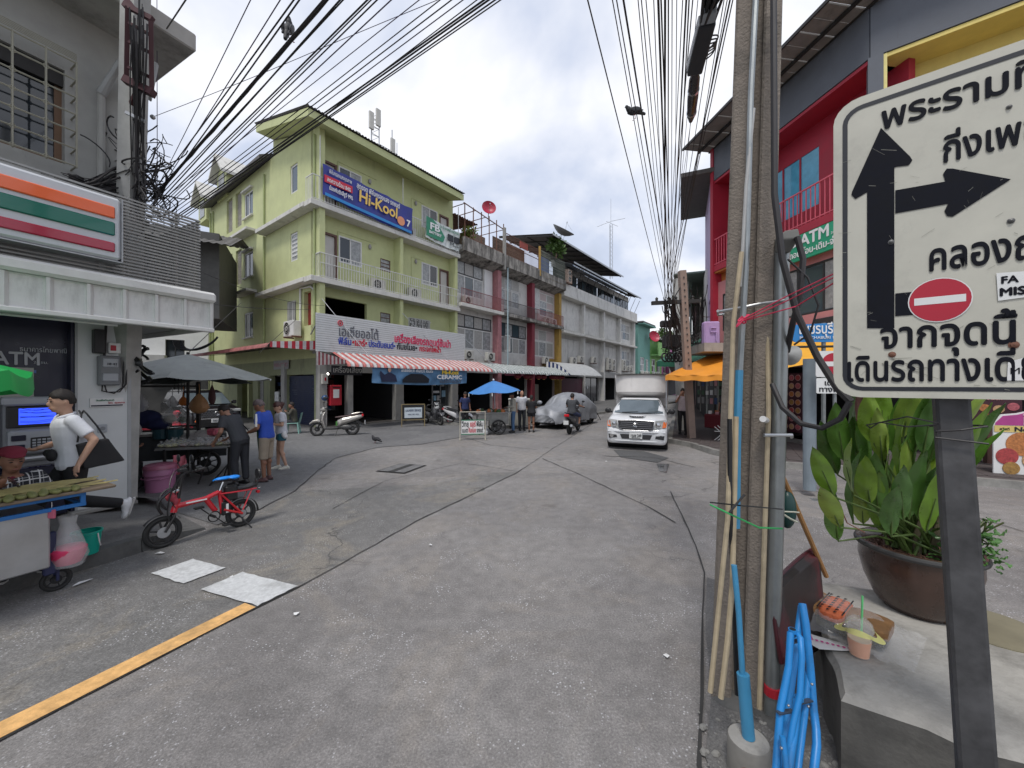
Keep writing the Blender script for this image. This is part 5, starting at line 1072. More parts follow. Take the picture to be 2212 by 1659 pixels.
# louvre rail: each horizontal slat a part
sr=root('louvre_rail','grey horizontal louvre rail standing on top of the shop canopy','railing',W0,LZ)
slm2=M('grey_slat',(0.30,0.30,0.29),0.5,0.3,var=0.15)
sm=mesh_of(MB().box(-9,0.49,-1.06,-1.035,0,0.022),'slat',slm2);sm2=mesh_of(MB().box(0.465,0.49,-1.035,0.9,0,0.022),'side_slat',slm2)
for i in range(25):
 o=bpy.data.objects.new('slat',sm);COL.objects.link(o);o.parent=sr;o.location=(0,0,3.44+0.0445*i)
 o=bpy.data.objects.new('side_slat',sm2);COL.objects.link(o);o.parent=sr;o.location=(0,0,3.44+0.0445*i)
ob('post',MB().bar((0.2,-1.02,3.4),(0.2,-1.02,4.52),0.03),slm2,sr);ob('post',MB().bar((-0.38,-1.02,3.4),(-0.38,-1.02,4.52),0.03),slm2,sr);ob('post',MB().bar((0.45,0.85,3.3),(0.45,0.85,4.52),0.03),slm2,sr)
# striped light box
lbx=root('light_box_sign','white shop light box with orange, green and red stripes','sign',W0,LZ)
ob('case',MB().cbox(-3.3,-0.478,-1.28,-1.08,3.60,4.40,0.03),M('pale_light_box',(0.55,0.57,0.60),0.3,var=0.03),lbx,smooth=True,ang=30)
ob('frame_edge',MB().box(-0.476,-0.46,-1.27,-1.09,3.58,4.41).box(-3.3,-0.46,-1.27,-1.09,3.575,3.59),steel,lbx)
for z0,z1,c_,nm in((4.12,4.27,(0.80,0.13,0.03),'orange'),(3.90,4.07,(0.0,0.13,0.09),'green'),(3.69,3.81,(0.36,0.01,0.04),'red')):
 ob(nm+'_stripe',MB().cbox(-3.25,-0.545,-1.305,-1.275,z0,z1,0.012),M('stripe_'+nm,c_,0.15,var=0,coat=0.5),lbx)
a5=ac_unit('pale AC unit on the upper wall above the striped light box',LW(-2.3,-0.5,4.55),LZ,1.4);ob('tray',MB().cbox(-1.2,1.0,-0.3,0.3,-0.1,-0.05,0.01),plas,a5)
# cash machine
atm=root('cash_machine','grey cash machine with a blue screen reflecting wires in the shop wall','cash machine',W0,LZ)
agr=M('machine_grey',(0.20,0.21,0.23),0.35,var=0.08);agl=M('machine_light',(0.36,0.38,0.41),0.35,var=0.06)
ob('body',MB().cbox(-1.22,-0.64,-0.10,0.1,0.9,1.8,0.02),agr,atm);ob('hood',MB().cbox(-1.24,-0.62,-0.16,0.1,1.72,1.83,0.02),agl,atm)
scr=M('blue_screen',(0.03,0.07,0.75),0.1,var=0,emit=1.2)
sc_o=ob('screen_surround',MB().cbox(-1.2,-0.66,-0.125,-0.1,1.43,1.71,0.01),black,atm);ob('screen',MB().box(-1.1,-0.78,-0.13,-0.126,1.47,1.68),scr,sc_o)
mb=MB();rr_=random.Random(4)
for i in range(9):z=1.5+0.02*i;mb.tube([(-1.09,-0.132,z+rr_.uniform(-.01,.03)),(-0.95,-0.132,z+rr_.uniform(-.02,.03)),(-0.8,-0.132,z+rr_.uniform(-.01,.03))],0.003,3)
ob('screen_reflections',mb,M('dark_blue',(0.01,0.02,0.12),0.3),sc_o,kind='stuff')  # reflected wires drawn on the screen as thin dark strands
ob('button_column',MB().box(-0.75,-0.70,-0.13,-0.124,1.49,1.53).box(-0.75,-0.70,-0.13,-0.124,1.56,1.60).box(-0.75,-0.69,-0.13,-0.124,1.62,1.67),agl,atm,kind='stuff')
ob('shelf',MB().cbox(-1.2,-0.66,-0.22,-0.08,1.1,1.4,0.02),agl,atm);kp=ob('keypad',MB().cbox(-1.02,-0.84,-0.24,-0.215,1.14,1.3,0.006),black,atm)
mb=MB()
for i in range(4):
 for j in range(4):mb.box(-1.01+0.042*i,-0.98+0.042*i,-0.247,-0.239,1.15+0.036*j,1.172+0.036*j)
ob('keys',mb,agl,kp,kind='stuff')
ob('card_slot',MB().cbox(-1.18,-1.06,-0.24,-0.215,1.27,1.34,0.006).cbox(-1.17,-1.07,-0.25,-0.215,1.16,1.22,0.006),navy,atm);ob('receipt_slot',MB().lathe([(0.0,0),(0.06,0.0),(0.075,0.03),(0.085,0.05)],(-0.74,-0.26,1.24),14,ax=(0,1,0)),black,atm)
ob('cash_tray',MB().cyl((-1.2,-0.12,1.02),(-0.66,-0.12,1.02),0.05,n=12),steel,atm);ob('panel',MB().box(-1.2,-0.66,-0.06,-0.02,0.2,0.88),navy,atm)
# meters, wiring and small sign on the white panel
mt=root('electricity_meter','grey electricity meter with glass windows on the white shop panel','meter',W0,LZ)
ob('case',MB().cbox(-0.37,-0.14,-0.17,-0.05,1.98,2.42,0.015),M('meter_grey',(0.16,0.17,0.18),0.4),mt);ob('dial_window',MB().cbox(-0.34,-0.17,-0.185,-0.168,2.25,2.38,0.01),agl,mt);ob('dial_window',MB().cbox(-0.34,-0.17,-0.185,-0.168,2.04,2.16,0.01),agl,mt)
text('18 42',0.05,ink,mt,(-0.3,-0.19,2.28));ob('cables',MB().tube([(-0.32,-0.1,2.0),(-0.33,-0.12,1.9),(-0.2,-0.12,1.86),(-0.1,-0.1,1.95),(-0.08,-0.1,2.5)],0.01,6).tube([(-0.3,-0.1,2.0),(-0.28,-0.12,1.88),(-0.14,-0.12,1.88),(-0.06,-0.1,2.0),(-0.05,-0.1,2.6)],0.01,6).tube([(-0.3,-0.1,2.42),(-0.28,-0.1,2.9)],0.015,6),wire,mt,kind='stuff')
m2_=root('breaker_box','dark breaker boxes with red and yellow labels above the meter','breaker box',W0,LZ)
ob('box',MB().cbox(-0.42,-0.3,-0.16,-0.05,2.45,2.8,0.01),black,m2_);ob('label',MB().box(-0.24,-0.18,-0.13,-0.125,2.5,2.58),red,m2_);ob('box',MB().cbox(-0.26,-0.12,-0.12,-0.05,2.46,2.62,0.01),whitec,m2_)
sgn=root('wall_sign','small white and navy sign with coloured lettering on the white panel','sign',W0,LZ);ob('board',MB().box(-0.44,-0.08,-0.07,-0.055,1.66,1.79),whitec,sgn);ob('navy_band',MB().box(-0.43,-0.09,-0.074,-0.071,1.67,1.69),navy,sgn)
text('สินเชื่อที่แสนดี',0.035,M('green_ink',(0.03,0.2,0.1),0.5),sgn,(-0.38,-0.075,1.745));text('โทร. สมหมาย',0.035,inkr,sgn,(-0.25,-0.075,1.705))
sk=root('socket_box','small grey socket box low on the white shop panel','socket',W0,LZ);ob('cover',MB().cbox(-0.36,-0.26,-0.075,-0.05,1.28,1.4,0.006),agl,sk);ob('dial',MB().cyl((-0.31,-0.075,1.34),(-0.31,-0.08,1.34),0.03,n=10),agr,sk)
# left utility pole with ladder rack and cable tangle
lp=root('utility_pole','white concrete utility pole with rusty ladder rack behind the louvre rail','utility pole',(0,0,0))
pb_,pt_=at(268,1190,6.3),at(300,-289,5.2)
pb_.z=0.0;ob('pole',MB().bar(pb_,pt_,0.20,0.24),M('pole_concrete',(0.40,0.40,0.38),0.85,var=0.2,grime=0.35),lp)
rk=M('maroon_channel',(0.07,0.025,0.03),0.6,0.2);mb=MB()
r0,r1=at(276,15,5.05),at(326,45,5.1);r2,r3=at(273,175,5.25),at(328,198,5.3)
mb.bar(r0,r2,0.05);mb.bar(r1,r3,0.05)
for t in(0.0,0.2,0.45,0.8):mb.bar(r0.lerp(r2,t),r1.lerp(r3,t),0.035)
ob('ladder_rack',mb,rk,lp);[ob('bracket',MB().bar(*q_),rk,lp)for q_ in((at(270,172,5.24),at(332,202,5.3),.10,.09),(at(300,195,5.3),at(285,225,5.4),.06),(at(268,10,5.05),at(330,42,5.1),.06),(at(258,-20,5.1),at(290,20,5.1),.06))]
ob('insulator_arm',MB().bar(at(272,243,5.35),at(312,262,5.4),0.04).ball(at(330,253,5.9),0.035,8,6),steel,lp)
def curve3(p,d,q,e,n=10):
 out=[]
 for i in range(n+1):
  t=i/n;h=(2*t**3-3*t*t+1,t**3-2*t*t+t,-2*t**3+3*t*t,t**3-t*t);out.append(p*h[0]+d*h[1]+q*h[2]+e*h[3])
 return out
tg_=root('cable_tangle','messy black tangle of cables round the left utility pole','cables',(0,0,0));rr_=random.Random(11);mb=MB()
for i in range(120):
 p=at(rr_.gauss(300,22),rr_.gauss(392,38),rr_.uniform(5.5,6.2));q=p+V((rr_.uniform(-.35,.45),rr_.uniform(-.2,.2),rr_.uniform(-.5,.45)))
 mb.tube(curve3(p,V((rr_.uniform(-1,1),rr_.uniform(-.4,.4),rr_.uniform(-1,1))),q,V((rr_.uniform(-1,1),rr_.uniform(-.4,.4),rr_.uniform(-1,1))),8),rr_.choice([0.006,0.009,0.012]),4)
for i in range(36):
 p=at(rr_.uniform(60,150),rr_.uniform(372,410),rr_.uniform(4.9,5.2));q=at(rr_.gauss(300,10),rr_.gauss(395,22),5.8)
 mb.tube(curve3(p,V((1,0.8,rr_.uniform(-.5,-.1))),q,V((1,0.6,rr_.uniform(-.2,.5))),10),rr_.choice([0.006,0.009,0.014]),4)
for i in range(26):
 p=at(rr_.uniform(276,318),rr_.uniform(-20,90),rr_.uniform(5.0,5.1));q=at(rr_.uniform(285,315),rr_.uniform(330,470),rr_.uniform(5.55,5.75))
 mb.tube(curve3(p,V((rr_.uniform(-.2,.2),0,-1.5)),q,V((rr_.uniform(-.3,.3),0,-1.5)),10),rr_.choice([0.006,0.010,0.014]),4)
ob('cables',mb,wire,tg_,kind='stuff');ob('splice_box',MB().cbox(-0.06,0.06,-0.05,0.05,-0.03,0.03,0.01),black,tg_,loc=at(165,385,5.2));ob('splice_box',MB().cbox(-0.08,0.08,-0.05,0.05,-0.3,0.3,0.02),black,tg_,loc=at(268,395,5.9))
hz=root('cable_bundle','black hoses and coiled cables hanging under the canopy corner','cables',(0,0,0));mb=MB()
for i in range(16):
 p=at(rr_.uniform(255,300),rr_.uniform(738,800),rr_.uniform(6.0,6.4));mb.tube(curve3(p,V((.4,0,-.5)),p+V((rr_.uniform(0.05,.4),0,rr_.uniform(-.4,0.1))),V((rr_.uniform(-.5,.5),0,rr_.uniform(-.6,.6))),8),rr_.choice([0.02,0.03,0.045]),5)
for i in range(7):
 p=at(375+i*3,735,7.0);mb.tube(curve3(p,V((0.0,0,-.9)),at(470,728,6.8),V((.5,0,.7)),12),0.018,5)
for k in range(3):mb.wheel_ring(at(232-6*k,800-8*k,5.75),(0.889,-0.459,0),0.05+0.01*k,0.014,12,5)
ob('hoses',mb,black,hz,kind='stuff')
# ---------------------------------------------------------------- main concrete pole on the right, pipes and rods strapped to it
cp=M('pole_aggregate',(0.215,0.185,0.155),0.9,var=0.18,scale=14,grime=0.4,gcol=(0.055,0.052,0.048),streak=False,bump=0.9,bscale=70)
mp=root('utility_pole','thick brown grey concrete H section utility pole in the right foreground','utility pole',(1.395,2.39,0.0),R(-28))
def hring(w,g,d,z,cx=0,cy=0):
 a=w/2;t=a*0.42
 return[V((cx+x,cy+y,z))for x,y in((-a,0),(-a+0.012,-0.012),(-g/2-0.012,-0.012),(-g/2,0),(-g/2,d*0.35),(g/2,d*0.35),(g/2,0),(g/2+0.012,-0.012),(a-0.012,-0.012),(a,0),(a,d),(g/2,d),(g/2,d*0.65),(-g/2,d*0.65),(-g/2,d),(-a,d))]
mb=MB();zs=[0,1.0,2.0,3.0,4.5,6.5,9.0]
mb.loft([hring(0.285-0.009*z,0.06,0.20-0.006*z,z,0.028*z,0.015*z)for z in zs]);ob('shaft',mb,cp,mp)
def px(z,o=0.0):return 0.0276*z+o
strap=M('steel_strap',(0.45,0.46,0.46),0.35,0.8,var=0.1);mb=MB()
for z in(2.47,):mb.tube([(px(z,-0.17),0.015,z-0.01),(px(z,-0.02),-0.075,z-0.008),(px(z,0.05),-0.06,z+0.005),(px(z,0.17),-0.02,z+0.02),(px(z,0.18),0.2,z+0.02),(px(z,-0.17),0.2,z),(px(z,-0.17),-0.02,z-0.01)],0.009,6)
ob('strap',mb,strap,mp)
bam=M('pale_cane',(0.40,0.33,0.22),0.7,var=0.2,scale=10);bam2=M('bamboo',(0.33,0.17,0.06),0.6,var=0.2,scale=6);pvcb=M('blue_pvc',(0.05,0.24,0.42),0.45,var=0.12,grime=0.15)
galv=M('galvanised_pipe',(0.30,0.32,0.32),0.38,0.7,var=0.2,scale=4,grime=0.2)
def pole_thing(name,label,cat,pts,r,m,part='rod',group=None,n=8):
 b_=V(pts[0]);t_=root(name,label,cat,b_,0,group);ob(part,MB().tube([V(p)-b_ for p in pts],r,n),m,t_,smooth=True);return t_
pole_thing('cane_rod','tall pale cane rod tied in the groove of the near pole','rod',[at(1534,1495,2.05),at(1572,1120,2.12),at(1578,900,2.2),at(1584,700,2.25),at(1602,545,2.28)],0.013,bam)
pole_thing('cane_rod','shorter pale cane rod leaning on the near pole, bottom right of the tall one','rod',[at(1557,1508,2.02),at(1572,1380,2.05),at(1582,1260,2.1),at(1586,1090,2.15),at(1590,900,2.2)],0.014,bam)
pole_thing('cane_rod','pale cane rod along the right edge of the near pole','rod',[at(1640,1530,2.2),at(1650,1200,2.22),at(1660,900,2.3),at(1658,700,2.35)],0.013,bam)
pole_thing('conduit_pipe','grey steel conduit running up the groove of the near pole','pipe',[at(1588,1030,2.24),at(1598,800,2.26),at(1612,560,2.3),at(1622,200,2.34),at(1640,-150,2.36),at(1660,-1200,2.4)],0.017,galv,'pipe')
pole_thing('water_pipe','faded blue plastic pipe low in the groove of the near pole','pipe',[at(1590,1140,2.20),at(1592,960,2.22),at(1597,800,2.24)],0.021,pvcb,'pipe')
pole_thing('conduit_pipe','thin black pipe at the foot of the near pole','pipe',[at(1592,1500,2.12),at(1586,1300,2.12),at(1577,1100,2.14),at(1576,905,2.16)],0.013,black,'pipe')
pole_thing('conduit_pipe','white conduit climbing the near pole above the strap','pipe',[at(1600,620,2.30),at(1612,400,2.31),at(1628,235,2.33)],0.010,M('white_conduit',(0.42,0.42,0.41),0.5),'pipe')
gp_=pole_thing('steel_pipe','thick galvanised pipe standing right of the near pole with a grey cap','pipe',[at(1665,1585,2.30),at(1672,1300,2.3),at(1683,900,2.3),at(1690,540,2.3)],0.039,galv,'pipe',n=14)
o_=gp_.location;ob('cap',MB().loft([[at(1690+a,546+0*b,2.3+b)-o_ for a,b in((-16,-.05),(16,-.05),(16,.05),(-16,.05))],[at(1702+a,515-a*0.1,2.28+b)-o_ for a,b in((-28,-.07),(26,-.07),(26,.06),(-28,.06))],[at(1706+a,497-a*0.15,2.28+b)-o_ for a,b in((-10,-.05),(18,-.05),(18,.05),(-10,.05))]]),M('cap_grey',(0.13,0.13,0.12),0.8,var=0.2),gp_,bevel=0.006)
ob('clamp',MB().tube([at(1650,940,2.24)-o_,at(1710,940,2.24)-o_,at(1710,944,2.3)-o_],0.011,6),strap,gp_);ob('red_band',MB().cyl(at(1667,1500,2.29)-o_,at(1668,1482,2.29)-o_,0.041,n=14),red,gp_)
ob('clear_knob',MB().cyl(at(1648,905,2.2)-o_,at(1655,908,2.3)-o_,0.018,n=10),whitec,gp_)
cb_=root('thick_cable','thick black cable looping from the pipe cap past the traffic sign','cable',(0,0,0))
cpts=[at(1671,-10,2.25),at(1672,200,2.22),at(1673,420,2.2),at(1690,560,2.15),at(1722,680,2.1),at(1765,770,2.05),at(1808,838,1.95),at(1838,868,1.9)]
ob('cable',MB().tube(cpts,0.017,8),wire,cb_,smooth=True)
ob('loop',MB().tube([at(1722,512,2.2),at(1735,560,2.18),at(1728,640,2.16),at(1712,700,2.2),at(1700,760,2.3)],0.016,8).tube([at(1668,830,2.18),at(1690,880,2.1),at(1730,915,2.02),at(1775,925,1.96),at(1815,905,1.9),at(1836,868,1.88)],0.014,8).tube([at(1702,560,2.2),at(1745,600,2.15),at(1768,660,2.1),at(1750,720,2.15),at(1715,745,2.2)],0.006,6),wire,cb_,smooth=True)
rs=root('red_string','red plastic string knotted to the near pole and tied to the traffic sign','string',(0,0,0));rsm=M('red_string',(0.6,0.03,0.09),0.5,var=0.1)
kn=at(1604,690,2.18);ob('string',MB().tube([kn,at(1700,640,2.0),at(1800,592,1.62)],0.0035,5).tube([kn+V((0,0,-.01)),at(1700,650,2.0),at(1800,600,1.62)],0.003,5).tube([kn+V((0,0,-.01)),at(1720,662,2.0),at(1800,612,1.62)],0.0035,5),rsm,rs)
mb=MB()
for i in range(10):mb.tube(curve3(kn,V((rr_.uniform(-.1,.1),-.03,rr_.uniform(-.1,.1))),kn+V((rr_.uniform(-.03,.03),0,rr_.uniform(-.04,.03))),V((rr_.uniform(-.1,.1),0,rr_.uniform(-.1,.1))),6),0.005,4)
ob('knot',mb,rsm,rs,kind='stuff')
gs=root('green_string','green plastic ribbon tied round the near pole and pipe','string',(0,0,0));ob('ribbon',MB().tube([at(1534,1090,2.12),at(1580,1112,2.02),at(1640,1140,2.1),at(1690,1142,2.2)],0.005,5),M('green_ribbon',(0.03,0.36,0.10),0.4),gs)
ob('black_tie',MB().tube([at(1534,1085,2.14),at(1600,1092,2.0),at(1690,1100,2.2)],0.004,5).tube([at(1575,1108,2.0),at(1608,1068,2.0)],0.006,5),black,gs)
bg_=root('dark_bag','dark green plastic bag hooked behind the galvanised pipe','bag',at(1700,1100,2.4));ob('bag',MB().ball((0,0,0),(0.05,0.05,0.12),12,8),M('bottle_green',(0.01,0.05,0.045),0.4),bg_,smooth=True);ob('tie',MB().tube([(-0.12,-0.1,0.02),(-0.04,-0.08,-0.03),(0.02,-0.06,-0.06)],0.006,5).tube([(-0.12,-0.1,0.02),(-0.02,-0.08,0.01),(0.03,-0.06,0.0)],0.005,5),M('pale_ribbon',(0.5,0.5,0.4),0.5),bg_)
# ---------------------------------------------------------------- big traffic sign
sgW=(1.5,1.3,0);SA=math.atan2(-0.636,0.772)
ts=root('traffic_sign','large scratched white direction sign with black arrows and Thai lettering on a dark post','traffic sign',sgW,SA)
sgm=M('sign_face',(0.50,0.49,0.42),0.5,var=0.08,scale=5,grime=0.35,gcol=(0.28,0.27,0.24),streak=False)
def rrect(x0,x1,z0,z1,r,n=5):
 out=[]
 for cx,cz,a0 in((x1-r,z1-r,0),(x0+r,z1-r,90),(x0+r,z0+r,180),(x1-r,z0+r,270)):
  for i in range(n+1):a=R(a0+90*i/n);out.append((cx+r*math.cos(a),cz+r*math.sin(a)))
 return out
XL,XR,ZB,ZT=-0.318,0.62,1.952,3.042
ob('plate',MB().prism(rrect(XL,XR,ZB,ZT,0.075),-0.075,-0.071),sgm,ts);ob('back_rail',MB().box(XL+0.05,XR-0.05,-0.069,-0.04,2.15,2.2).box(XL+0.05,XR-0.05,-0.069,-0.04,2.8,2.85),galv,ts)
o1,o2=rrect(XL+0.026,XR-0.026,ZB+0.024,ZT-0.03,0.055),rrect(XL+0.040,XR-0.040,ZB+0.038,ZT-0.045,0.043);n_=len(o1)
ob('border',MB().add([(a,-0.0765,b)for a,b in o1]+[(a,-0.0765,b)for a,b in o2],[(i,(i+1)%n_,n_+(i+1)%n_,n_+i)for i in range(n_)]),ink,ts)
def SP(u,v,y=-0.0772):
 ox,oy=1.5+math.sin(SA)*-y*-1*0,1.3;n2=V((math.sin(SA),-math.cos(SA)));r_=(u-CU)/FP
 d=V((r_,1.0));P0=V((1.5,1.3))+n2*(-y);t=n2.dot(P0)/n2.dot(d);p=d*t;ax=V((math.cos(SA),math.sin(SA)))
 return((p-V((1.5,1.3))).dot(ax),CH-(v-CV)/FP*t)
def flat(name,pts,m,parent,y=-0.0772):return ob(name,MB().add([(a,y,b)for a,b in pts],[tuple(range(len(pts)))]),m,parent)
inks=M('sign_black',(0.008,0.009,0.014),0.75,var=0.3,scale=30,spec=0.15)
flat('up_arrow',[SP(*q)for q in((1873,709),(1873,415),(1848,430),(1839,421),(1841,413),(1903,276),(1966,338),(1971,346),(1963,357),(1937,360),(1932,362),(1932,709))],inks,ts)
flat('right_arrow',[SP(*q)for q in((1934,411),(2042,392),(2037,376),(2045,364),(2058,364),(2184,387),(2058,468),(2046,467),(2040,456),(2048,440),(1934,461))],inks,ts)
flat('stub',[SP(*q)for q in((1934,634),(1975,630),(1975,680),(1934,683))],inks,ts)
cx,cz=SP(2029,648);flat('white_disc',[(cx+0.073*math.cos(R(i*12)),cz+0.073*math.sin(R(i*12)))for i in range(30)],whitec,ts,-0.0778)
flat('no_entry_disc',[(cx+0.070*math.cos(R(i*12)),cz+0.070*math.sin(R(i*12)))for i in range(30)],M('sign_red',(0.42,0.01,0.03),0.35,var=0.1),ts,-0.0784);flat('bar',[(cx-0.058,cz-0.012),(cx+0.058,cz-0.012),(cx+0.058,cz+0.012),(cx-0.058,cz+0.012)],whitec,ts,-0.079)
def stext(s,u0,v0,u1,h,bold=0.021):
 a,z=SP(u0,v0);b,_=SP(u1,v0);return text(s,h,inks,ts,(a,-0.0776,z),bold=bold,width=b-a,ext=0.0006)
def base(s,u0,v0,u1,h):return stext(s,u0,v0,u1,h)
stext('พระรามที่',1902,281,2245,0.112);stext('กิ่งเพชร',2034,352,2300,0.118);stext('คลองถม',2003,586,2290,0.125);stext('จากจุดนี้',1900,753,2196,0.125);stext('เดินรถทางเดียว',1826,823,2290,0.125)
st=ob('sticker',MB().add([(a,-0.0785,b)for a,b in(SP(2152,590),SP(2230,585),SP(2230,640),SP(2156,650))],[(0,1,2,3)]),paper,ts)
a_,z_=SP(2161,613);text('FA',0.03,inks,ts,(a_,-0.0792,z_),bold=0.04,ext=0.0005);a_,z_=SP(2158,640);text('MIS',0.034,inks,ts,(a_,-0.0792,z_),bold=0.05,ext=0.0005)
ob('sticker',MB().add([(a,-0.0785,b)for a,b in(SP(2177,783),SP(2212,772),SP(2260,775),SP(2260,822),SP(2175,822))],[(0,1,2,3,4)]),whitec,ts);a_,z_=SP(2180,808);text('MH',0.028,inks,ts,(a_,-0.0792,z_),ext=0.0005)
scm=M('scratch_grey',(0.22,0.22,0.19),0.6,var=0.3);mb=MB();rr_=random.Random(21)
for i in range(60):
 u,v=rr_.uniform(1810,2210),rr_.uniform(300,850);an_=rr_.gauss(0.2,0.8);L=rr_.uniform(4,34);a1,z1=SP(u,v);a2,z2=SP(u+L*math.cos(an_),v+L*math.sin(an_));w_=rr_.uniform(0.0003,0.0009)
 mb.add([(a1,-0.0774,z1-w_),(a2,-0.0774,z2-w_),(a2,-0.0774,z2+w_),(a1,-0.0774,z1+w_)],[(0,1,2,3)])
for u,v in((1970,800),(1925,775),(1905,785)):
 for k in range(3):a1,z1=SP(u,v);a2,z2=SP(u+rr_.uniform(15,70),v+rr_.uniform(-10,25));mb.add([(a1,-0.0774,z1-.001),(a2,-0.0774,z2-.0005),(a2,-0.0774,z2+.0005),(a1,-0.0774,z1+.001)],[(0,1,2,3)])
ob('scratches',mb,scm,ts,kind='stuff')
for u,v,rd in((2180,231,0.004),(2184,477,0.005),(1925,523,0.005),(1927,766,0.006),(2190,745,0.007)):
 a1,z1=SP(u,v);ob('bolt',MB().lathe([(rd*1.7,0),(rd*1.2,0.001),(rd,0.004),(0.001,0.006)],(a1,-0.0775,z1),12,ax=(0,-1,0)),rust if rd>0.0055 else M('bolt_grey',(0.12,0.12,0.12),0.5,0.5),ts)
pm_=M('post_dark_steel',(0.075,0.075,0.078),0.6,0.3,var=0.45,scale=9,grime=0.3,gcol=(0.02,0.02,0.02),streak=False)
pst=MB();pst.loft([[V((x*0.5*w_+ox,y*0.035-0.0,z))for x,y in((-.8,-1),(.8,-1),(1,-.8),(1,.8),(.8,1),(-.8,1),(-1,.8),(-1,-.8))]for z,w_,ox in((0.0,0.088,0.075),(0.5,0.088,0.055),(1.95,0.080,-0.012),(3.0,0.080,-0.03))])
ob('post',pst,pm_,ts,bevel=0.0)
ob('wire_tie',MB().tube([(-0.055,-0.05,1.84),(0.0,-0.062,1.85),(0.058,-0.05,1.865),(0.06,0.05,1.86),(-0.055,0.05,1.85)],0.003,5).tube([(-0.055,-0.052,1.82),(0.06,-0.055,1.81)],0.003,5),wire,ts)
tw=root('tie_wire','black twisted tie wire hanging from the sign post over the plant','wire',(0,0,0))
ob('wire',MB().tube([at(2030,915,1.28),at(1960,900,1.35),at(1890,915,1.45),at(1872,918,1.5),at(1880,925,1.5),at(1900,912,1.45),at(1960,922,1.35),at(2030,917,1.28)],0.0025,5),wire,tw)
# ---------------------------------------------------------------- people
def cap(mb,p,q,r1,r2,n=12):p,q=V(p),V(q);mb.cyl(p,q,r1,r2,n);mb.ball(p,r1,n,8);mb.ball(q,r2,n,8)
skins={'tan':M('skin_tan',(0.36,0.19,0.125),0.55,var=0.06),'light':M('skin_light',(0.50,0.30,0.21),0.5,var=0.05),'brown':M('skin_brown',(0.24,0.115,0.07),0.55,var=0.06)}
hairm=M('black_hair',(0.016,0.012,0.010),0.7,var=0.3,scale=40,bump=0.5,bscale=120)
DEF=dict(pel=(0,0,.93),chest=(0,0,1.26),neck=(0,0,1.45),head=(.02,0,1.60),elL=(-.03,.25,1.15),haL=(.05,.25,.90),elR=(-.03,-.25,1.15),haR=(.05,-.25,.90),knL=(.02,.10,.50),anL=(0,.10,.09),knR=(.02,-.10,.50),anR=(0,-.10,.09),ftL=(1,0,0),ftR=(1,0,0),face=(1,0,0),ax=(0,1,0))
def cloth(name,color,**k):return M(name,color,0.85,var=k.get('var',0.12),scale=k.get('scale',9),bump=0.25,bscale=30)
def oriented(d,up=V((0,0,1))):
 d=V(d).normalized();y=up.cross(d).normalized();z=d.cross(y);m=MX.Identity(3)
 for i in range(3):m[i][0],m[i][1],m[i][2]=d[i],y[i],z[i]
 return m
def torso_rings(P,g,t0=0.0,t1=1.0,extra=0.0):
 """elliptic rings up the spine, grown by g"""
 pel,ch,nk=V(P['pel']),V(P['chest']),V(P['neck']);ex=V(P['ax']).normalized();out=[]
 prof=[(-0.22,.115,.085),(-0.1,.16,.11),(0,.170,.118),(.2,.155,.108),(.4,.150,.105),(.62,.168,.115),(.8,.182,.112),(.9,.165,.098),(.97,.11,.075),(1.02,.06,.06)]
 L1=(ch-pel).length;L2=(nk-ch).length
 for t,a,b in prof:
  if t<t0-1e-6 or t>t1+1e-6:continue
  s_=t*(L1+L2);c=pel+(ch-pel)*(s_/L1)if s_<L1 else ch+(nk-ch)*((s_-L1)/L2)
  d=((ch-pel).normalized()if s_<L1*0.8 else(nk-ch).normalized()if s_>L1*1.2 else(nk-pel).normalized());fr=ex.cross(d).normalized()
  e_=extra*max(0,0.4-t);out.append([c+ex*math.cos(2*math.pi*k/16)*(a+g+e_)+fr*math.sin(2*math.pi*k/16)*(b+g+e_)for k in range(16)])
 return out
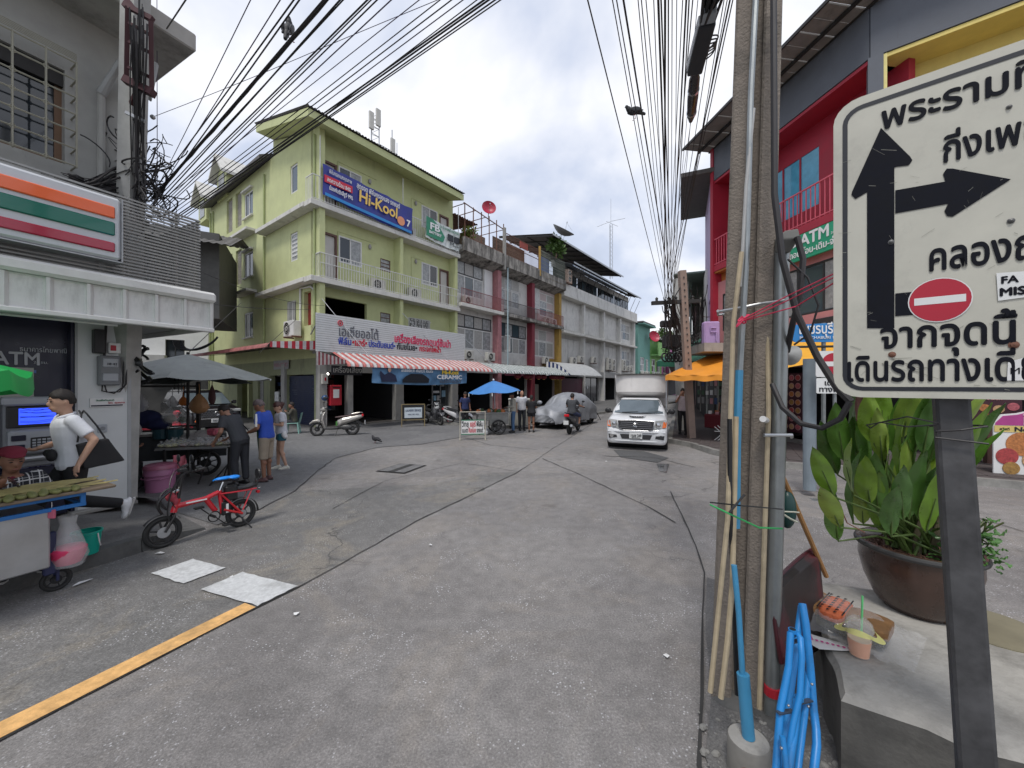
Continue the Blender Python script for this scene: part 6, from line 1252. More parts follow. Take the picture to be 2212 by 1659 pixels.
def person(label,loc,rz,P=None,skin='tan',sc_=1.0,shirt=None,sleeve='short',pants=None,plen='long',shoes=None,hair='short',det=0,hem=-0.1,hairmat=None,extra=0.0,group=None):
 Q=dict(DEF);Q.update(P or{});P={k:V(v)for k,v in Q.items()}
 r_=root('person',label,'person',loc,rz,group);r_.scale=(sc_,)*3;sk_=skins[skin];ex=P['ax'].normalized()
 sp=(P['neck']-P['chest']).normalized();sh={'L':P['neck']-sp*.05+ex*.17,'R':P['neck']-sp*.05-ex*.17};hp={'L':P['pel']+V((0,.09,-.03)),'R':P['pel']+V((0,-.09,-.03))}
 vox=0.011 if det else 0.015
 mb=MB();mb.loft(torso_rings(P,0.0));F=P['face'].normalized();hm=oriented(F);H=P['head']
 cap(mb,P['neck']-sp*.05,H-V((0,0,.04))-F*.02,.058,.052)
 mb.ball(H,(.095,.075,.115),16,12,rot=hm);mb.ball(H+hm@V((.035,0,-.06)),(.062,.056,.062),12,8,rot=hm);mb.ball(H+hm@V((.098,0,-.018)),(.022,.015,.026),8,6,rot=hm)
 for s_ in(1,-1):mb.ball(H+hm@V((-.01,.078*s_,-.01)),(.02,.012,.032),8,6,rot=hm)
 mb.ball(H+hm@V((.088,0,-.062)),(.014,.026,.010),8,6,rot=hm)
 for s_,L in((1,'L'),(-1,'R')):
  e_,h_=P['el'+L],P['ha'+L];cap(mb,sh[L],e_,.052,.041);cap(mb,e_,h_,.040,.027)
  d=(h_-e_).normalized();hmx=oriented(d,ex if abs(d.dot(ex))<0.9 else V((0,0,1)));mb.ball(h_+d*.045,(.055,.022,.040),10,8,rot=hmx)
  for k in range(4):
   b0=h_+d*.075+hmx@V((0,0,(-.028+.019*k)));L_=(.055,.068,.072,.058)[k];b1=b0+hmx@V((L_*.6,.012*s_,0));b2=b1+hmx@V((L_*.35,.03*s_,0));rf_=.0095 if det else.011
   mb.tube([b0,b1,b2],[rf_,rf_,rf_*.8],8);mb.ball(b2,rf_*.8,6,4)
  t0=h_+d*.02+hmx@V((0,0,.034));t1_=t0+hmx@V((.04,.008*s_,.022));mb.tube([t0,t1_,t1_+hmx@V((.03,.012*s_,.002))],[.012,.012,.009],8)
  k_,a_=P['kn'+L],P['an'+L];cap(mb,hp[L],k_,.085,.056);mb.ball(k_.lerp(a_,.25)+V((-.015,0,0)),.055,10,8);cap(mb,k_,a_,.053,.034)
  f_=P['ft'+L].normalized();um=oriented(f_,V((0,0,1))if abs(f_.z)<.9 else V((0,1,0)))@V((0,0,-1))if abs(f_.z)<.6 else oriented(f_,V((1,0,0)))@V((0,0,-1));cap(mb,a_+um*.045-f_*.03,a_+f_*.14+um*.055,.032,.024)
 ob('body',remesh(mb,vox,sk_,3,'body'),None,r_)
 if shirt:
  mb=MB();mb.loft(torso_rings(P,0.020,hem,0.97,extra))
  for L in 'LR':
   mb.ball(sh[L],.070,12,8);e_=P['el'+L]
   if sleeve=='short':mb.cyl(sh[L],sh[L].lerp(e_,.72),.070,.066,14)
   elif sleeve=='long':mb.cyl(sh[L],e_,.070,.054,12);mb.ball(e_,.054,10,8);mb.cyl(e_,e_.lerp(P['ha'+L],.93),.054,.042,12)
   elif sleeve=='tank':pass
  ob('shirt',remesh(mb,vox*0.95,shirt,3,'shirt'),None,r_)
 if pants:
  mb=MB();mb.loft(torso_rings(P,0.014,-0.22,0.2))
  for L in 'LR':
   k_,a_=P['kn'+L],P['an'+L];mb.ball(hp[L],.100,12,8)
   if plen=='mini':mb.cyl(hp[L],hp[L].lerp(k_,.42),.102,.098,14)
   elif plen=='knee':mb.cyl(hp[L],k_.lerp(a_,.08),.100,.082,14)
   else:mb.cyl(hp[L],k_,.100,.072,14);mb.ball(k_,.071,12,8);mb.cyl(k_,k_.lerp(a_,.96),.071,.058,14)
  ob('trousers' if plen=='long' else 'shorts',remesh(mb,vox,pants,3,'trousers'),None,r_)
 if shoes:
  for L in 'LR':
   mb=MB();a_,f_=P['an'+L],P['ft'+L].normalized();up=V((0,0,1))if abs(f_.z)<.6 else V((1,0,0));sd_=up.cross(f_).normalized();u2=f_.cross(sd_)
   mx_=oriented(f_,up if abs(f_.dot(up))<.95 else V((0,1,0)))
   mb.ball(a_+mx_@V((.02,0,-.045)),(.10,.045,.042),12,8,rot=mx_);mb.ball(a_+mx_@V((.115,0,-.058)),(.07,.046,.030),12,8,rot=mx_);mb.ball(a_+mx_@V((.0,0,-.015)),(.05,.042,.045),10,8,rot=mx_)
   so_=ob('shoe',remesh(mb,.009,shoes,2,'shoe'),None,r_)
   ob('sole',MB().loft([[a_+mx_@V((x,y*w_,z))for x,y,w_ in((-.07,1,.03),(-.08,0,.03),(-.07,-1,.03),(.02,-1,.036),(.12,-1,.044),(.18,0,.02),(.12,1,.044),(.02,1,.036))]for z in(-.092,-.07)]),M('shoe_sole',(0.45,0.44,0.42),0.7)if det or shoes.name.startswith('white')else black,so_)
 hmat=hairmat or hairm
 if hair and hair!='bald':
  mb=MB();rr=random.Random(hash(label)%1000)
  nu,nv=28,18;vs_,fs_=[],[]
  for j in range(nv+1):
   ph=math.pi*j/nv
   for k in range(nu):
    t=2*math.pi*k/nu;d=V((math.sin(ph)*math.cos(t),math.sin(ph)*math.sin(t),math.cos(ph)))
    face_=d.x>0.30 and d.z<0.42-0.25*abs(d.y);low=d.z<(-0.42 if hair=='short' else-0.75)
    g=0.86 if(face_ or low)else 1.09+rr.uniform(-.045,.06)
    if abs(d.y)>.8 and abs(d.x)<.35 and d.z<0.1:g=0.9
    vs_.append(H+hm@(V((-.008,0,.012))+V((d.x*.098*g,d.y*.080*g,d.z*.118*g))))
  for j in range(nv):
   for k in range(nu):l=(k+1)%nu;fs_.append((j*nu+k,(j+1)*nu+k,(j+1)*nu+l,j*nu+l))
  mb.add(vs_,fs_)
  if hair=='bun':mb.ball(H+hm@V((-.12,0,.02)),(.05,.05,.06),10,8)
  if hair=='pony':mb.tube([H+hm@V((-.09,0,.04)),H+hm@V((-.15,0,-.01)),H+hm@V((-.15,0,-.10)),H+hm@V((-.13,0,-.17))],[.03,.035,.03,.012],8)
  ob('hair',mb,hmat,r_,smooth=True,ang=180)
 if det:
  for s_ in(1,-1):
   ob('eye',MB().ball(H+hm@V((.086,.032*s_,.012)),(.008,.015,.0065),10,6,rot=hm),M('eye_dark',(0.02,0.014,0.012),0.2),r_)
   ob('eyebrow',MB().tube([H+hm@V((.090,.016*s_,.034)),H+hm@V((.090,.033*s_,.040)),H+hm@V((.078,.05*s_,.034))],[.003,.004,.002],6),hairm,r_)
  ob('mouth',MB().ball(H+hm@V((.098,0,-.062)),(.007,.024,.006),10,6,rot=hm),M('lips',(0.26,0.10,0.08),0.5),r_)
 r_['head']=tuple(H);del r_['head']
 return r_,hm,H,P
ang=lambda x,y:math.atan2(y,x)
wshirt=cloth('white_shirt',(0.66,0.68,0.72),var=0.05);blackt=cloth('black_trousers',(0.012,0.012,0.014));wshoe=M('white_shoe',(0.72,0.72,0.73),0.5,var=0.06)
# man walking past the cash machine
wk,hm,H,P=person('man in white short sleeved shirt and black trousers striding left past the cash machine',(-5.04,4.42,0.15),ang(-0.459,-0.889),dict(chest=(.03,0,1.27),neck=(.05,0,1.46),head=(.09,0,1.62),elL=(-.09,.27,1.19),haL=(.02,.26,.95),elR=(.02,-.25,1.16),haR=(.22,-.10,1.12),knL=(.02,.10,.52),anL=(-.38,.10,.38),knR=(.25,-.10,.52),anR=(.30,-.10,.09),ftL=(.30,0,-.95),face=(1,.05,-.12)),'light',1.02,wshirt,'short',blackt,'long',wshoe,det=1,hem=-0.1)
ob('collar',MB().tube([P['neck']+V((.06,.06,-.01)),P['neck']+V((-.03,.07,.02)),P['neck']+V((-.06,0,.03)),P['neck']+V((-.03,-.07,.02)),P['neck']+V((.06,-.06,-.01)),P['neck']+V((.09,0,-.05))],0.016,6,closed=True),wshirt,wk,smooth=True)
bag=root('tote_bag','large black tote bag on the shoulder of the man in the white shirt','bag',(-5.04,4.42,0.15),ang(-0.459,-0.889));bl=M('black_canvas',(0.014,0.014,0.016),0.75,var=0.2,bump=0.2)
ob('pouch',remesh(MB().loft([[V((x,y,z))for x,y,z in((.04+dx,.21,1.18+dz),(.04+dx,.27,1.18+dz),(-.24+dx2,.27,1.22+dz),(-.24+dx2,.21,1.22+dz))]for dx,dx2,dz in((0,0.03,-.0),(-.02,-.03,-.12),(-.06,-.12,-.29))]),.012,bl,3),None,bag)
for o_x in(.03,-.20):ob('handle',MB().tube([(o_x,.24,1.20),(o_x*.6-.01,.235,1.36),(-.02+o_x*.2,.19,1.505),(-.02+o_x*.15,.12,1.545),(-.05,.06,1.50)],0.009,6),bl,bag,smooth=True)
pc=root('waist_pouch','small dark pouch held in front of the walking man','pouch',(-5.04,4.42,0.15),ang(-0.459,-0.889));ob('body',remesh(MB().ball((.17,.02,1.06),(.045,.07,.07),12,8).ball((.18,-.05,1.08),(.04,.06,.045),12,8),.012,bl,2),None,pc)
# vendor behind the banana cart
nh=ang(0.889,-0.459)
plaid=bpy.data.materials.new('plaid_shirt');plaid.use_nodes=True;t=plaid.node_tree;b=t.nodes['Principled BSDF'];b.inputs['Roughness'].default_value=0.85
tcn=N(t,'ShaderNodeTexCoord');s_=N(t,'ShaderNodeSeparateXYZ');t.links.new(tcn.outputs['Object'],s_.inputs[0]);outs=[]
for ax_ in(1,2):
 a=N(t,'ShaderNodeMath',operation='MULTIPLY');a.inputs[1].default_value=14.0;t.links.new(s_.outputs[ax_],a.inputs[0]);f=N(t,'ShaderNodeMath',operation='FRACT');t.links.new(a.outputs[0],f.inputs[0])
 l1=ramp_node(t,[(0,(0,0,0)),(0.42,(0,0,0)),(0.44,(1,1,1)),(0.56,(1,1,1)),(0.58,(0,0,0)),(0.8,(0,0,0)),(0.82,(.6,.6,.6)),(0.86,(.6,.6,.6)),(0.88,(0,0,0))]);t.links.new(f.outputs[0],l1.inputs[0]);outs.append(l1.outputs[0])
ma=N(t,'ShaderNodeMix',data_type='RGBA',blend_type='LIGHTEN');ma.inputs[0].default_value=1;t.links.new(outs[0],ma.inputs[6]);t.links.new(outs[1],ma.inputs[7])
mc=N(t,'ShaderNodeMix',data_type='RGBA');t.links.new(ma.outputs[2],mc.inputs[0]);mc.inputs[6].default_value=(0.018,0.02,0.026,1);mc.inputs[7].default_value=(0.5,0.5,0.5,1);t.links.new(mc.outputs[2],b.inputs['Base Color'])
vd,hm,H,P=person('woman in black and white plaid shirt and maroon cap seated behind the banana cart',(-5.12,3.92,-0.02),nh,dict(pel=(-.05,0,.62),chest=(0,0,.92),neck=(.04,0,1.10),head=(.09,0,1.25),elL=(.1,.27,.86),haL=(.30,.20,.95),elR=(.08,-.27,.85),haR=(.34,-.16,1.02),knL=(.35,.13,.55),anL=(.33,.13,.25),knR=(.35,-.13,.55),anR=(.33,-.13,.25),face=(1,0.1,-.25)),'brown',1.0,plaid,'long',blackt,'long',black,det=1,hem=-0.1,hair='bald')
mrn=cloth('maroon_cloth',(0.16,0.012,0.03));ob('inner_top',remesh(MB().ball(P['chest']+V((.06,0,.02)),(.085,.07,.17),12,8),.012,mrn,2),None,vd)
ob('hair',remesh(MB().ball(H+hm@V((-.045,0,.0)),(.075,.082,.095),14,10,rot=hm),.011,hairm,2),None,vd);ob('cap',remesh(MB().ball(H+hm@V((-.025,0,.085)),(.112,.10,.052),16,10,rot=hm).ball(H+hm@V((.05,0,.068)),(.085,.075,.016),14,8,rot=hm),.011,mrn,2),None,vd)
tn=root('tongs','steel tongs held in the right hand of the cart vendor','tongs',(0,0,0));h0=at(18,1035,3.6);ob('arm',MB().bar(h0,at(42,1052,3.5),0.012).bar(h0+V((0,0,.015)),at(40,1046,3.5),0.012),chrome,tn)
# customers at the stall
gsh=cloth('charcoal_tshirt',(0.055,0.058,0.065));djn=cloth('dark_jeans',(0.028,0.030,0.036));
person('man in charcoal tee and dark jeans bending over the food table',(-5.42,7.62,0),ang(-0.93,0.1),dict(pel=(-.04,0,.90),chest=(.10,0,1.20),neck=(.20,0,1.37),head=(.31,0,1.46),elL=(.15,.25,1.08),haL=(.36,.16,.88),elR=(.17,-.25,1.06),haR=(.36,-.14,.90),face=(.8,0,-.6),knL=(-.0,.10,.48),knR=(-.05,-.10,.48),anL=(-.03,.10,.09),anR=(-.08,-.10,.09)),'tan',1.0,gsh,'short',djn,'long',black)
stp=root('shoulder_strap','thin black strap across the back of the charcoal tee','strap',(-5.42,7.62,0),ang(-0.93,0.1));ob('strap',MB().tube([(.17,.14,1.40),(.02,.02,1.31),(-.06,-.12,1.12),(-.12,-.16,1.0)],0.008,5),black,stp)
blu=M('blue_sport_shirt',(0.02,0.07,0.42),0.7,var=0.15);khak=cloth('khaki_shorts',(0.30,0.25,0.19))
b2p,hm,H,P=person('older man in blue shirt with dark green apron and khaki shorts facing the stall',(-5.05,7.92,0),ang(-0.95,-0.1),dict(chest=(.03,0,1.26),neck=(.08,0,1.43),head=(.15,0,1.55),elL=(.05,.26,1.12),haL=(.28,.16,1.02),elR=(.05,-.26,1.12),haR=(.28,-.12,1.02),face=(.85,0,-.5)),'brown',1.0,blu,'short',khak,'knee',M('sandal_brown',(0.10,0.05,0.05),0.7),hairmat=M('grey_hair',(0.12,0.09,0.09),0.6,var=0.4,scale=30))
ob('apron',MB().grid(lambda a,b:(.135+.05*math.sin(b*2)-.1*(2*a-1)**2,-.15+.30*a,.55+.78*b),8,10),M('green_apron',(0.012,0.07,0.03),0.8),b2p,smooth=True)
ob('sleeve_stripe',MB().tube([(.08,.235,1.40),(.06,.268,1.28),(.05,.30,1.15)],[.02,.025,.02],6),whitec,b2p)
wts=cloth('white_tshirt',(0.55,0.56,0.60));teal=cloth('teal_shorts',(0.02,0.12,0.16))
g3,hm,H,P=person('young woman in white tee and teal shorts looking at her phone',(-5.42,9.05,0),ang(-0.75,-0.65),dict(chest=(.02,0,1.24),neck=(.04,0,1.42),head=(.08,0,1.55),elL=(.03,.22,1.12),haL=(.24,.10,1.15),elR=(.03,-.22,1.12),haR=(.22,-.05,1.14),knL=(.03,.09,.48),anL=(-.08,.12,.09),knR=(.05,-.09,.48),anR=(.06,-.09,.09),face=(.85,0.1,-.45)),'light',0.94,wts,'short',teal,'mini',M('white_sneaker',(0.6,0.58,0.5),0.6),hair='bun',hairmat=M('reddish_hair',(0.07,0.025,0.02),0.5,var=0.3))
ph_=root('phone','dark phone in the hands of the young woman in teal shorts','phone',(-5.42,9.05,0),ang(-0.75,-0.65));ob('case',MB().cbox(.25,.35,-.02,.08,1.09,1.10,0.003),black,ph_)
pu=root('small_pouch','small white fluffy pouch at the hip of the young woman','pouch',(-5.42,9.05,0),ang(-0.75,-0.65));ob('pouch',remesh(MB().ball((-.02,.19,.83),(.06,.05,.08),10,8).ball((-.04,.2,.78),(.05,.045,.05),10,8),.012,whitec,1),None,pu)
person('vendor in maroon seated at the back of the food stall',(-7.55,7.15,0),ang(0.4,0.9),dict(pel=(0,0,.48),chest=(.05,0,.80),neck=(.10,0,.98),head=(.16,0,1.11),elL=(.15,.24,.75),haL=(.38,.15,.78),elR=(.15,-.24,.75),haR=(.38,-.15,.78),knL=(.42,.12,.45),anL=(.40,.12,.09),knR=(.42,-.12,.45),anR=(.40,-.12,.09),face=(.9,0,-.4)),'brown',1.0,mrn,'short',blackt,'long',black,hairmat=M('khaki_cap',(0.12,0.11,0.07),0.8))
# man sitting on the mint plastic chair
olv=cloth('olive_jacket',(0.065,0.06,0.045));sx_,sy_=-8.85,15.55
person('man in an olive jacket sitting on the mint plastic chair by the dark shutter',(sx_,sy_,0),ang(-0.93,-0.35),dict(pel=(-.05,0,.50),chest=(-.02,0,.82),neck=(.02,0,1.0),head=(.06,0,1.14),elL=(.10,.24,.80),haL=(.22,.08,.88),elR=(.10,-.24,.80),haR=(.24,-.04,.92),knL=(.42,.12,.48),anL=(.36,.14,.09),knR=(.42,-.12,.48),anR=(.42,-.10,.09)),'brown',1.0,olv,'long',djn,'long',black)
chm=M('mint_plastic',(0.22,0.42,0.37),0.4,var=0.06);ch=root('plastic_chair','mint green plastic chair under the seated man','chair',(sx_,sy_,0),ang(-0.93,-0.35))
ob('seat',MB().cbox(-.22,.22,-.22,.22,.41,.44,.012),chm,ch);ob('backrest',MB().grid(lambda a,b:(-.22-.09*b-.03*math.sin(a*math.pi),-.22+.44*a,.44+.40*b),8,6).grid(lambda a,b:(-.235-.09*b-.03*math.sin(a*math.pi),-.22+.44*a,.44+.40*b),8,6),chm,ch)
for x in(-.19,.19):
 for y in(-.19,.19):ob('leg',MB().bar((x*1.0,y,.42),(x*1.25,y*1.2,0),.045),chm,ch)
# group at the blue umbrella cart
cream=cloth('cream_jacket',(0.42,0.40,0.34));bj=cloth('blue_jeans',(0.07,0.14,0.26));blk=cloth('black_dress',(0.015,0.015,0.018))
person('man in a cream jacket and blue jeans reading by the blue umbrella cart',(0.05,15.85,0),ang(-0.95,-0.1),dict(head=(.07,0,1.58),elL=(.02,.25,1.12),haL=(.26,.14,1.08),elR=(.02,-.25,1.12),haR=(.28,-.10,1.06),face=(.85,0,-.5),neck=(.03,0,1.44)),'brown',0.97,cream,'long',bj,'long',black)
person('bald man half hidden behind the man in the cream jacket',(0.42,16.55,0),ang(0.3,-0.95),None,'tan',1.0,wts,'short',djn,'long',black,hair='bald')
person('young woman in a short black dress with her back to the road',(0.80,15.95,0),ang(0.2,0.98),dict(head=(.04,0,1.58),elL=(.06,.22,1.13),haL=(.2,.1,1.15),elR=(.06,-.22,1.13),haR=(.2,-.1,1.15)),'brown',0.9,blk,'short',blk,'mini',black,hair='pony',extra=0.08)
person('vendor in dark blue standing in the shade behind the blue umbrella cart',(-2.15,17.6,0),ang(0.5,-0.8),dict(face=(.9,0,-.4)),'brown',0.95,M('dark_blue_shirt',(0.02,0.03,0.10),0.8),'short',blackt,'long',black)
# people under the orange awning on the right
person('man in a pale pink shirt and black trousers standing by the leaning pole',(6.35,14.3,0.14),ang(-0.5,-0.85),dict(elR=(.06,-.22,1.22),haR=(.16,-.08,1.46),face=(1,.1,-.1)),'tan',0.98,cloth('pale_pink_shirt',(0.45,0.38,0.40)),'short',blackt,'long',black)
person('man in a grey patterned shirt behind the white sacks',(5.95,15.5,0.14),ang(0.3,-0.9),None,'tan',0.95,cloth('grey_pattern_shirt',(0.22,0.23,0.21),var=0.4,scale=30),'short',djn,'long',black)
person('person in a bright blue tee near the truck canopy',(6.2,17.9,0.14),ang(-0.8,-0.4),None,'tan',0.95,M('bright_blue_tee',(0.02,0.12,0.40),0.8),'short',djn,'long',black)
person('figure in dark clothes deep in the shade behind the white sacks',(6.7,19.2,0.14),ang(0.1,-0.9),None,'brown',0.93,blk,'short',djn,'long',black)
person('shopper in grey standing in the dark doorway of the red stall',(8.1,14.6,0.14),ang(-0.8,-0.5),None,'tan',0.95,gsh,'short',djn,'long',black)
# ---------------------------------------------------------------- vehicles
carw=M('white_car_paint',(0.62,0.63,0.64),0.3,var=0.03,coat=0.6);carb=M('black_car_paint',(0.008,0.008,0.010),0.2,var=0.0,coat=0.8);lampg=M('headlamp_glass',(0.42,0.43,0.42),0.12,var=0.1,scale=20,coat=1)
amber=M('amber_lens',(0.75,0.16,0.03),0.25,var=0);redl=M('red_lens',(0.55,0.01,0.02),0.2,var=0);alu=M('alloy',(0.45,0.45,0.46),0.35,0.8,var=0.05);platem=M('number_plate',(0.62,0.63,0.62),0.5,var=0.04)
wsg=M('windscreen_glass',(0.10,0.125,0.14),0.05,var=0.15,scale=2,spec=0.9)
def wheel(parent,c,ax,r,w_,rimm=alu,spokes=5):
 c=V(c);ax=V(ax);wo_=ob('wheel',MB().wheel_ring(c,ax,r-w_*0.42,w_*0.42,28,8,sq=1.15).cyl(c-ax*w_*.3,c+ax*w_*.3,r*0.35,n=16),rubber,parent,smooth=True)
 q=V((0,0,1)).rotation_difference(ax);mb=MB().wheel_ring(c,ax,r-w_*0.85,w_*0.10,28,6,sq=1.6);mb.cyl(c-ax*w_*.35,c+ax*w_*.35,r*.16,n=12)
 for i in range(spokes):a=2*math.pi*i/spokes;mb.bar(c+ax*w_*.2,c+ax*w_*.2+q@V((math.cos(a),math.sin(a),0))*(r-w_*.85),r*.09,r*.05,up=ax)
 ob('rim',mb,rimm,wo_,smooth=True);return wo_
def sect(w,zb,zt,r,y,crown=0.0,n=5):
 out=[]
 for cx,cz,a0,ry in((w-r,zt-r,0,r),(-w+r,zt-r,90,r),(-w+r,zb+r,180,r),(w-r,zb+r,270,r)):
  for i in range(n+1):a=R(a0+90*i/n);out.append(V((cx+r*math.cos(a),y,cz+ry*math.sin(a))))
 return out
# white pickup
PT=V((3.70,11.5,0));tk=root('pickup_truck','white pickup truck with grey canopy and parked facing the camera','pickup truck',PT,R(-22.0))
tk['label']='white pickup truck with tall pale metal cargo canopy facing the camera'
ob('body',MB().loft([sect(.70,.24,.60,.10,0.0),sect(.80,.20,.66,.12,.05),sect(.86,.19,.70,.12,.14),sect(.87,.19,.84,.14,.22),sect(.88,.22,.93,.13,.34),sect(.88,.24,1.00,.12,.8),sect(.88,.26,1.05,.12,1.25),sect(.88,.28,1.07,.10,2.75)]),carw,tk,smooth=True,ang=50)
cab=[]
for z,y0,y1,w0,in((1.02,1.05,2.75,.83),(1.15,1.15,2.74,.80),(1.44,1.55,2.70,.66),(1.52,1.70,2.60,.58)):
 r_=.10;cab.append([V((sx*(w0-dx),(y0 if sy<0 else y1)+(dy if sy<0 else-dy),z))for sx,sy,pts in((1,-1,1),(1,1,2),(-1,1,3),(-1,-1,4))for dx,dy in(((r_,0),(r_*.3,r_*.3),(0,r_))if pts in(1,3)else((0,r_),(r_*.3,r_*.3),(r_,0)))])
cb2=ob('cabin',MB().loft(cab),carw,tk,smooth=True,ang=35)
ob('windscreen',MB().grid(lambda a,b:((2*a-1)*(.755-.155*b),1.03+.50*b+.07*(2*a-1)**2-.03,1.07+.39*b),12,6),wsg,cb2,smooth=True)
ob('windscreen_seal',MB().tube([((2*a-1)*.77,1.055+.09*(2*a-1)**2,1.06)for a in[i/8 for i in range(9)]],.016,6).tube([(.78,1.13,1.07),(.62,1.60,1.46)],.014,6).tube([(-.78,1.13,1.07),(-.62,1.60,1.46)],.014,6).tube([(.62,1.60,1.46),(0,1.52,1.475),(-.62,1.60,1.46)],.014,6),black,cb2)
for s_ in(1,-1):ob('side_window',MB().add([(s_*.825,1.5,1.1),(s_*.825,2.5,1.1),(s_*.70,2.45,1.42),(s_*.70,1.75,1.42)],[(0,1,2,3)]),glassd,cb2)
ob('wiper',MB().tube([(.1,1.02,1.08),(.6,1.06,1.12)],.008,4).tube([(-.5,1.02,1.08),(.0,1.03,1.11)],.008,4),black,cb2)
grd=M('grille_dark',(0.03,0.03,0.032),0.35,var=0.1)
gr=ob('grille',MB().prism([(-.52,.90),(.52,.90),(.47,.66),(.36,.61),(-.36,.61),(-.47,.66)],-.012,.12),grd,tk)
for i in range(4):ob('grille_bar',MB().cbox(-.47+.01*i,.47-.01*i,-.035,-.01,.665+.055*i,.69+.055*i,.005),M('grey_chrome',(0.20,0.20,0.21),0.25,0.9,var=0),gr)
ob('grille_frame',MB().tube([(-.52,-.01,.90),(-.47,-.02,.66),(-.36,-.02,.61),(.36,-.02,.61),(.47,-.02,.66),(.52,-.01,.90),(0,-.01,.92)],.012,6,closed=True),M('grey_chrome',(0.20,0.20,0.21),0.25,0.9,var=0),gr)
ob('badge',MB().wheel_ring((0,-.045,.79),(0,1,0),.07,.010,20,5).wheel_ring((0,-.045,.80),(0,1,0),.035,.008,14,5).tube([(-.05,-.045,.83),(0,-.05,.815),(.05,-.045,.83)],.007,5),chrome,gr)
for s_ in(1,-1):
 hl=ob('headlamp',MB().add([(s_*.50,.0,.66),(s_*.84,.13,.70),(s_*.865,.26,.86),(s_*.83,.20,.93),(s_*.55,.02,.91),(s_*.50,.20,.66),(s_*.84,.3,.70),(s_*.55,.25,.91)],[(0,1,2,3,4)if s_<0 else(4,3,2,1,0),(0,4,7,5),(0,5,6,1)]),lampg,tk)
 ob('indicator',MB().add([(s_*.74,.065,.70),(s_*.845,.12,.715),(s_*.862,.235,.86),(s_*.77,.115,.88)],[(0,1,2,3)if s_<0 else(3,2,1,0)]),amber,hl)
 ob('reflector',MB().lathe([(.001,.03),(.05,.02),(.07,0)],(s_*.63,.0,.79),14,ax=(0,-1,0)),chrome,hl)
 ob('fog_lamp',MB().cyl((s_*.70,.0,.43),(s_*.70,-.02,.43),.055,n=16,m=chrome if s_<0 else grd).prism([(s_*.80,.48),(s_*.56,.46),(s_*.54,.38),(s_*.78,.36)][::-s_],-.004,.05,grd),None,tk)
 mr=ob('door_mirror',remesh(MB().ball((s_*1.0,1.35,1.11),(.11,.06,.09),12,8).cyl((s_*.85,1.4,1.05),(s_*.95,1.37,1.08),.03,n=8),.014,black,2),None,tk)
ob('lower_intake',MB().prism([(-.46,.49),(.46,.49),(.40,.35),(-.40,.35)],-.012,.05),grd,tk)
ob('bumper_crease',MB().tube([(-.80,.06,.30),(-.5,-.01,.29),(0,-.02,.29),(.5,-.01,.29),(.80,.06,.30)],.02,8).tube([(-.82,.06,.56),(-.5,-.015,.57),(0,-.02,.57),(.5,-.015,.57),(.82,.06,.56)],.025,8),carw,tk,smooth=True)
pl_=ob('number_plate',MB().cbox(-.185,.185,-.055,-.03,.37,.54,.006),platem,tk);text('1ฒพ 349',.12,ink,tk,(-.15,-.058,.425),width=.30,bold=.02);text('กรุงเทพมหานคร',.05,ink,tk,(-.12,-.058,.385),width=.24)
ob('hood_scoop',remesh(MB().ball((0,.62,1.0),(.26,.24,.05),16,8),.014,carw,2),None,tk)
mb=MB()
for i in range(6):mb.box(-.21+.07*i,-.155+.07*i,.385,.42,.985,1.01)
ob('scoop_slots',mb,black,tk,kind='stuff')
for x in(-.76,.76):
 for y in(.72,3.6):wheel(tk,(x,y,.36),(1,0,0),.36,.24)
ob('underbody',MB().box(-.70,.70,.25,4.4,.22,.5),black,tk);ob('wheel_arch',MB().cyl((-.885,.72,.40),(.885,.72,.40),.42,n=24),black,tk)
ob('load_bed',MB().cbox(-.86,.86,2.78,4.9,.5,1.15,.03),carw,tk)
cano=M('dull_canopy_metal',(0.56,0.54,0.52),0.5,0.0,var=0.12,scale=1.5,grime=0.25,gcol=(0.26,0.24,0.23))
ob('canopy_side',MB().cbox(-.90,.90,2.80,4.9,1.15,2.28,.05),cano,tk)
def capf(a,b):
 x=(2*a-1);t=b/.25 if b<.25 else 1
 w=.68+.14*t+(.06*(b-.25)/.75 if b>=.25 else 0);z=1.55+.12*t+(.66*(b-.25)/.75 if b>=.25 else 0)
 y=2.35-.38*t+(.10*(b-.25)/.75 if b>=.25 else 0)+(.10*max(0,(b-.9)/.1)**2)
 return(x*w,y+.16*abs(x)**5,z+.03*(1-x*x)*b)
mb=MB();mb.grid(capf,20,14);mb.grid(lambda a,b:((2*a-1)*.86*(1-.02*b),1.965+.9*b+.02*math.sin(a*40)*0,2.33+.03*(1-(2*a-1)**2)),20,4)
for s_ in(0,1):mb.grid(lambda a,b:tuple(V(capf(s_,b)).lerp(V((-.90 if s_==0 else.90,2.85,1.5+.8*b)),a)),4,14)
mb.grid(lambda a,b:tuple(V(capf(a,0)).lerp(V(((2*a-1)*.88,2.85,1.53)),b)),10,2)
cc=ob('canopy_front',mb,cano,tk,smooth=True,ang=45);ob('seam',MB().tube([tuple(V(capf(a/10,.30))+V((0,-.004,0)))for a in range(11)],.006,5).tube([tuple(V(capf(a/10,.99)))for a in range(11)],.014,6),M('seam_grey',(0.25,0.24,0.23),0.5),cc)
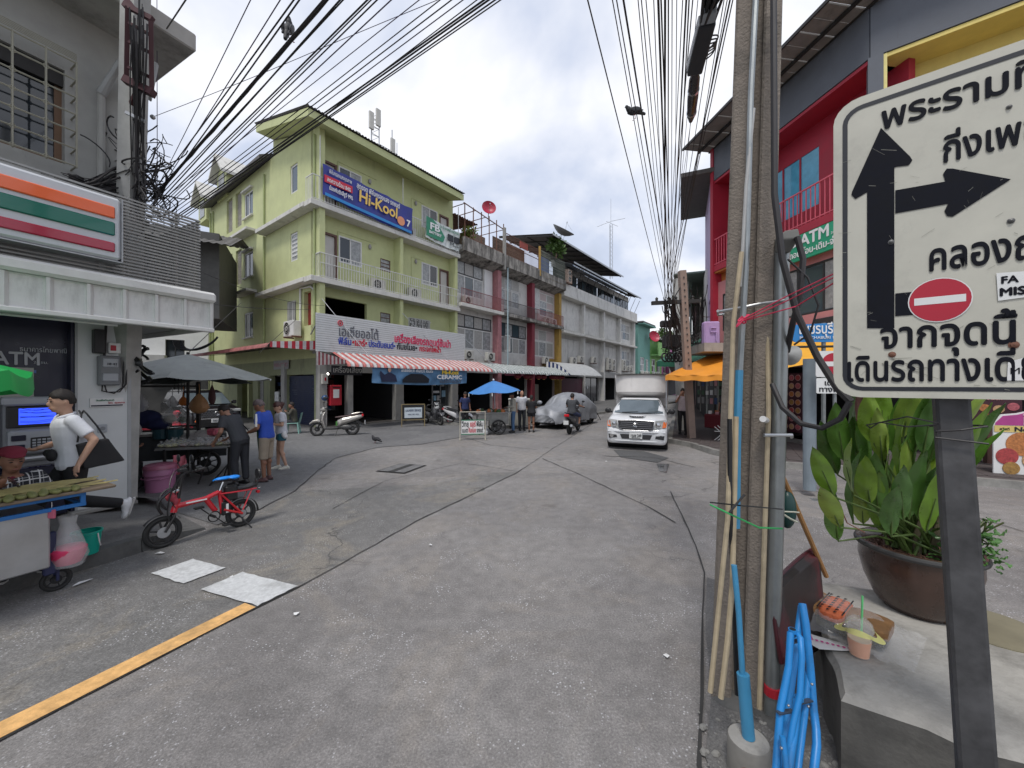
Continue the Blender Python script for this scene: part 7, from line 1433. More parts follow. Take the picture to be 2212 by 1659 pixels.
# car under a silver cover
silv=M('silver_cover_fabric',(0.27,0.28,0.30),0.5,0.3,var=0.06,scale=3)
cv=root('covered_car','car wrapped in a wrinkled silver grey cover parked at the kerb','car',(1.30,17.15,0),R(-36.8))
def cov(a,b):
 y=-0.02+4.25*b;ys=[0,.25,1.0,1.15,1.75,2.3,3.4,4.05,4.27];hs2=[.62,.93,1.03,1.08,1.50,1.60,1.56,1.30,.75]
 for i in range(8):
  if ys[i]<=max(y,0)<=ys[i+1]:t=(max(y,0)-ys[i])/(ys[i+1]-ys[i]);t=t*t*(3-2*t)*.5+t*.5;h=hs2[i]+(hs2[i+1]-hs2[i])*t;break
 else:h=.75
 an_=math.pi*a;endr=min(1,.80+.5*min(b,1-b)*4);w=.92*min(1,endr);p=2.6
 cx=-math.copysign(abs(math.cos(an_))**(2/p),math.cos(an_));cz=math.sin(an_)**(2/p)
 x=cx*w*(1-.22*max(0,(cz-.6)/.4)*(1 if h>1.2 else.4));z=.30+(h-.30)*cz
 n1_=NZ.noise(V((x*2.2,y*2.0,z*2.4)));n2_=abs(NZ.noise(V((x*5+3,y*4.5,z*1.6))))
 k=1-cz*.6;x+=(n1_*.07+n2_*.09)*k*(1 if x>0 else-1);z+=-n2_*.08+n1_*.03+.02*math.sin(y*7+x*5)*(1-cz)
 y2=y-(.05*math.sin(x*9+z*6)+.04*n2_)*(1 if b<.15 else 0)
 return(x,y2,z)
mb=MB();mb.grid(cov,64,90);fr=[cov(i/64,0)for i in range(65)]
mb.grid(lambda a,b:tuple(V(cov(a,0)).lerp(V((cov(a,0)[0]*.93,-.06+.07*abs(2*a-1)**2+.03*math.sin(a*23)+.02*math.sin(a*51+b*9),.30)),b)),64,12)
mb.grid(lambda a,b:tuple(V(cov(a,1)).lerp(V((cov(a,1)[0]*.9,4.28,.3)),b)),30,6)
ob('cover',mb,silv,cv,smooth=True,ang=180)
for s_ in(1,-1):
 ob('mirror_bulge',remesh(MB().ball((s_*.93,1.32,1.10),(.14,.10,.10),12,8),.015,silv,2),None,cv)
 for y in(.80,3.4):wheel(cv,(s_*.76,y,.33),(1,0,0),.33,.22)
ob('underbody',MB().cbox(-.80,.80,.2,4.1,.2,.42,.03),black,cv)
# black SUV by the stall
sv=root('parked_suv','glossy black sport utility car with hexagonal mesh grille parked behind the food stall','car',(-12.2,15.9,0),R(53.2))
sv['label']='glossy black SUV with mesh grille parked behind the food stall'
ob('body',MB().loft([sect(.78,.26,.78,.12,0.0),sect(.88,.22,.92,.14,.08),sect(.92,.22,1.02,.14,.3),sect(.93,.24,1.14,.14,1.15),sect(.93,.24,1.18,.12,4.3),sect(.85,.3,1.1,.12,4.5)]),carb,sv,smooth=True,ang=50)
cb3=ob('cabin',MB().loft([[V((sx*w,y,z))for sx,y in((-1,y0+.08),(-.9,y0),(.9,y0),(1,y0+.08),(1,y1),(-1,y1))]for z,y0,y1,w in((1.12,1.0,4.4,.86),(1.62,1.75,4.2,.70),(1.74,2.0,4.0,.60))]),carb,sv,smooth=True,ang=30)
ob('windscreen',MB().grid(lambda a,b:((2*a-1)*(.80-.14*b),.985+.72*b,1.14+.47*b),8,4),wsg,cb3)
g2_=ob('grille',MB().prism([(-.50,.94),(.50,.94),(.58,.78),(.46,.62),(-.46,.62),(-.58,.78)],-.035,.05),grd,sv);mb=MB()
for i in range(11):
 for j in range(4):mb.wheel_ring((-.45+.09*i+(.045 if j%2 else 0),-.04,.66+.075*j),(0,1,0),.038,.007,6,3)
ob('mesh',mb,M('grille_grey',(0.16,0.16,0.17),0.4,0.6),g2_,kind='stuff');ob('badge',MB().wheel_ring((0,-.05,.79),(0,1,0),.075,.014,18,5),chrome,g2_)
ob('chrome_trim',MB().bar((-.6,-.03,.96),(.6,-.03,.96),.02,.03).bar((-.6,-.04,.585),(.6,-.04,.585),.02,.025),chrome,sv)
for s_ in(1,-1):
 ob('headlamp',MB().cbox(min(s_*.58,s_*.86),max(s_*.58,s_*.86),-.03,.3,.84,.96,.03),lampg,sv);ob('fog_lamp',MB().ball((s_*.68,-.03,.50),(.05,.03,.05),10,6),amber if s_<0 else chrome,sv)
 ob('door_mirror',MB().cbox(min(s_*.92,s_*1.1),max(s_*.92,s_*1.1),1.25,1.4,1.12,1.28,.03),carb,sv)
 for y in(.85,3.6):wheel(sv,(s_*.8,y,.37),(1,0,0),.37,.24)
ob('number_plate',MB().cbox(-.2,.2,-.07,-.04,.42,.57,.006),platem,sv);text('1ขบ 833',.12,ink,sv,(-.16,-.073,.46),width=.32,bold=.02)
# scooters
def scooter(label,loc,rz,body,seatm,lean=0.0,group='parked motor scooters',rimm=M('dark_alloy',(0.16,0.16,0.165),0.4,0.7,var=0.05),wheelr=0.27):
 s=root('motor_scooter',label,'motor scooter',loc,rz,group,rot=(R(lean),0,rz));r=wheelr
 wheel(s,(.64,0,r),(0,1,0),r,.10,rimm);wheel(s,(-.62,0,r),(0,1,0),r,.12,rimm)
 ob('front_fork',MB().tube([(.64,.07,r),(.50,.06,.62),(.42,.04,.95)],.02,6).tube([(.64,-.07,r),(.50,-.06,.62),(.42,-.04,.95)],.02,6),black,s)
 def hull(name,secs,m):
  mb=MB();mb.loft([[V((x+dx*0,w*sy,zl+(zh-zl)*t))for sy,t in((.5,0),(1,.25),(1,.6),(.75,.9),(0.0,1.0),(-.75,.9),(-1,.6),(-1,.25),(-.5,0))]for x,zl,zh,w,dx in[(*q,0)for q in secs]]);return ob(name,remesh(mb,.017,m,3),None,s)
 hull('front_mudguard',[(.92,.44,.50,.05),(.80,.50,.62,.075),(.62,.52,.66,.08),(.46,.46,.58,.06)],body)
 mb=MB();mb.loft([[V((x+o,y*w,z))for o,y in((.06,0),(.03,.6),(-.03,1),(-.07,.8),(-.05,0),(-.07,-.8),(-.03,-1),(.03,-.6))]for x,z,w in((.36,.26,.13),(.42,.45,.19),(.46,.62,.21),(.44,.80,.19),(.40,.92,.12))]);ob('leg_shield',remesh(mb,.017,body,3),None,s)
 hull('handlebar_cowl',[(.52,.98,1.06,.06),(.44,.93,1.12,.12),(.34,.96,1.10,.09)],body);ob('headlamp',MB().ball((.50,0,.86),(.06,.12,.08),12,8),lampg,s);ob('front_lamp',MB().ball((.50,0,1.02),(.05,.08,.045),10,6),lampg,s)
 ob('handlebar',MB().tube([(.30,.34,1.03),(.36,.15,1.06),(.36,-.15,1.06),(.30,-.34,1.03)],.014,6).tube([(.24,.40,1.02),(.32,.30,1.035)],.02,6).tube([(.24,-.40,1.02),(.32,-.30,1.035)],.02,6),black,s)
 for y in(.26,-.26):m_=ob('mirror',MB().tube([(.34,y,1.06),(.38,y*1.1,1.22)],.008,5).ball((.36,y*1.18,1.27),(.02,.065,.045),12,8),black,s)
 hull('floorboard',[(.40,.24,.32,.16),(.1,.23,.31,.17),(-.15,.24,.36,.15)],M('scooter_dark_plastic',(0.03,0.03,0.032),0.6,var=0.1))
 hull('side_panel',[(-.08,.30,.62,.10),(-.25,.40,.70,.17),(-.55,.50,.76,.17),(-.85,.62,.80,.12),(-1.0,.70,.80,.06)],body)
 mb=MB();mb.loft([[V((x,w*c_,z+h*s__))for c_,s__ in((-1,0),(-.8,.8),(0,1),(.8,.8),(1,0))]for x,z,w,h in((.0,.70,.10,.03),(-.15,.70,.13,.06),(-.45,.74,.14,.05),(-.62,.77,.14,.06),(-.85,.80,.09,.05))]);ob('seat',mb,seatm,s,smooth=True)
 ob('grab_rail',MB().tube([(-.6,.14,.83),(-.88,.12,.88),(-.98,0,.88),(-.88,-.12,.88),(-.6,-.14,.83)],.015,6),body,s)
 ob('tail_lamp',MB().cbox(-1.03,-.96,-.10,.10,.72,.82,.02),redl,s);ob('rear_mudguard',MB().prism([(-.80,.58),(-1.08,.40),(-1.06,.36),(-.72,.50)],-.07,.07),black,s);ob('number_plate',MB().box(-1.09,-1.08,-.1,.1,.42,.58),platem,s)
 ob('engine',remesh(MB().ball((-.40,.05,.32),(.24,.10,.11),12,8).ball((-.15,0,.33),(.12,.09,.09),10,8),.017,M('engine_grey',(0.10,0.10,0.10),0.5,0.5),2),None,s)
 ob('exhaust',MB().tube([(-.3,-.12,.25),(-.5,-.15,.26),(-.95,-.17,.38)],[.03,.05,.055],10),steel,s,smooth=True);ob('side_stand',MB().tube([(-.1,.12,.25),(-.06,.28,0)],.012,5),black,s);return s
champ=M('champagne_paint',(0.40,0.38,0.35),0.3,0.4,var=0.04,coat=0.5);mseat=M('maroon_seat',(0.055,0.025,0.025),0.6)
scooter('champagne silver scooter with maroon seat parked at the corner column',(-6.85,14.9,0),ang(-0.97,-0.25),champ,mseat,6)
scooter('white and black scooter parked in the shade by the notice covered door',(-2.55,18.6,0.0),ang(0.80,-0.60),M('white_scooter',(0.55,0.55,0.56),0.3,coat=0.5,var=0.04),black,6,rimm=M('red_rim',(0.4,0.05,0.08),0.4))
scooter('dark grey scooter parked left of the white one in the shade',(-3.9,19.0,0.0),ang(0.70,-0.71),M('dark_scooter',(0.05,0.05,0.055),0.25,coat=0.5,var=0.04),black,6)
ob('stripe',MB().box(-.1,-.04,.14,.16,.38,.55),M('lime_trim',(0.06,0.20,0.04),0.5),[o for o in COL.objects if o.name=='motor_scooter'][0])
he=root('helmet','blue riding helmet resting on the silver scooter','helmet',LG(-0.02,-0.5)+(1.38,));ob('shell',MB().ball((0,0,0),(.14,.14,.13),16,10),M('blue_helmet',(0.03,0.08,0.20),0.25),he,smooth=True);ob('visor',MB().ball((.05,-.05,0),(.12,.12,.07),12,8),glassd,he)
fn=root('floor_fan','small blue round fan on the shop floor beside the middle column','fan',LG(4.35,-0.4)+(0.0,),R(53));ob('cage',MB().wheel_ring((0,0,.28),(0,1,0),.2,.02,20,5).wheel_ring((0,-.02,.28),(0,1,0),.12,.01,16,4).cyl((0,-.05,.28),(0,.05,.28),.05,n=10),M('blue_fan',(0.02,0.05,0.16),0.5),fn);ob('base',MB().cyl((0,0,0),(0,0,.05),.12,n=14),black,fn)
RS=scooter('dark grey scooter being ridden away down the street',(2.55,15.9,0),ang(0.42,0.9),M('graphite_paint',(0.09,0.09,0.10),0.3,0.3,coat=0.5,var=0.04),black,0)
del RS['group']
person('rider in a dark grey tee and shorts on the moving scooter',(2.55,15.9,0),ang(0.42,0.9),dict(pel=(-.30,0,.86),chest=(-.26,0,1.18),neck=(-.22,0,1.36),head=(-.18,0,1.49),elL=(-.08,.27,1.12),haL=(.22,.32,1.06),elR=(-.08,-.27,1.12),haR=(.22,-.32,1.06),knL=(.12,.20,.72),anL=(.02,.20,.36),knR=(.12,-.22,.72),anR=(.02,-.22,.36)),'tan',1.0,gsh,'short',M('navy_shorts',(0.03,0.04,0.09),0.8,var=0.5,scale=30),'knee',black)
sb=scooter('red and black scooter tail seen behind the hanging bags',(-11.5,12.6,0),ang(0.3,0.95),M('red_scooter',(0.45,0.02,0.04),0.3,var=0.03,coat=0.5),black,5)
# folding electric bike
eb=root('electric_bike','small red folding electric bike with blue covered saddle leaning at the kerb','electric bike',(-3.80,5.40,0),ang(-0.55,-0.835),rot=(R(3),0,ang(-0.55,-0.835)))
redp=M('red_frame_paint',(0.50,0.012,0.025),0.28,var=0.04,coat=0.6);WB=.84;ra=.19
spk=M('black_alloy',(0.05,0.05,0.052),0.4,0.5)
for x in(0,WB):
 w_=ob('wheel',MB().wheel_ring((x,0,ra),(0,1,0),ra-.028,.028,32,8),rubber,eb,smooth=True);mb=MB().wheel_ring((x,0,ra),(0,1,0),ra-.06,.010,28,6,sq=2).cyl((x,-.035,ra),(x,.035,ra),.035 if x else.06,n=14)
 for i in range(6):a=i*math.pi/3+.3;mb.bar((x,0,ra),(x+math.cos(a)*(ra-.06),0,ra+math.sin(a)*(ra-.06)),.02,.012,up=V((0,1,0)))
 ob('rim',mb,spk,w_,smooth=True);ob('brake_disc',MB().cyl((x,.04,ra),(x,.043,ra),.065 if x else.05,n=18),steel,w_)
ob('frame',MB().tube([(.70,0,.47),(.60,0,.475),(.40,0,.49),(.26,0,.54)],[.035,.034,.032,.03],10).tube([(.40,0,.48),(.30,0,.30)],.032,10).tube([(.25,0,.56),(.22,0,.25)],.026,10).tube([(.22,.05,.30),(.0,.055,ra)],.015,8).tube([(.22,-.05,.30),(.0,-.055,ra)],.015,8).tube([(.26,.05,.53),(.02,.055,ra+.02)],.013,8).tube([(.26,-.05,.53),(.02,-.055,ra+.02)],.013,8).tube([(.26,.06,.52),(-.03,.06,.50),(-.18,.06,.50)],.010,8).tube([(.26,-.06,.52),(-.03,-.06,.50),(-.18,-.06,.50)],.010,8).tube([(-.12,.06,.50),(0,.06,.24)],.009,6).tube([(-.12,-.06,.50),(0,-.06,.24)],.009,6),redp,eb,smooth=True)
ob('head_tube',MB().tube([(.69,0,.56),(.735,0,.40)],.034,12),redp,eb,smooth=True);ob('lettering_strip',MB().box(.40,.62,.034,.037,.478,.495),inkw,eb)
ob('fork',MB().tube([(.735,.0,.40),(.74,.06,.36),(.83,.055,ra)],.014,8).tube([(.735,.0,.40),(.74,-.06,.36),(.83,-.055,ra)],.014,8),black,eb)
ob('front_mudguard',MB().grid(lambda a,b:(WB+(ra+.022)*math.cos(R(35+110*a)),-.035+.07*b,ra+(ra+.022)*math.sin(R(35+110*a))),14,3),black,eb,smooth=True);ob('rear_mudguard',MB().grid(lambda a,b:((ra+.022)*math.cos(R(60+125*a)),-.035+.07*b,ra+(ra+.022)*math.sin(R(60+125*a))),14,3),black,eb,smooth=True)
ob('stem',MB().tube([(.69,0,.56),(.665,0,.70),(.64,0,.86)],.02,10),black,eb)
ob('handlebar',MB().tube([(.56,.28,.92),(.62,.16,.88),(.645,0,.87),(.62,-.16,.88),(.56,-.28,.92)],.012,8).tube([(.50,.30,.93),(.58,.25,.91)],.019,8).tube([(.50,-.30,.93),(.58,-.25,.91)],.019,8),black,eb)
ob('display',MB().cbox(.60,.68,-.05,.05,.88,.93,.01),black,eb);ob('headlight',MB().lathe([(.001,0),(.04,.0),(.045,.03),(.02,.07)],(.75,0,.66),14,ax=(-1,0,0)),chrome,eb)
for y,z in((.22,1.06),(-.24,1.04)):ob('mirror',MB().tube([(.60,y*.8,.9),(.62,y,z-.05)],.006,5).ball((.61,y,z),(.015,.06,.05),12,8),black,eb)
ob('brake_cables',MB().tube(curve3(V((.60,.2,.9)),V((.3,0,.2)),V((.70,.02,.5)),V((-.2,0,-.4)),10),.006,5).tube(curve3(V((.60,-.2,.9)),V((.4,.1,.1)),V((.72,.03,.45)),V((-.3,0,-.4)),10),.006,5).tube(curve3(V((.62,.1,.88)),V((.5,0,-.1)),V((.78,.05,.3)),V((-.2,0,-.2)),12),.009,5),black,eb)
ob('handle_bag',MB().tube(curve3(V((.72,.05,.72)),V((.4,.1,-.3)),V((.86,.06,.42)),V((-.3,0,-.5)),10),.016,6).tube(curve3(V((.74,-.05,.70)),V((.35,-.1,-.1)),V((.80,0,.45)),V((-.3,0,-.3)),10),.012,6),black,eb)
ob('red_cloth',remesh(MB().ball((.76,.02,.60),(.06,.045,.06),10,8).ball((.72,.03,.54),(.03,.03,.05),8,6),.012,M('dull_red_cloth',(0.35,0.05,0.07),0.8),1),None,eb)
ob('seat_post',MB().tube([(.25,0,.55),(.20,0,.68)],.016,8),chrome,eb)
ob('saddle',remesh(MB().ball((.22,0,.695),(.10,.05,.03),12,8).ball((.12,0,.70),(.09,.085,.035),12,8),.012,black,2),None,eb)
ob('saddle_cover',remesh(MB().ball((.19,0,.715),(.12,.075,.022),12,8).ball((.09,.02,.71),(.08,.08,.03),12,8).ball((.27,-.02,.70),(.05,.05,.02),8,6),.010,M('bright_blue_bag',(0.0,0.22,0.75),0.35,var=0.1),1),None,eb)
ob('battery_box',MB().cbox(.05,.19,-.055,.055,.40,.60,.015),black,eb);ob('controller_box',MB().cbox(.13,.24,-.05,.05,.22,.40,.012),black,eb);ob('sticker',MB().box(.165,.195,.051,.053,.25,.37),paper,eb)
ob('rack_seat',remesh(MB().ball((-.06,0,.54),(.15,.075,.03),14,8).ball((-.14,0,.55),(.08,.07,.035),12,8),.012,M('black_vinyl',(0.018,0.018,0.02),0.45),2),None,eb)
ob('backrest',MB().wheel_ring((-.23,0,.70),(1,0,0),.06,.018,18,6).cyl((-.235,0,.70),(-.215,0,.70),.06,n=16).tube([(-.18,.04,.52),(-.22,.04,.66)],.010,6).tube([(-.18,-.04,.52),(-.22,-.04,.66)],.010,6),black,eb)
ck=ob('chainring',MB().wheel_ring((.33,.05,.24),(0,1,0),.065,.008,20,5).cyl((.33,-.06,.24),(.33,.07,.24),.018,n=10).bar((.33,.07,.24),(.22,.075,.12),.02,.012),black,eb);ob('pedal',MB().cbox(.16,.26,.08,.16,.10,.125,.005),black,ck);ob('pedal',MB().bar((.33,-.07,.24),(.44,-.075,.36),.02,.012).cbox(.39,.49,-.16,-.08,.35,.375,.005),black,ck)
ob('tail_light',MB().cbox(-.24,-.20,-.03,.03,.42,.46,.008),redl,eb);ob('kickstand',MB().tube([(.08,.08,.22),(-.05,.20,.0)],.009,6),black,eb)
# ---------------------------------------------------------------- banana grilling cart (frame: x along the kerb, -y to the street)
ct=root('food_cart','battered steel food cart with blue frame and a tray of grilled bananas','food cart',(-4.27,3.56,0),LZ)
cst=M('dented_steel',(0.42,0.43,0.44),0.36,0.7,var=0.16,scale=2.2,grime=0.2,gcol=(0.22,0.21,0.2),bump=0.5,bscale=3);bfr=M('blue_cart_frame',(0.01,0.12,0.36),0.45,var=0.1)
ob('body',MB().cbox(-2.2,-0.0,0.0,.50,.30,.84,.012),cst,ct,bevel=.01);mb=MB()
for y in(-0.02,.50):
 for z in(.84,.94):mb.bar((-2.2,y,z),(.22,y,z),.035,.035)
for x in(.20,-.9,-2.0):mb.bar((x,-.02,.84),(x,-.02,.94),.035);mb.bar((x,-.02,.94),(x,.5,.94),.035);mb.bar((x,-.02,.84),(x,.5,.84),.03)
ob('frame',mb,bfr,ct,bevel=.004)
ob('tray',MB().cbox(-2.2,.42,-.08,.52,.955,.985,.008),M('greasy_wood',(0.16,0.12,0.08),0.6,var=0.3,scale=6),ct)
wheel(ct,(-.86,-.06,.24),(0,1,0),.24,.075,spk,8);wh2=wheel(ct,(.08,.20,.11),(0,1,0),.11,.045,spk,5);ob('caster_fork',MB().bar((.08,.16,.11),(.08,.16,.32),.02).bar((.08,.24,.11),(.08,.24,.32),.02).cbox(-.02,.06,.10,.16,.2,.6,.01),M('navy_bracket',(0.02,0.025,0.08),0.5),ct)
bl1=M('banana_leaf',(0.15,0.155,0.05),0.6,var=0.35,scale=30);bl2=M('toasted_leaf',(0.30,0.25,0.10),0.6,var=0.3,scale=20);rr_=random.Random(31)
pk=remesh(MB().ball((0,0,0),(.055,.03,.018),12,8).ball((.05,.0,.004),(.03,.022,.01),8,6),.007,bl1,1)
for i in range(26):
 x=-1.5+.066*i;pkt=root('leaf_packet','grilled banana leaf packet lying in a row on the cart tray','food packet',LW(0,0)*0+V((0,0,0)),0,'grilled banana leaf packets on the cart')
 wpos=MX.Translation(V((-4.27,3.56,0)))@MX.Rotation(LZ,4,'Z')@V((x,-.03+rr_.uniform(-.015,.02),1.005));pkt.location=wpos;pkt.rotation_euler=(rr_.uniform(-.2,.2),rr_.uniform(-.2,.1),LZ+R(90)+rr_.uniform(-.3,.3));pkt.scale=(1.25,1.25,1.3);o=bpy.data.objects.new('packet',pk);COL.objects.link(o);o.parent=pkt
lf=root('banana_leaf_sheet','long dried banana leaf strips spread over the cart tray','leaf',(-4.27,3.56,0),LZ);mb=MB()
for k in range(9):
 y=.05+.05*k;x0,x1=rr_.uniform(-1.6,-1.0),rr_.uniform(.25,.52);mb.grid(lambda a,b:(x0+(x1-x0)*a,y+.075*(b-.5)*(1-abs(2*a-1)**4)+.02*math.sin(a*5+k),0.992+.012*math.sin(a*17+k)+.006*k%.02+.012*b),20,2)
ob('strips',mb,bl2,lf,smooth=True,kind='stuff')
ft_=root('pink_tag','pink paper tag hanging from the blue cart frame','tag',at(112,1108,3.55));ob('tag',MB().cbox(-.03,.03,-.01,.01,-.05,.03,.004),M('pink_tag',(0.45,0.10,0.16),0.6),ft_);ob('string',MB().tube([(0,0,.03),(0,0,.1)],.002,4),paper,ft_)
gu=root('market_umbrella','bright green plastic umbrella canopy edge over the banana cart','umbrella',(-5.35,2.9,2.12));gum=M('bright_green_plastic',(0.02,0.42,0.09),0.35,var=0.08)
mb=MB();nr=8
def umb(mb,R_,h,sag,nr,drop=0.0,seg=6,m=None,a0=0.0):
 vs_=[(0,0,h)];ring=[]
 for k in range(1,seg+1):
  t=k/seg
  for i in range(nr*4):
   a=2*math.pi*i/(nr*4)+a0;f=(i%4)/4;d=4*f*(1-f);rr2=R_*t*(1-.05*d)
   vs_.append((rr2*math.cos(a),rr2*math.sin(a),h*(1-t**1.1)-sag*d*t*t))
 fs_=[(0,1+i,1+(i+1)%(nr*4))for i in range(nr*4)]
 for k in range(seg-1):
  b_=1+k*nr*4
  for i in range(nr*4):j=(i+1)%(nr*4);fs_.append((b_+i,b_+nr*4+i,b_+nr*4+j,b_+j))
 if drop:
  b_=1+(seg-1)*nr*4;L=len(vs_)
  for i in range(nr*4):x,y,z=vs_[b_+i];vs_.append((x*1.01,y*1.01,z-drop))
  for i in range(nr*4):j=(i+1)%(nr*4);fs_.append((b_+i,L+i,L+j,b_+j))
 return mb.add(vs_,fs_,m)
umb(mb,1.12,.33,.07,8,.17,a0=.35);ob('canopy',mb,gum,gu,smooth=True,ang=35);ob('pole',MB().cyl((0,0,-2.1),(0,0,.35),.02,n=8),steel,gu)
bk1=root('plastic_bag','clear plastic bag holding a pink bowl hung on the cart corner','bag',at(147,1180,3.75));clr=M('clear_plastic',(0.75,0.77,0.78),0.22,var=0,alpha=0.30,spec=0.8);whp=M('milky_plastic',(0.62,0.63,0.64),0.35,var=0.1,alpha=0.62)
ob('bag',MB().loft([[V((r_*math.cos(2*math.pi*k/16)*(1+.08*math.sin(k*2.1+z*20)),.8*r_*math.sin(2*math.pi*k/16),z))for k in range(16)]for z,r_ in((-.20,.03),(-.18,.12),(-.08,.155),(.02,.135),(.14,.09),(.22,.06),(.30,.075))],caps=False),clr,bk1,smooth=True)
ob('bowl',MB().lathe([(.001,-.15),(.09,-.14),(.125,-.06),(.13,-.0),(.11,.02),(.05,.03),(.001,.03)],(0,0,-.02),22),M('pink_bowl',(0.60,0.04,0.12),0.35),bk1,smooth=True)
bk2=root('bucket','turquoise green bucket on the pavement behind the cart corner','bucket',(-4.62,4.18,0.16));ob('shell',MB().lathe([(.001,0),(.09,0),(.115,.22),(.125,.225),(.125,.245),(.11,.245)],(0,0,0),22),M('turquoise_plastic',(0.0,0.33,0.25),0.4),bk2,smooth=True,ang=50);ob('handle',MB().tube([(.12,0,.22),(.14,.0,.12),(.13,.02,.08)],.006,5),white,bk2)
# ---------------------------------------------------------------- grey umbrella food stall
st=root('food_stall','folding steel food stall table with dark frame under the grey umbrella','stall',(0,0,0));q=[V((-7.04,7.58)),V((-5.77,7.95)),V((-6.05,8.75)),V((-7.35,8.4))]
tabm=M('worn_steel_tray',(0.36,0.36,0.35),0.35,0.7,var=0.2);ob('table_top',MB().prism([tuple(p)for p in q],.70,.73,axis='z'),tabm,st)
ob('apron_rail',MB().tube([(*p,.69)for p in q],.015,6,closed=True),steel,st)
for p in(q[0].lerp(q[1],.95),q[2],q[0].lerp(q[1],.12),q[3]):ob('leg',MB().bar((*p,.70),(*p,0),.04),iron,st)
ob('brace',MB().bar((*q[1],.65),(-6.25,8.35,0),.02).bar((*q[2],.65),(-5.9,7.5,.02),.02).bar((*q[0].lerp(q[1],.7),.62),(-6.2,7.6,.02),.02),iron,st)
rk_=root('stall_rack','dark wheeled rack of the food stall hung with bags and ladles','rack',(0,0,0));mb=MB()
for x,y in((-8.2,7.9),(-7.0,8.6),(-7.6,9.3),(-8.8,8.7)):mb.bar((x,y,0.2),(x,y,2.05),.05)
for z in(1.0,1.95):mb.bar((-8.2,7.9,z),(-7.0,8.6,z),.04);mb.bar((-7.0,8.6,z),(-7.6,9.3,z),.04);mb.bar((-8.2,7.9,z),(-8.8,8.7,z),.04);mb.bar((-8.8,8.7,z),(-7.6,9.3,z),.04)
ob('frame',mb,iron,rk_,kind='stuff');ob('counter',MB().prism([(-8.2,7.9),(-6.9,8.65),(-7.5,9.4),(-8.8,8.7)],.88,.93,axis='z'),tabm,rk_);ob('cart_box',MB().prism([(-8.0,8.1),(-6.6,8.9),(-7.1,9.5),(-8.5,8.8)],.35,.86,axis='z'),M('dark_cart_side',(0.04,0.045,0.05),0.6),rk_)
wheel(rk_,(-6.72,8.45,.27),(0.5,-0.87,0),.27,.08,spk,8);wheel(rk_,(-8.0,7.8,.24),(0.5,-0.87,0),.24,.08,spk,8)
ob('ladle',MB().bar(at(385,805,8.3),at(386,850,8.3),.012).bar(at(392,805,8.3),at(393,845,8.3),.012).bar(at(399,805,8.3),at(398,855,8.3),.012).bar(at(378,805,8.3),at(377,842,8.3),.012),iron,rk_,kind='stuff')
gry=M('grey_tarp_cloth',(0.27,0.285,0.27),0.6,var=0.22,scale=2.2,grime=0.2,bump=0.6,bscale=7)
uu=root('market_umbrella','large faded grey umbrella over the food stall','umbrella',(-6.95,8.25,2.12));mb=MB();umb(mb,1.58,.52,.05,10,.0,8,a0=.2);cn_=ob('canopy',mb,gry,uu,smooth=True,ang=25)
mb=MB()
for i in range(10):a=2*math.pi*i/10+.2;mb.tube([(1.56*t*math.cos(a),1.56*t*math.sin(a),.52*(1-t**1.1)-.012)for t in(0,.25,.5,.75,1)],.010,5)
ob('ribs',mb,iron,uu,kind='stuff');ob('pole',MB().cyl((0,0,-2.1),(0,0,.55),.028,n=10),iron,uu);ob('seam_lines',MB().tube([(0,0,.53),(.01,0,.56)],.03,8),iron,uu)
tp3=root('tarpaulin_awning','pale plastic sheet stretched low under the grey umbrella','awning',(0,0,0));a_,b_,c_,d_=at(284,838,7.5),at(545,832,8.3),at(520,818,9.4),at(300,812,9.4)
mb=MB();mb.grid(lambda s,t:a_.lerp(b_,s).lerp(d_.lerp(c_,s),t)+V((0,0,.10*math.sin(s*math.pi)+.03*math.sin(s*14))),16,5);ob('sheet',mb,M('pale_sheet',(0.34,0.38,0.37),0.5,var=0.2),tp3,smooth=True)
# goods on the table: small tied bags, each its own thing
foods=[M('food_bag_%d'%i,c_,0.4,var=0.4,scale=30)for i,c_ in enumerate([(0.30,0.20,0.12),(0.45,0.38,0.28),(0.22,0.10,0.06),(0.42,0.40,0.12),(0.36,0.30,0.30)])]
bgm=mesh_of(MB().loft([[V((r_*math.cos(2*math.pi*k/10),r_*math.sin(2*math.pi*k/10),z))for k in range(10)]for z,r_ in((0,.04),(.02,.075),(.06,.07),(.09,.03),(.10,.012),(.13,.03))],caps=False),'plastic',clr,True)
fdm=[mesh_of(MB().ball((0,0,.03),(.062,.062,.035),10,6),'food',f_,True)for f_ in foods]
rr_=random.Random(17);k=0
for i in range(11):
 for j in range(5):
  s_,t_=(i+.5+rr_.uniform(-.25,.25))/11,(j+.5+rr_.uniform(-.25,.25))/5;p=q[0].lerp(q[1],s_).lerp(q[3].lerp(q[2],s_),t_);f=rr_.randrange(5)if i>2 else 3
  b_=root('food_bag',['small clear tied bag of brown food laid out on the stall table','small clear tied bag of pale food laid out on the stall table','small clear tied bag of dark food laid out on the stall table','small clear tied bag of yellow fruit laid out on the stall table','small clear tied bag of greyish food laid out on the stall table'][f],'food bag',(p.x,p.y,.735),rr_.uniform(0,6),'food bags on the stall table')
  b_.scale=(rr_.uniform(.8,1.15),)*3
  for nm,me in(('plastic',bgm),('food',fdm[f])):o=bpy.data.objects.new(nm,me);COL.objects.link(o);o.parent=b_
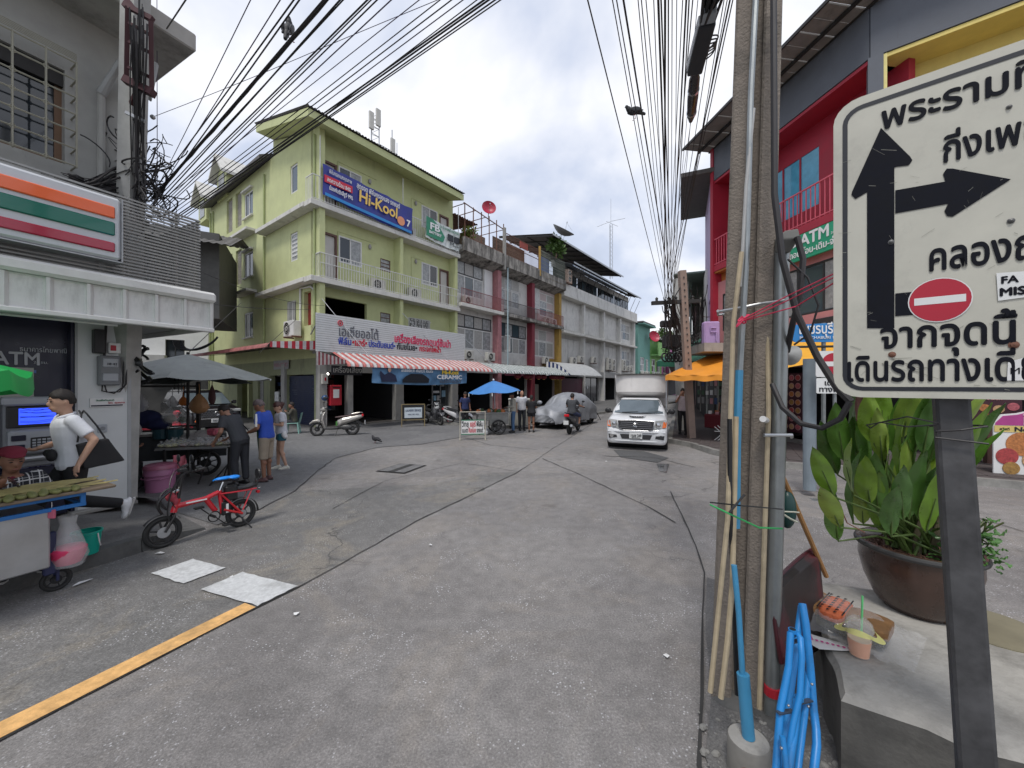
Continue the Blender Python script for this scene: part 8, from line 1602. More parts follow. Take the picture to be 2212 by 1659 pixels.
for i,(u,v,Y)in enumerate([(352,958,8.6),(385,957,8.5),(398,955,8.6),(405,954,8.6),(420,953,8.6)]):
 b_=root('sauce_bottle','small dark bottle with white cap standing at the back of the stall table','bottle',(Y*(u-CU)/FP,Y,.735),0,'sauce bottles on the stall table');ob('bottle',MB().lathe([(.001,0),(.025,0),(.025,.08),(.010,.11),(.010,.13)],(0,0,0),10),iron,b_);ob('cap',MB().cyl((0,0,.12),(0,0,.15),.012,n=8),whitec,b_)
def hang_bag(label,loc,w,h,m,inner=None,ty=1.0):
 b_=root('hanging_bag',label,'bag',loc);n=14
 me=remesh(MB().loft([[V((w*r_*math.cos(2*math.pi*k/n)*(1+.10*math.sin(k*1.7+z*9)),w*.55*r_*math.sin(2*math.pi*k/n),z*h))for k in range(n)]for z,r_ in((-1,.25),(-.93,.75),(-.7,1),(-.45,.92),(-.2,.55),(0,.12))]),.016,m,2)if m.node_tree.nodes['Principled BSDF'].inputs['Alpha'].default_value==1 else mesh_of(MB().loft([[V((w*r_*math.cos(2*math.pi*k/n)*(1+.10*math.sin(k*1.7+z*9)),w*.55*r_*math.sin(2*math.pi*k/n),z*h))for k in range(n)]for z,r_ in((-1,.25),(-.93,.75),(-.7,1),(-.45,.92),(-.2,.55),(0,.12))],caps=False),'bag',m,True)
 ob('bag',me,None,b_);ob('handle',MB().tube([(0,0,-.05*h),(.01,0,.12),(0,0,.2)],.008,5),m,b_)
 if inner:ob('contents',MB().ball((0,0,-.68*h),(w*.7,w*.38,h*.22),12,8),inner,b_,smooth=True)
hang_bag('white plastic bag with blue and red items hanging left on the rack',at(301,848,7.9),.17,.40,whp,M('blue_item',(0.03,0.08,0.35),0.5));hang_bag('brown paper filled plastic bag hanging in the middle of the stall',at(430,850,8.1),.20,.42,M('tan_bag',(0.34,0.18,0.08),0.6,var=0.2),None)
hang_bag('small white bag hanging beside the ladles',at(372,855,8.4),.11,.25,whp);hang_bag('small orange bag hanging left of the umbrella pole',at(396,855,8.4),.10,.22,M('orange_bag',(0.55,0.16,0.03),0.5));hang_bag('clear bag of noodles hanging low on the rack',at(368,880,8.2),.18,.36,clr,M('noodle_white',(0.45,0.43,0.35),0.6,var=0.3,scale=20))
hang_bag('clear bag of greens hanging right of the noodles',at(392,885,8.5),.14,.32,clr,leafd);hang_bag('dark maroon cloth hanging at the right end of the rack',at(458,830,8.4),.08,.45,M('maroon_rag',(0.09,0.04,0.04),0.8),None);hang_bag('white bag hanging low by the seated vendor',at(290,905,7.7),.14,.34,whp,mrn)
hp_=root('covered_food','heap of food under clear plastic wrap on the stall counter','food',at(425,945,8.5));ob('heap',remesh(MB().ball((0,0,0),(.42,.28,.13),16,8).ball((.15,0,.06),(.2,.18,.12),12,8),.02,M('pale_food_wrap',(0.40,0.38,0.37),0.3,var=0.3,scale=12),2),None,hp_);ob('red_pack',MB().cbox(.28,.48,-.1,.1,.05,.2,.03),M('red_white_pack',(0.5,0.1,0.15),0.5,var=0.5,scale=25),hp_)
nb=root('navy_bag','dark navy cloth bundle behind the hanging bags','bag',at(318,905,8.2));ob('bundle',remesh(MB().ball((0,0,0),(.30,.2,.2),14,8).ball((.2,0,-.1),(.25,.18,.14),12,8),.02,M('navy_cloth',(0.015,0.02,0.08),0.8),2),None,nb)
for i,(u,r_)in enumerate(((350,.17),(378,.15))):
 p_=root('cooking_pot',['steel rimmed pot at the back of the stall, left one','steel rimmed pot at the back of the stall, right one'][i],'pot',at(u,925,8.3));ob('pot',MB().lathe([(.001,-.22),(r_*.9,-.22),(r_,0),(r_+.02,0),(r_-.01,-.01)],(0,0,0),20),M('teal_pot',(0.02,0.07,0.09),0.4),p_);ob('rim',MB().wheel_ring((0,0,0),(0,0,1),r_+.01,.01,20,5),chrome,p_)
pkb=root('ice_bucket','pink plastic ice bucket with lid on the ground by the stall','bucket',(-6.60,7.22,0));pkm=M('pink_plastic',(0.42,0.17,0.30),0.4,var=0.05)
ob('tub',MB().lathe([(.001,0),(.21,0),(.225,.28),(.225,.30),(.245,.31),(.245,.34),(.235,.42)],(0,0,0),28),pkm,pkb,smooth=True,ang=40);ob('lid',MB().lathe([(.25,.42),(.25,.45),(.23,.49),(.18,.51),(.001,.515)],(0,0,0),28),M('dusky_pink',(0.36,0.12,0.19),0.4),pkb,smooth=True,ang=40);ob('handle',MB().tube([(-.25,0,.40),(-.27,-.06,.28),(-.18,-.2,.26),(0,-.27,.26),(.18,-.2,.26),(.27,-.06,.28),(.25,0,.40)],.009,6),pkm,pkb)
pt=root('towel','pink towel draped over the stall rail by the ice bucket','towel',at(388,985,7.45));ob('cloth',MB().grid(lambda a,b:((a-.5)*.26+.03*math.sin(b*5),-.03*math.sin(a*14+b*3)-.03*b,-.34*b+.02*math.sin(a*9)),16,12),M('pink_towel',(0.55,0.16,0.20),0.9,var=0.1),pt,smooth=True)
bt=root('plastic_stool','blue plastic tub on a low stand behind the white wall panel','tub',(-7.55,7.35,0));ob('stand',MB().box(-.2,.2,-.15,.15,.0,.42),M('dark_blue_stand',(0.02,0.03,0.10),0.6),bt);ob('tub',MB().lathe([(.001,.43),(.17,.43),(.21,.58)],(0,0,0),20),M('sky_blue_plastic',(0.10,0.32,0.55),0.4),bt)
tyr=root('spare_tyre','dark tyre leaning beside the pink ice bucket','tyre',(-7.0,7.0,.23),rot=(R(80),0,R(30)));ob('tyre',MB().wheel_ring((0,0,0),(0,0,1),.18,.05,24,8),rubber,tyr,smooth=True)
# ---------------------------------------------------------------- street things in the middle distance
stn=M('cream_metal_frame',(0.50,0.47,0.38),0.5,grime=0.15);dfr=M('gold_brown_frame',(0.22,0.17,0.08),0.6)
s5=root('sign_stand','white framed sign stand with Thai car audio lettering at the edge of the road','sign',at(1021,940,13.8)*1+V((0,0,-(at(1021,940,13.8).z))),R(8))
ob('frame',MB().tube([(-.45,0,0),(-.45,0,1.0),(.45,0,1.0),(.45,0,0)],.018,6).bar((-.45,-.18,.02),(-.45,.18,.02),.03).bar((.45,-.18,.02),(.45,.18,.02),.03),stn,s5)
ob('board',MB().box(-.40,.40,-.02,.0,.20,.70),whitec,s5);ob('green_edge',MB().box(-.41,.41,-.025,-.021,.19,.22).box(-.41,.41,-.025,-.021,.69,.72),M('green_ink',(0.03,0.2,0.1),0.5),s5)
text('วิทยุ',.25,ink,s5,(-.38,-.025,.48),width=.24,bold=.025);text('แอร์',.25,inkr,s5,(-.10,-.025,.48),width=.20,bold=.025);text('ฟิล์ม',.25,ink,s5,(.13,-.025,.48),width=.24,bold=.025)
text('แบต',.22,ink,s5,(-.38,-.025,.27),width=.20,bold=.025);text('กันขโมย',.22,inkr,s5,(-.15,-.025,.27),width=.26,bold=.025);text('รถยนต์',.22,ink,s5,(.14,-.025,.27),width=.23,bold=.025)
s6=root('sign_stand','wooden framed LAUNDRY SERVICE board standing in front of the dark shop','sign',(-4.62,18.0,0),R(20))
ob('frame',MB().bar((-.52,0,0),(-.52,0,1.05),.04).bar((.52,0,0),(.52,0,1.05),.04).bar((-.52,0,1.05),(.52,0,1.05),.04).bar((-.52,0,.33),(.52,0,.33),.04),dfr,s6)
ob('blackboard',MB().box(-.50,.50,-.01,.01,.35,1.03),black,s6);ob('notice',MB().box(-.40,.40,-.03,-.011,.42,.90),M('pale_blue_board',(0.50,0.56,0.60),0.5),s6)
text('LAUNDRY SERVICE',.14,M('navy_letter',(0.03,0.05,0.12),0.5),s6,(-.35,-.035,.72),width=.70,bold=.015);text('WASH - DRY - IRON',.09,M('navy_letter',(0.03,0.05,0.12),0.5),s6,(-.25,-.035,.55),width=.50)
bu=root('market_umbrella','faded blue umbrella over the small street cart','umbrella',(-.72,15.5,1.72),rot=(R(2),R(-3),0));bum=M('blue_umbrella_cloth',(0.05,0.20,0.50),0.6,var=0.12,bump=0.4,bscale=8)
mb=MB();umb(mb,1.12,.42,.06,6,.0,6,a0=.5);ob('canopy',mb,bum,bu,smooth=True,ang=25);ob('pole',MB().cyl((0,0,-1.1),(0,0,.5),.02,n=8),steel,bu);ob('finial',MB().ball((0,0,.45),.04,8,6),whitec,bu)
for i in range(6):a=2*math.pi*i/6+.5;ob('tassel',MB().cyl((1.1*math.cos(a),1.1*math.sin(a),-.02),(1.1*math.cos(a),1.1*math.sin(a),-.14),.02,n=6),paper,bu)
c2=root('food_cart','small dented steel street cart under the blue umbrella','food cart',(-.75,15.45,0),R(12))
ob('body',MB().cbox(-.65,.55,-.3,.4,.42,.84,.015),M('dull_steel',(0.22,0.22,0.21),0.45,0.5,var=0.3,scale=5),c2);ob('top',MB().cbox(-.72,.68,-.36,.46,.84,.88,.008),tabm,c2);wheel(c2,(.15,-.38,.30),(0,1,0),.30,.07,spk,10);wheel(c2,(.15,.5,.30),(0,1,0),.30,.07,spk,10);ob('leg',MB().bar((-.6,-.25,.42),(-.6,-.25,0),.03),iron,c2)
ob('steel_pot',MB().lathe([(.001,0),(.12,0),(.13,.2),(.14,.2)],(-.35,-.42,.38),16),chrome,c2);rr_=random.Random(41)
for i in range(14):o_=root('produce',['orange heap of food on the blue umbrella cart','dark green heap of food on the blue umbrella cart','pale bag of food on the blue umbrella cart'][i%3],'food',(-.75+rr_.uniform(-.6,.55),15.45+rr_.uniform(-.3,.3),.88),0,'food piled on the blue umbrella cart');ob('heap',MB().ball((0,0,.03),(rr_.uniform(.07,.14),.08,rr_.uniform(.05,.12)),8,6),[M('orange_food',(0.40,0.13,0.04),0.6),leafd,M('pale_food_wrap',(0.40,0.38,0.37),0.3)][i%3],o_)
pg_=root('plastic_bag','small white plastic bag hanging below the blue umbrella cart','bag',(-1.05,15.0,.12));ob('bag',remesh(MB().ball((0,0,0),(.13,.1,.12),10,8).ball((.03,0,.12),(.04,.04,.1),8,6),.015,whp,1),None,pg_)
dm_=root('sack_barrow','steel cooler box standing by the cream jacket man','box',(.35,17.4,.13));ob('box',MB().cbox(-.5,.5,-.3,.3,0,1.15,.03),M('cream_cabinet',(0.33,0.32,0.28),0.5),dm_);ob('lid',MB().cbox(-.52,.52,-.32,.32,1.15,1.22,.02),M('cream_cabinet2',(0.4,0.39,0.35),0.5),dm_)
tr_=root('tripod','black folded tripod stand at the far kerb','tripod',gp(1282,907));ob('stand',MB().tube([(0,0,.6),(0,0,1.25)],.03,6).tube([(0,0,.75),(-.35,0,0)],.022,6).tube([(0,0,.75),(.38,-.1,0)],.022,6).tube([(0,0,.75),(.02,.3,0)],.022,6),black,tr_)
sckm=M('white_sack',(0.60,0.60,0.60),0.6,var=0.08,bump=0.4,bscale=12);sks=remesh(MB().ball((0,0,.13),(.42,.30,.14),16,10).ball((.3,0,.13),(.17,.24,.11),10,8).ball((-.3,0,.13),(.17,.24,.11),10,8),.022,sckm,2)
for i in range(6):
 o_=root('sack',['bottom white sack of the stack, on the pavement','white sack second from the bottom of the stack','white sack third from the bottom of the stack','white sack fourth from the bottom of the stack','white sack just below the top of the stack','topmost white sack of the stack behind the pickup'][i],'sack',(5.35+.04*math.sin(i*2.3),14.3+.05*math.cos(i*3),.14+.225*i),.2+.2*math.sin(i*2),'stacked white sacks');o=bpy.data.objects.new('bag',sks);COL.objects.link(o);o.parent=o_
def pigeon(label,loc,rz,ptch=0.0,sc_=1.0):
 b_=root('pigeon',label,'bird',loc,rz,rot=(0,ptch,rz));b_.scale=(sc_,)*3;pgm=M('pigeon_grey',(0.016,0.016,0.019),0.6,var=0.3,scale=20)
 ob('body',remesh(MB().ball((0,0,.13),(.12,.055,.06),12,8).ball((.08,0,.17),(.05,.04,.05),10,8).ball((.11,0,.215),(.032,.026,.028),10,8).cyl((.09,0,.17),(.11,0,.21),.035,.027,10).cyl((-.08,0,.12),(-.24,0,.07),.04,.022,8).cyl((.13,0,.212),(.165,0,.205),.009,.004,6),.009,pgm,2),None,b_)
 for s_ in(1,-1):ob('wing',remesh(MB().ball((-.02,s_*.048,.14),(.11,.018,.045),12,8).ball((-.12,s_*.035,.12),(.08,.012,.02),10,6),.008,M('pigeon_wing',(0.022,0.022,0.026),0.6,var=0.3),1),None,b_);ob('leg',MB().tube([(.0,s_*.02,.09),(.01,s_*.02,.0),(.04,s_*.025,.0)],.005,5),M('pigeon_leg',(0.25,0.06,0.06),0.6),b_)
 return b_
pigeon('dark pigeon standing on the road in front of the silver scooter',gp(811,958),R(155),0,1.15)
# ---------------------------------------------------------------- poles down the street
p2=root('utility_pole','brown square utility pole with holes and a dark crossarm, leaning by the orange awning','utility pole',(0,0,0));b0,t0=gp(1494,946,.14),at(1473,585,13.0)
p2m=M('brown_pole_concrete',(0.27,0.20,0.165),0.85,var=0.15,grime=0.2);ob('shaft',MB().bar(b0,t0,.215,.20,m=p2m),p2m,p2)
for k in range(16):c=b0.lerp(t0,.40+.037*k);ob('bolt_hole',MB().box(c.x-.02,c.x+.02,c.y-.126,c.y-.12,c.z-.03,c.z+.03),dark,p2)
a0_,a1_=at(1408,655,13.0),at(1512,650,13.1);ob('crossarm',MB().bar(a0_,a1_,.12,.12),iron,p2)
for t in(.1,.35,.5,.65,.85):c=a0_.lerp(a1_,t);ob('insulator',MB().lathe([(.001,0),(.05,0),(.04,.05),(.055,.08),(.03,.12),(.001,.14)],c+V((0,0,.06)),8),iron,p2)
ob('guy_strut',MB().bar(at(1455,645,13.0),at(1482,600,13.0),.03),iron,p2)
p3=root('utility_pole','thick pale grey concrete pole behind the brown one','utility pole',(0,0,0));ob('shaft',MB().cyl(V((7.05,15.8,0)),at(1463,603,15.6),.26,.19,n=12),M('pole_concrete',(0.40,0.40,0.38),0.85),p3)
tgl=root('cable_tangle','dense black cable tangle hanging down from the crossarm between the far poles','cables',(0,0,0));mb=MB();rr_=random.Random(51)
for i in range(38):
 p=at(rr_.gauss(1447,8),rr_.uniform(640,665),13.0+rr_.uniform(-.3,.5));q=at(rr_.gauss(1462,16),rr_.uniform(700,790),14.0+rr_.uniform(0,1.5))
 mb.tube(curve3(p,V((rr_.uniform(-.6,.6),0,-1.8)),q,V((rr_.uniform(-.8,1),0,-1.2)),8),rr_.choice([.010,.014,.022]),4)
for i in range(30):
 p=at(rr_.uniform(1425,1480),rr_.uniform(740,770),15.0);mb.tube([p,p+V((.5,.2,rr_.uniform(-.2,.3))),p+V((1.3,.5,rr_.uniform(.0,.9)))],.012,4)
for i in range(5):mb.wheel_ring(at(1436+8*i,772,14.8),(0.4,-0.9,0.1),.16,.035,12,5)
for i in range(16):
 p=at(rr_.uniform(1488,1530),rr_.uniform(600,720),15.0);q=at(rr_.uniform(1470,1540),rr_.uniform(680,800),17.0);mb.tube(curve3(p,V((.3,0,-.9)),q,V((.3,0,-.5)),7),.014,4)
ob('cables',mb,wire,tgl,kind='stuff');ob('splice_case',MB().cbox(-.28,.28,-.1,.1,-.12,.12,.04),iron,tgl,loc=at(1443,700,14.0));ob('transformer',MB().cbox(-.3,.3,-.2,.2,-.25,.25,.04),iron,tgl,loc=at(1450,738,15.0))
# ---------------------------------------------------------------- overhead wires, each strung as its own cable
def wire_obj(a,b,r,label,group,sag=0.0,ext=1.25,m=None):
 a,b=V(a),V(b);d=b-a;pts=[];n=10
 for i in range(n+1):t=ext*i/n;p=a+d*t;p.z-=sag*4*t*(1-t)if t<1 else 0;pts.append(p)
 t_=root('overhead_wire',label,'cable',(0,0,0),0,group);ob('cable',MB().tube(pts,r,5),m or wire,t_)
lw='overhead wires from the left pole';lbl='black overhead wire sloping up from the left utility pole to the top of the view';purp=M('faded_purple_wire',(0.07,0.05,0.10),0.6,var=0)
for(u0,v0,u1,r_,m_)in[(345,395,545,.006,purp),(322,425,640,.010,None),(330,440,652,.010,None),(325,430,705,.012,None),(335,445,741,.011,None),(322,447,748,.009,None),(342,415,610,.007,purp),(345,440,801,.011,None),(345,447,809,.008,None),(348,452,822,.009,None),(350,455,853,.008,purp),(352,430,915,.006,purp),(352,462,960,.007,None),(356,466,985,.008,None),(362,470,1010,.007,purp),(366,476,1056,.012,None),(368,480,1066,.012,None),(372,484,1080,.010,None),(378,480,1092,.008,None),(405,468,1040,.007,None)]:
 wire_obj(at(u0,v0,6.2),at(u1,-8,3.3),r_*.68,lbl,lw,.015,1.3,m_)
bw=root('overhead_wire','thick lashed black cable crossing the sky from the left pole, a bird on it','cable',(0,0,0));A_,B_=at(330,430,6.2),at(712,-8,3.4);mb=MB();rr_=random.Random(3)
mb.tube([A_.lerp(B_,t/26*1.25)for t in range(27)],[.011+.009*rr_.random()for _ in range(27)],7);ob('cable',mb,wire,bw,smooth=True)
for(a,b,r_)in[((330,258,6.0),(905,6,5.0),.006),((418,60,5.8),(402,-6,3.2),.006)]:pass
w5='thin wires strung across the upper left sky'
wire_obj(at(332,252,6.0),at(760,76,5.0),.004,'thin purple service wire running right from the small ring beside the slab',w5,.02,1.9,purp)
wire_obj(at(360,62,5.3),at(405,-6,4.4),.008,'short dark wire leaving the roof slab edge at the top left',w5,0,1.2);wire_obj(at(340,480,6.2),at(339,-8,6.1),.005,'purple wire hanging straight down beside the left pole',w5,0,1.02,purp)
wire_obj(at(465,658,9.0),at(670,668,16.0),.008,'slack service wire from the white canopy to the green building',w5,.05,1.0);wire_obj(at(430,586,9.0),at(700,660,16.6),.008,'upper slack wire crossing the green side wall',w5,.2,1.0)
wire_obj(at(405,764,9.2),at(520,655,15.0),.010,'stay wire rising over the green side awning, left one',w5,0,1.0);wire_obj(at(560,762,15.0),at(640,690,16.4),.010,'stay wire rising over the green side awning, right one',w5,0,1.0)
rw='overhead wires fanning down to the far crossarm';lbr='black overhead wire fanning down from the top of the view to the far crossarm'
for i,(u1,r_)in enumerate([(1268,.006),(1322,.0045),(1331,.005),(1346,.0085),(1378,.004),(1385,.0045),(1395,.004),(1412,.004),(1422,.010),(1428,.007),(1437,.010),(1444,.006),(1452,.004),(1462,.0035),(1475,.004),(1483,.008),(1489,.006),(1497,.005),(1508,.003),(1517,.0035),(1530,.003),(1548,.004),(1565,.004),(1578,.007),(1584,.005),(1572,.004)]):
 wire_obj(at(1443+((i*7)%23)-8,648+(i%4)*3,13.0),at(u1,-8,3.0),r_,lbr,rw,.06+.012*(i%5),1.35)
cl=root('cable_closure','long black cable splice closure box hanging on the wires left of the near pole','cable box',(0,0,0));qa,qb=at(1528,42,3.0),at(1500,152,3.45);ob('case',MB().bar(qa,qb,.125,.11),M('closure_black',(0.016,0.018,0.024),0.5),cl,bevel=.012);ob('side_face',MB().bar(qa+V((-.066,0,-.01)),qb+V((-.066,0,.01)),.008,.08),M('closure_grey',(0.3,0.32,0.35),0.4),cl,bevel=.003);ob('end_plate',MB().bar(qa,qa+(qa-qb).normalized()*.09,.10,.09),M('closure_grey',(0.3,0.32,0.35),0.4),cl,bevel=.008);mb=MB();rr_=random.Random(8);dd=(qa-qb).normalized()
for i in range(18):p=qa+V((rr_.uniform(-.05,.05),0,rr_.uniform(-.04,.04)));mb.tube([p,p+dd*.2+V((rr_.uniform(-.05,.05),0,rr_.uniform(-.05,.05))),p+dd*.7+V((rr_.uniform(-.07,.1),0,rr_.uniform(-.05,.05)))],.011,5)
for i in range(7):mb.tube(curve3(qa.lerp(qb,.3+.08*i)+V((.05,0,0)),V((.35,.0,.1)),qa.lerp(qb,.5)+V((.06,0,-.03)),V((-.3,0,-.3)),8),.006,5)
ob('cable_ends',mb,wire,cl,kind='stuff')
sp_=root('cable_splice','brown black taped cable splice bundle below the closure box','cable splice',(0,0,0));A_,B_=at(1502,150,3.55),at(1492,262,4.35);ob('bundle',MB().tube([A_,A_.lerp(B_,.15),A_.lerp(B_,.5),A_.lerp(B_,.85),B_],[.02,.048,.052,.045,.02],10),M('taped_bundle',(0.02,0.014,0.016),0.3),sp_,smooth=True);ob('band',MB().cyl(A_.lerp(B_,.33),A_.lerp(B_,.37),.055,n=10).cyl(A_.lerp(B_,.78),A_.lerp(B_,.82),.052,n=10),chrome,sp_)
pigeon('dark pigeon perched on the thick wire at the upper left, tail down',at(630,92,3.95),R(100),R(-50),.8);pigeon('dark pigeon perched on the wires left of the near pole',at(1372,258,5.2),R(200),R(18),.8)
# ---------------------------------------------------------------- small traffic sign, street name sign and shop things on the right
ns=root('traffic_sign','small white no entry sign with red disc and Thai plate beside the large sign','traffic sign',(5.35,6.55,0),R(-12))
ob('post',MB().cyl((.14,.03,0),(.14,.03,2.5),.028,n=10).box(-.19,-.04,-.0,.15,0,.001),galv,ns);ob('thick_post',MB().cyl((-.08,.35,.1),(-.08,.35,2.45),.10,n=14),M('blue_grey_post',(0.20,0.24,0.27),0.6,var=0.15),ns)
ob('plate',MB().prism(rrect(-.17,.38,2.12,2.56,.03),-.03,-.02),whitec,ns);ob('lower_plate',MB().prism(rrect(-.16,.38,1.84,2.10,.02),-.03,-.02),paper,ns)
ob('disc',MB().cyl((.10,-.030,2.34),(.10,-.034,2.34),.185,n=28),M('sign_red',(0.42,0.01,0.03),0.35),ns);ob('bar',MB().box(-.05,.25,-.039,-.035,2.30,2.38),whitec,ns);text('เดินรถ',.12,ink,ns,(-.05,-.034,1.98),width=.34,bold=.02);text('ทางเดียว',.12,ink,ns,(-.13,-.034,1.87),width=.46,bold=.02)
nm=root('street_sign','blue arrow shaped street name sign with white Thai lettering','street sign',at(1702,722,7.2),R(-10));ob('plate',MB().prism([(-.0,.0),(.10,.17),(1.1,.20),(1.1,-.17),(.10,-.15)],-.02,0,M('street_sign_blue',(0.02,0.20,0.50),0.4)),None,nm)
text('เพชรบุรี 13',.26,inkw,nm,(.16,-.03,-.0),width=.78,bold=.015);text('PHETCHABURI 13',.07,inkw,nm,(.18,-.03,-.10),width=.6);ob('ornate_bar',MB().cbox(-.1,1.1,-.02,.02,-.26,-.22,.01),iron,nm);ob('post',MB().cyl((.62,.05,-2.7),(.62,.05,.2),.035,n=10),galv,nm)
hrn=root('loudspeaker','grey horn loudspeaker under the yellow tarpaulin','loudspeaker',at(1700,765,6.5),rot=(0,R(100),R(20)));ob('horn',MB().lathe([(.02,-.2),(.04,-.1),(.09,.05),(.17,.12)],(0,0,0),16),M('horn_grey',(0.25,0.25,0.24),0.6),hrn,smooth=True)
stdm=M('menu_print',(0.40,0.20,0.10),0.6,var=0.6,scale=9);sd_=root('standee','cut out noodle menu standee with magenta heading at the right edge','menu board',at(2146,1020,8.0)*1,R(-20));zf=sd_.location.z;sd_.location.z=.15
ob('board',MB().prism([(0,0),(1.1,0),(1.1,1.32),(.70,1.36),(.35,1.25),(.12,1.22),(0,1.05)],0,.03),whitec,sd_);ob('heading',MB().prism([(.02,1.0),(1.1,1.0),(1.1,1.30),(.70,1.34),(.35,1.22),(.14,1.19),(.03,1.05)],-.012,-.002),M('magenta_print',(0.38,0.05,0.22),0.6),sd_);ob('yellow_band',MB().box(.01,1.1,-.012,-.002,.86,.99),M('yellow_print',(0.62,0.48,0.16),0.6),sd_)
text('面',.26,M('pale_pink_ink',(0.65,0.5,0.55),0.6),sd_,(.42,-.016,1.03),bold=.03);text('Noodle',.13,ink,sd_,(.30,-.016,.88),bold=.03,width=.5);text('สวัสดี',.07,ink,sd_,(.08,-.016,.90))
for i,(x,z,r_)in enumerate([(.42,.62,.24),(.20,.36,.17),(.62,.30,.20),(.26,.12,.13),(.8,.6,.18)]):ob('dish_photo',MB().cyl((x,-.003,z),(x,-.012-.002*i,z),r_,n=20),fc[i],sd_)
mm=root('menu_board','small maroon menu board with plates and red lettering beside the sign post','menu board',at(2112,1000,8.6),R(-38));mm.location.z=.15;ob('board',MB().box(-.1,.62,0,.03,.95,1.62),M('maroon_board',(0.05,0.012,0.02),0.5),mm);text('Hot Box',.1,M('pink_ink',(0.6,0.2,0.2),0.6),mm,(0,-.01,1.5))
for i,(x,z)in enumerate([(.1,1.32),(.3,1.30),(.5,1.36),(.12,1.12),(.42,1.12)]):ob('dish_photo',MB().cyl((x,-.002,z),(x,-.01,z),.085,n=16),fc[(i*2)%5],mm)
rt=root('stall_table','table with a dark red cloth and small wares under the orange awning','table',(7.7,13.2,.14),R(-70));ob('cloth',MB().cbox(-1.0,1.0,-.4,.4,.28,.78,.03),M('dark_red_cloth',(0.13,0.012,0.02),0.8),rt);rr_=random.Random(61)
for i in range(18):ob('ware',MB().cbox(-.9+.1*i,-.82+.1*i,-.3+.2*(i%3),-.2+.2*(i%3),.78,.78+rr_.uniform(.04,.2),.006),[paper,M('orange_food',(0.40,0.13,0.04),0.6),steel,M('pink_goods',(0.5,0.25,0.28),0.6)][i%4],rt)
hg=root('hanging_goods','rows of packets and papers hanging at the back of the red stall','goods',(8.2,14.6,0),R(-75))
for i in range(44):x=-1.6+.23*(i%15);z=1.2+.36*(i//15);ob('packet',MB().box(x,x+.14,0,.02,z,z+rr_.uniform(.14,.28)),[paper,M('pink_goods',(0.5,0.25,0.28),0.6),M('dim_white',(0.25,0.25,0.25),0.6),M('dim_green',(0.06,0.12,0.07),0.6),M('dim_blue',(0.05,0.09,0.2),0.6)][rr_.randrange(5)],hg)
wc=root('wire_rack','folded white wire chairs leaning at the foot of the red stall','rack',(6.9,12.5,.14),R(-40));ob('wires',MB().tube([(-.3,0,0),(.2,0,.5)],.012,5).tube([(-.2,0,0),(.3,0,.5)],.012,5).tube([(.3,0,0),(-.2,0,.5)],.012,5).tube([(.2,.05,0),(-.3,.05,.45)],.012,5).tube([(-.3,.03,.3),(.3,.03,.32)],.012,5),whitec,wc)
# stock inside the dim shops so the openings are not empty
for(x0,x1,y,nm_)in[(0.5,4.0,5.6,'first'),(4.8,8.4,5.6,'second'),(9.2,12.8,3.6,'third'),(13.6,17.2,3.6,'fourth'),(23.0,26.0,3.5,'fifth'),(27.5,31,3.5,'sixth')]:
 sh_=root('shop_shelves','dim shelves of boxed stock inside the %s dark shop from the corner'%nm_,'shelves',(*LG(x0,y),0.1),RZ);L=x1-x0;rr_=random.Random(int(x0*7))
 for j in range(5):ob('shelf',MB().box(0,L,0,.4,.25+.5*j,.28+.5*j),iron,sh_)
 mb={}
 for j in range(5):
  x=0.05
  while x<L-.3:
   w_=rr_.uniform(.12,.35);mk=rr_.randrange(5);mb.setdefault(mk,MB()).box(x,x+w_*.9,.02+rr_.uniform(0,.1),.3,.285+.5*j,.285+.5*j+rr_.uniform(.15,.4));x+=w_
 for mk,b_ in mb.items():ob('boxes',b_,[paper,M('stock_red',(0.30,0.06,0.05),0.6),M('stock_blue',(0.06,0.12,0.28),0.6),M('stock_brown',(0.25,0.17,0.10),0.7),M('dim_white',(0.25,0.25,0.25),0.6)][mk],sh_,kind='stuff')
# ---------------------------------------------------------------- near right foreground: concrete block, pot plant, folded stand and litter
blk_=M('worn_block_concrete',(0.34,0.325,0.295),0.85,var=0.22,scale=3,grime=0.6,gcol=(0.14,0.135,0.12),streak=False,bump=0.7,bscale=22);blks=M('dark_block_side',(0.11,0.105,0.095),0.9,var=0.3,scale=5,grime=0.5,streak=False,bump=0.7,bscale=18)  # block sides coloured darker than the top
cbk=root('concrete_block','low worn concrete ledge carrying the plant pot beside the sign post','ledge',(0,0,0));P_=[(1.66,1.93),(2.75,1.13),(3.05,2.1),(3.35,2.80),(2.3,3.05),(2.02,2.55)]
cx_=V((2.5,2.2));top=MB();n_=len(P_);den=[]
for i in range(n_):
 a,b=V(P_[i]),V(P_[(i+1)%n_])
 for k in range(14):p=a.lerp(b,k/14);d=(p-cx_).normalized();den.append(p+d*NZ.noise(V((p.x*5,p.y*5,0)))*.035)
L=len(den);top.add([(*p,.0)for p in den]+[(*p,.415+.012*NZ.noise(V((p.x*8,p.y*8,2))))for p in den]+[(*(p-(p-cx_).normalized()*.03),.447)for p in den],[(i,(i+1)%L,L+(i+1)%L,L+i)for i in range(L)],blks)
top.add([(*p,.415+.012*NZ.noise(V((p.x*8,p.y*8,2))))for p in den]+[(*(p-(p-cx_).normalized()*.03),.447)for p in den]+[(*(p-(p-cx_).normalized()*.12),.45)for p in den]+[(*cx_,.45)],[(i,(i+1)%L,L+(i+1)%L,L+i)for i in range(L)]+[(L+i,L+(i+1)%L,2*L+(i+1)%L,2*L+i)for i in range(L)]+[(2*L+i,2*L+(i+1)%L,3*L)for i in range(L)],blk_)
ob('block',top,None,cbk,smooth=True,ang=30)
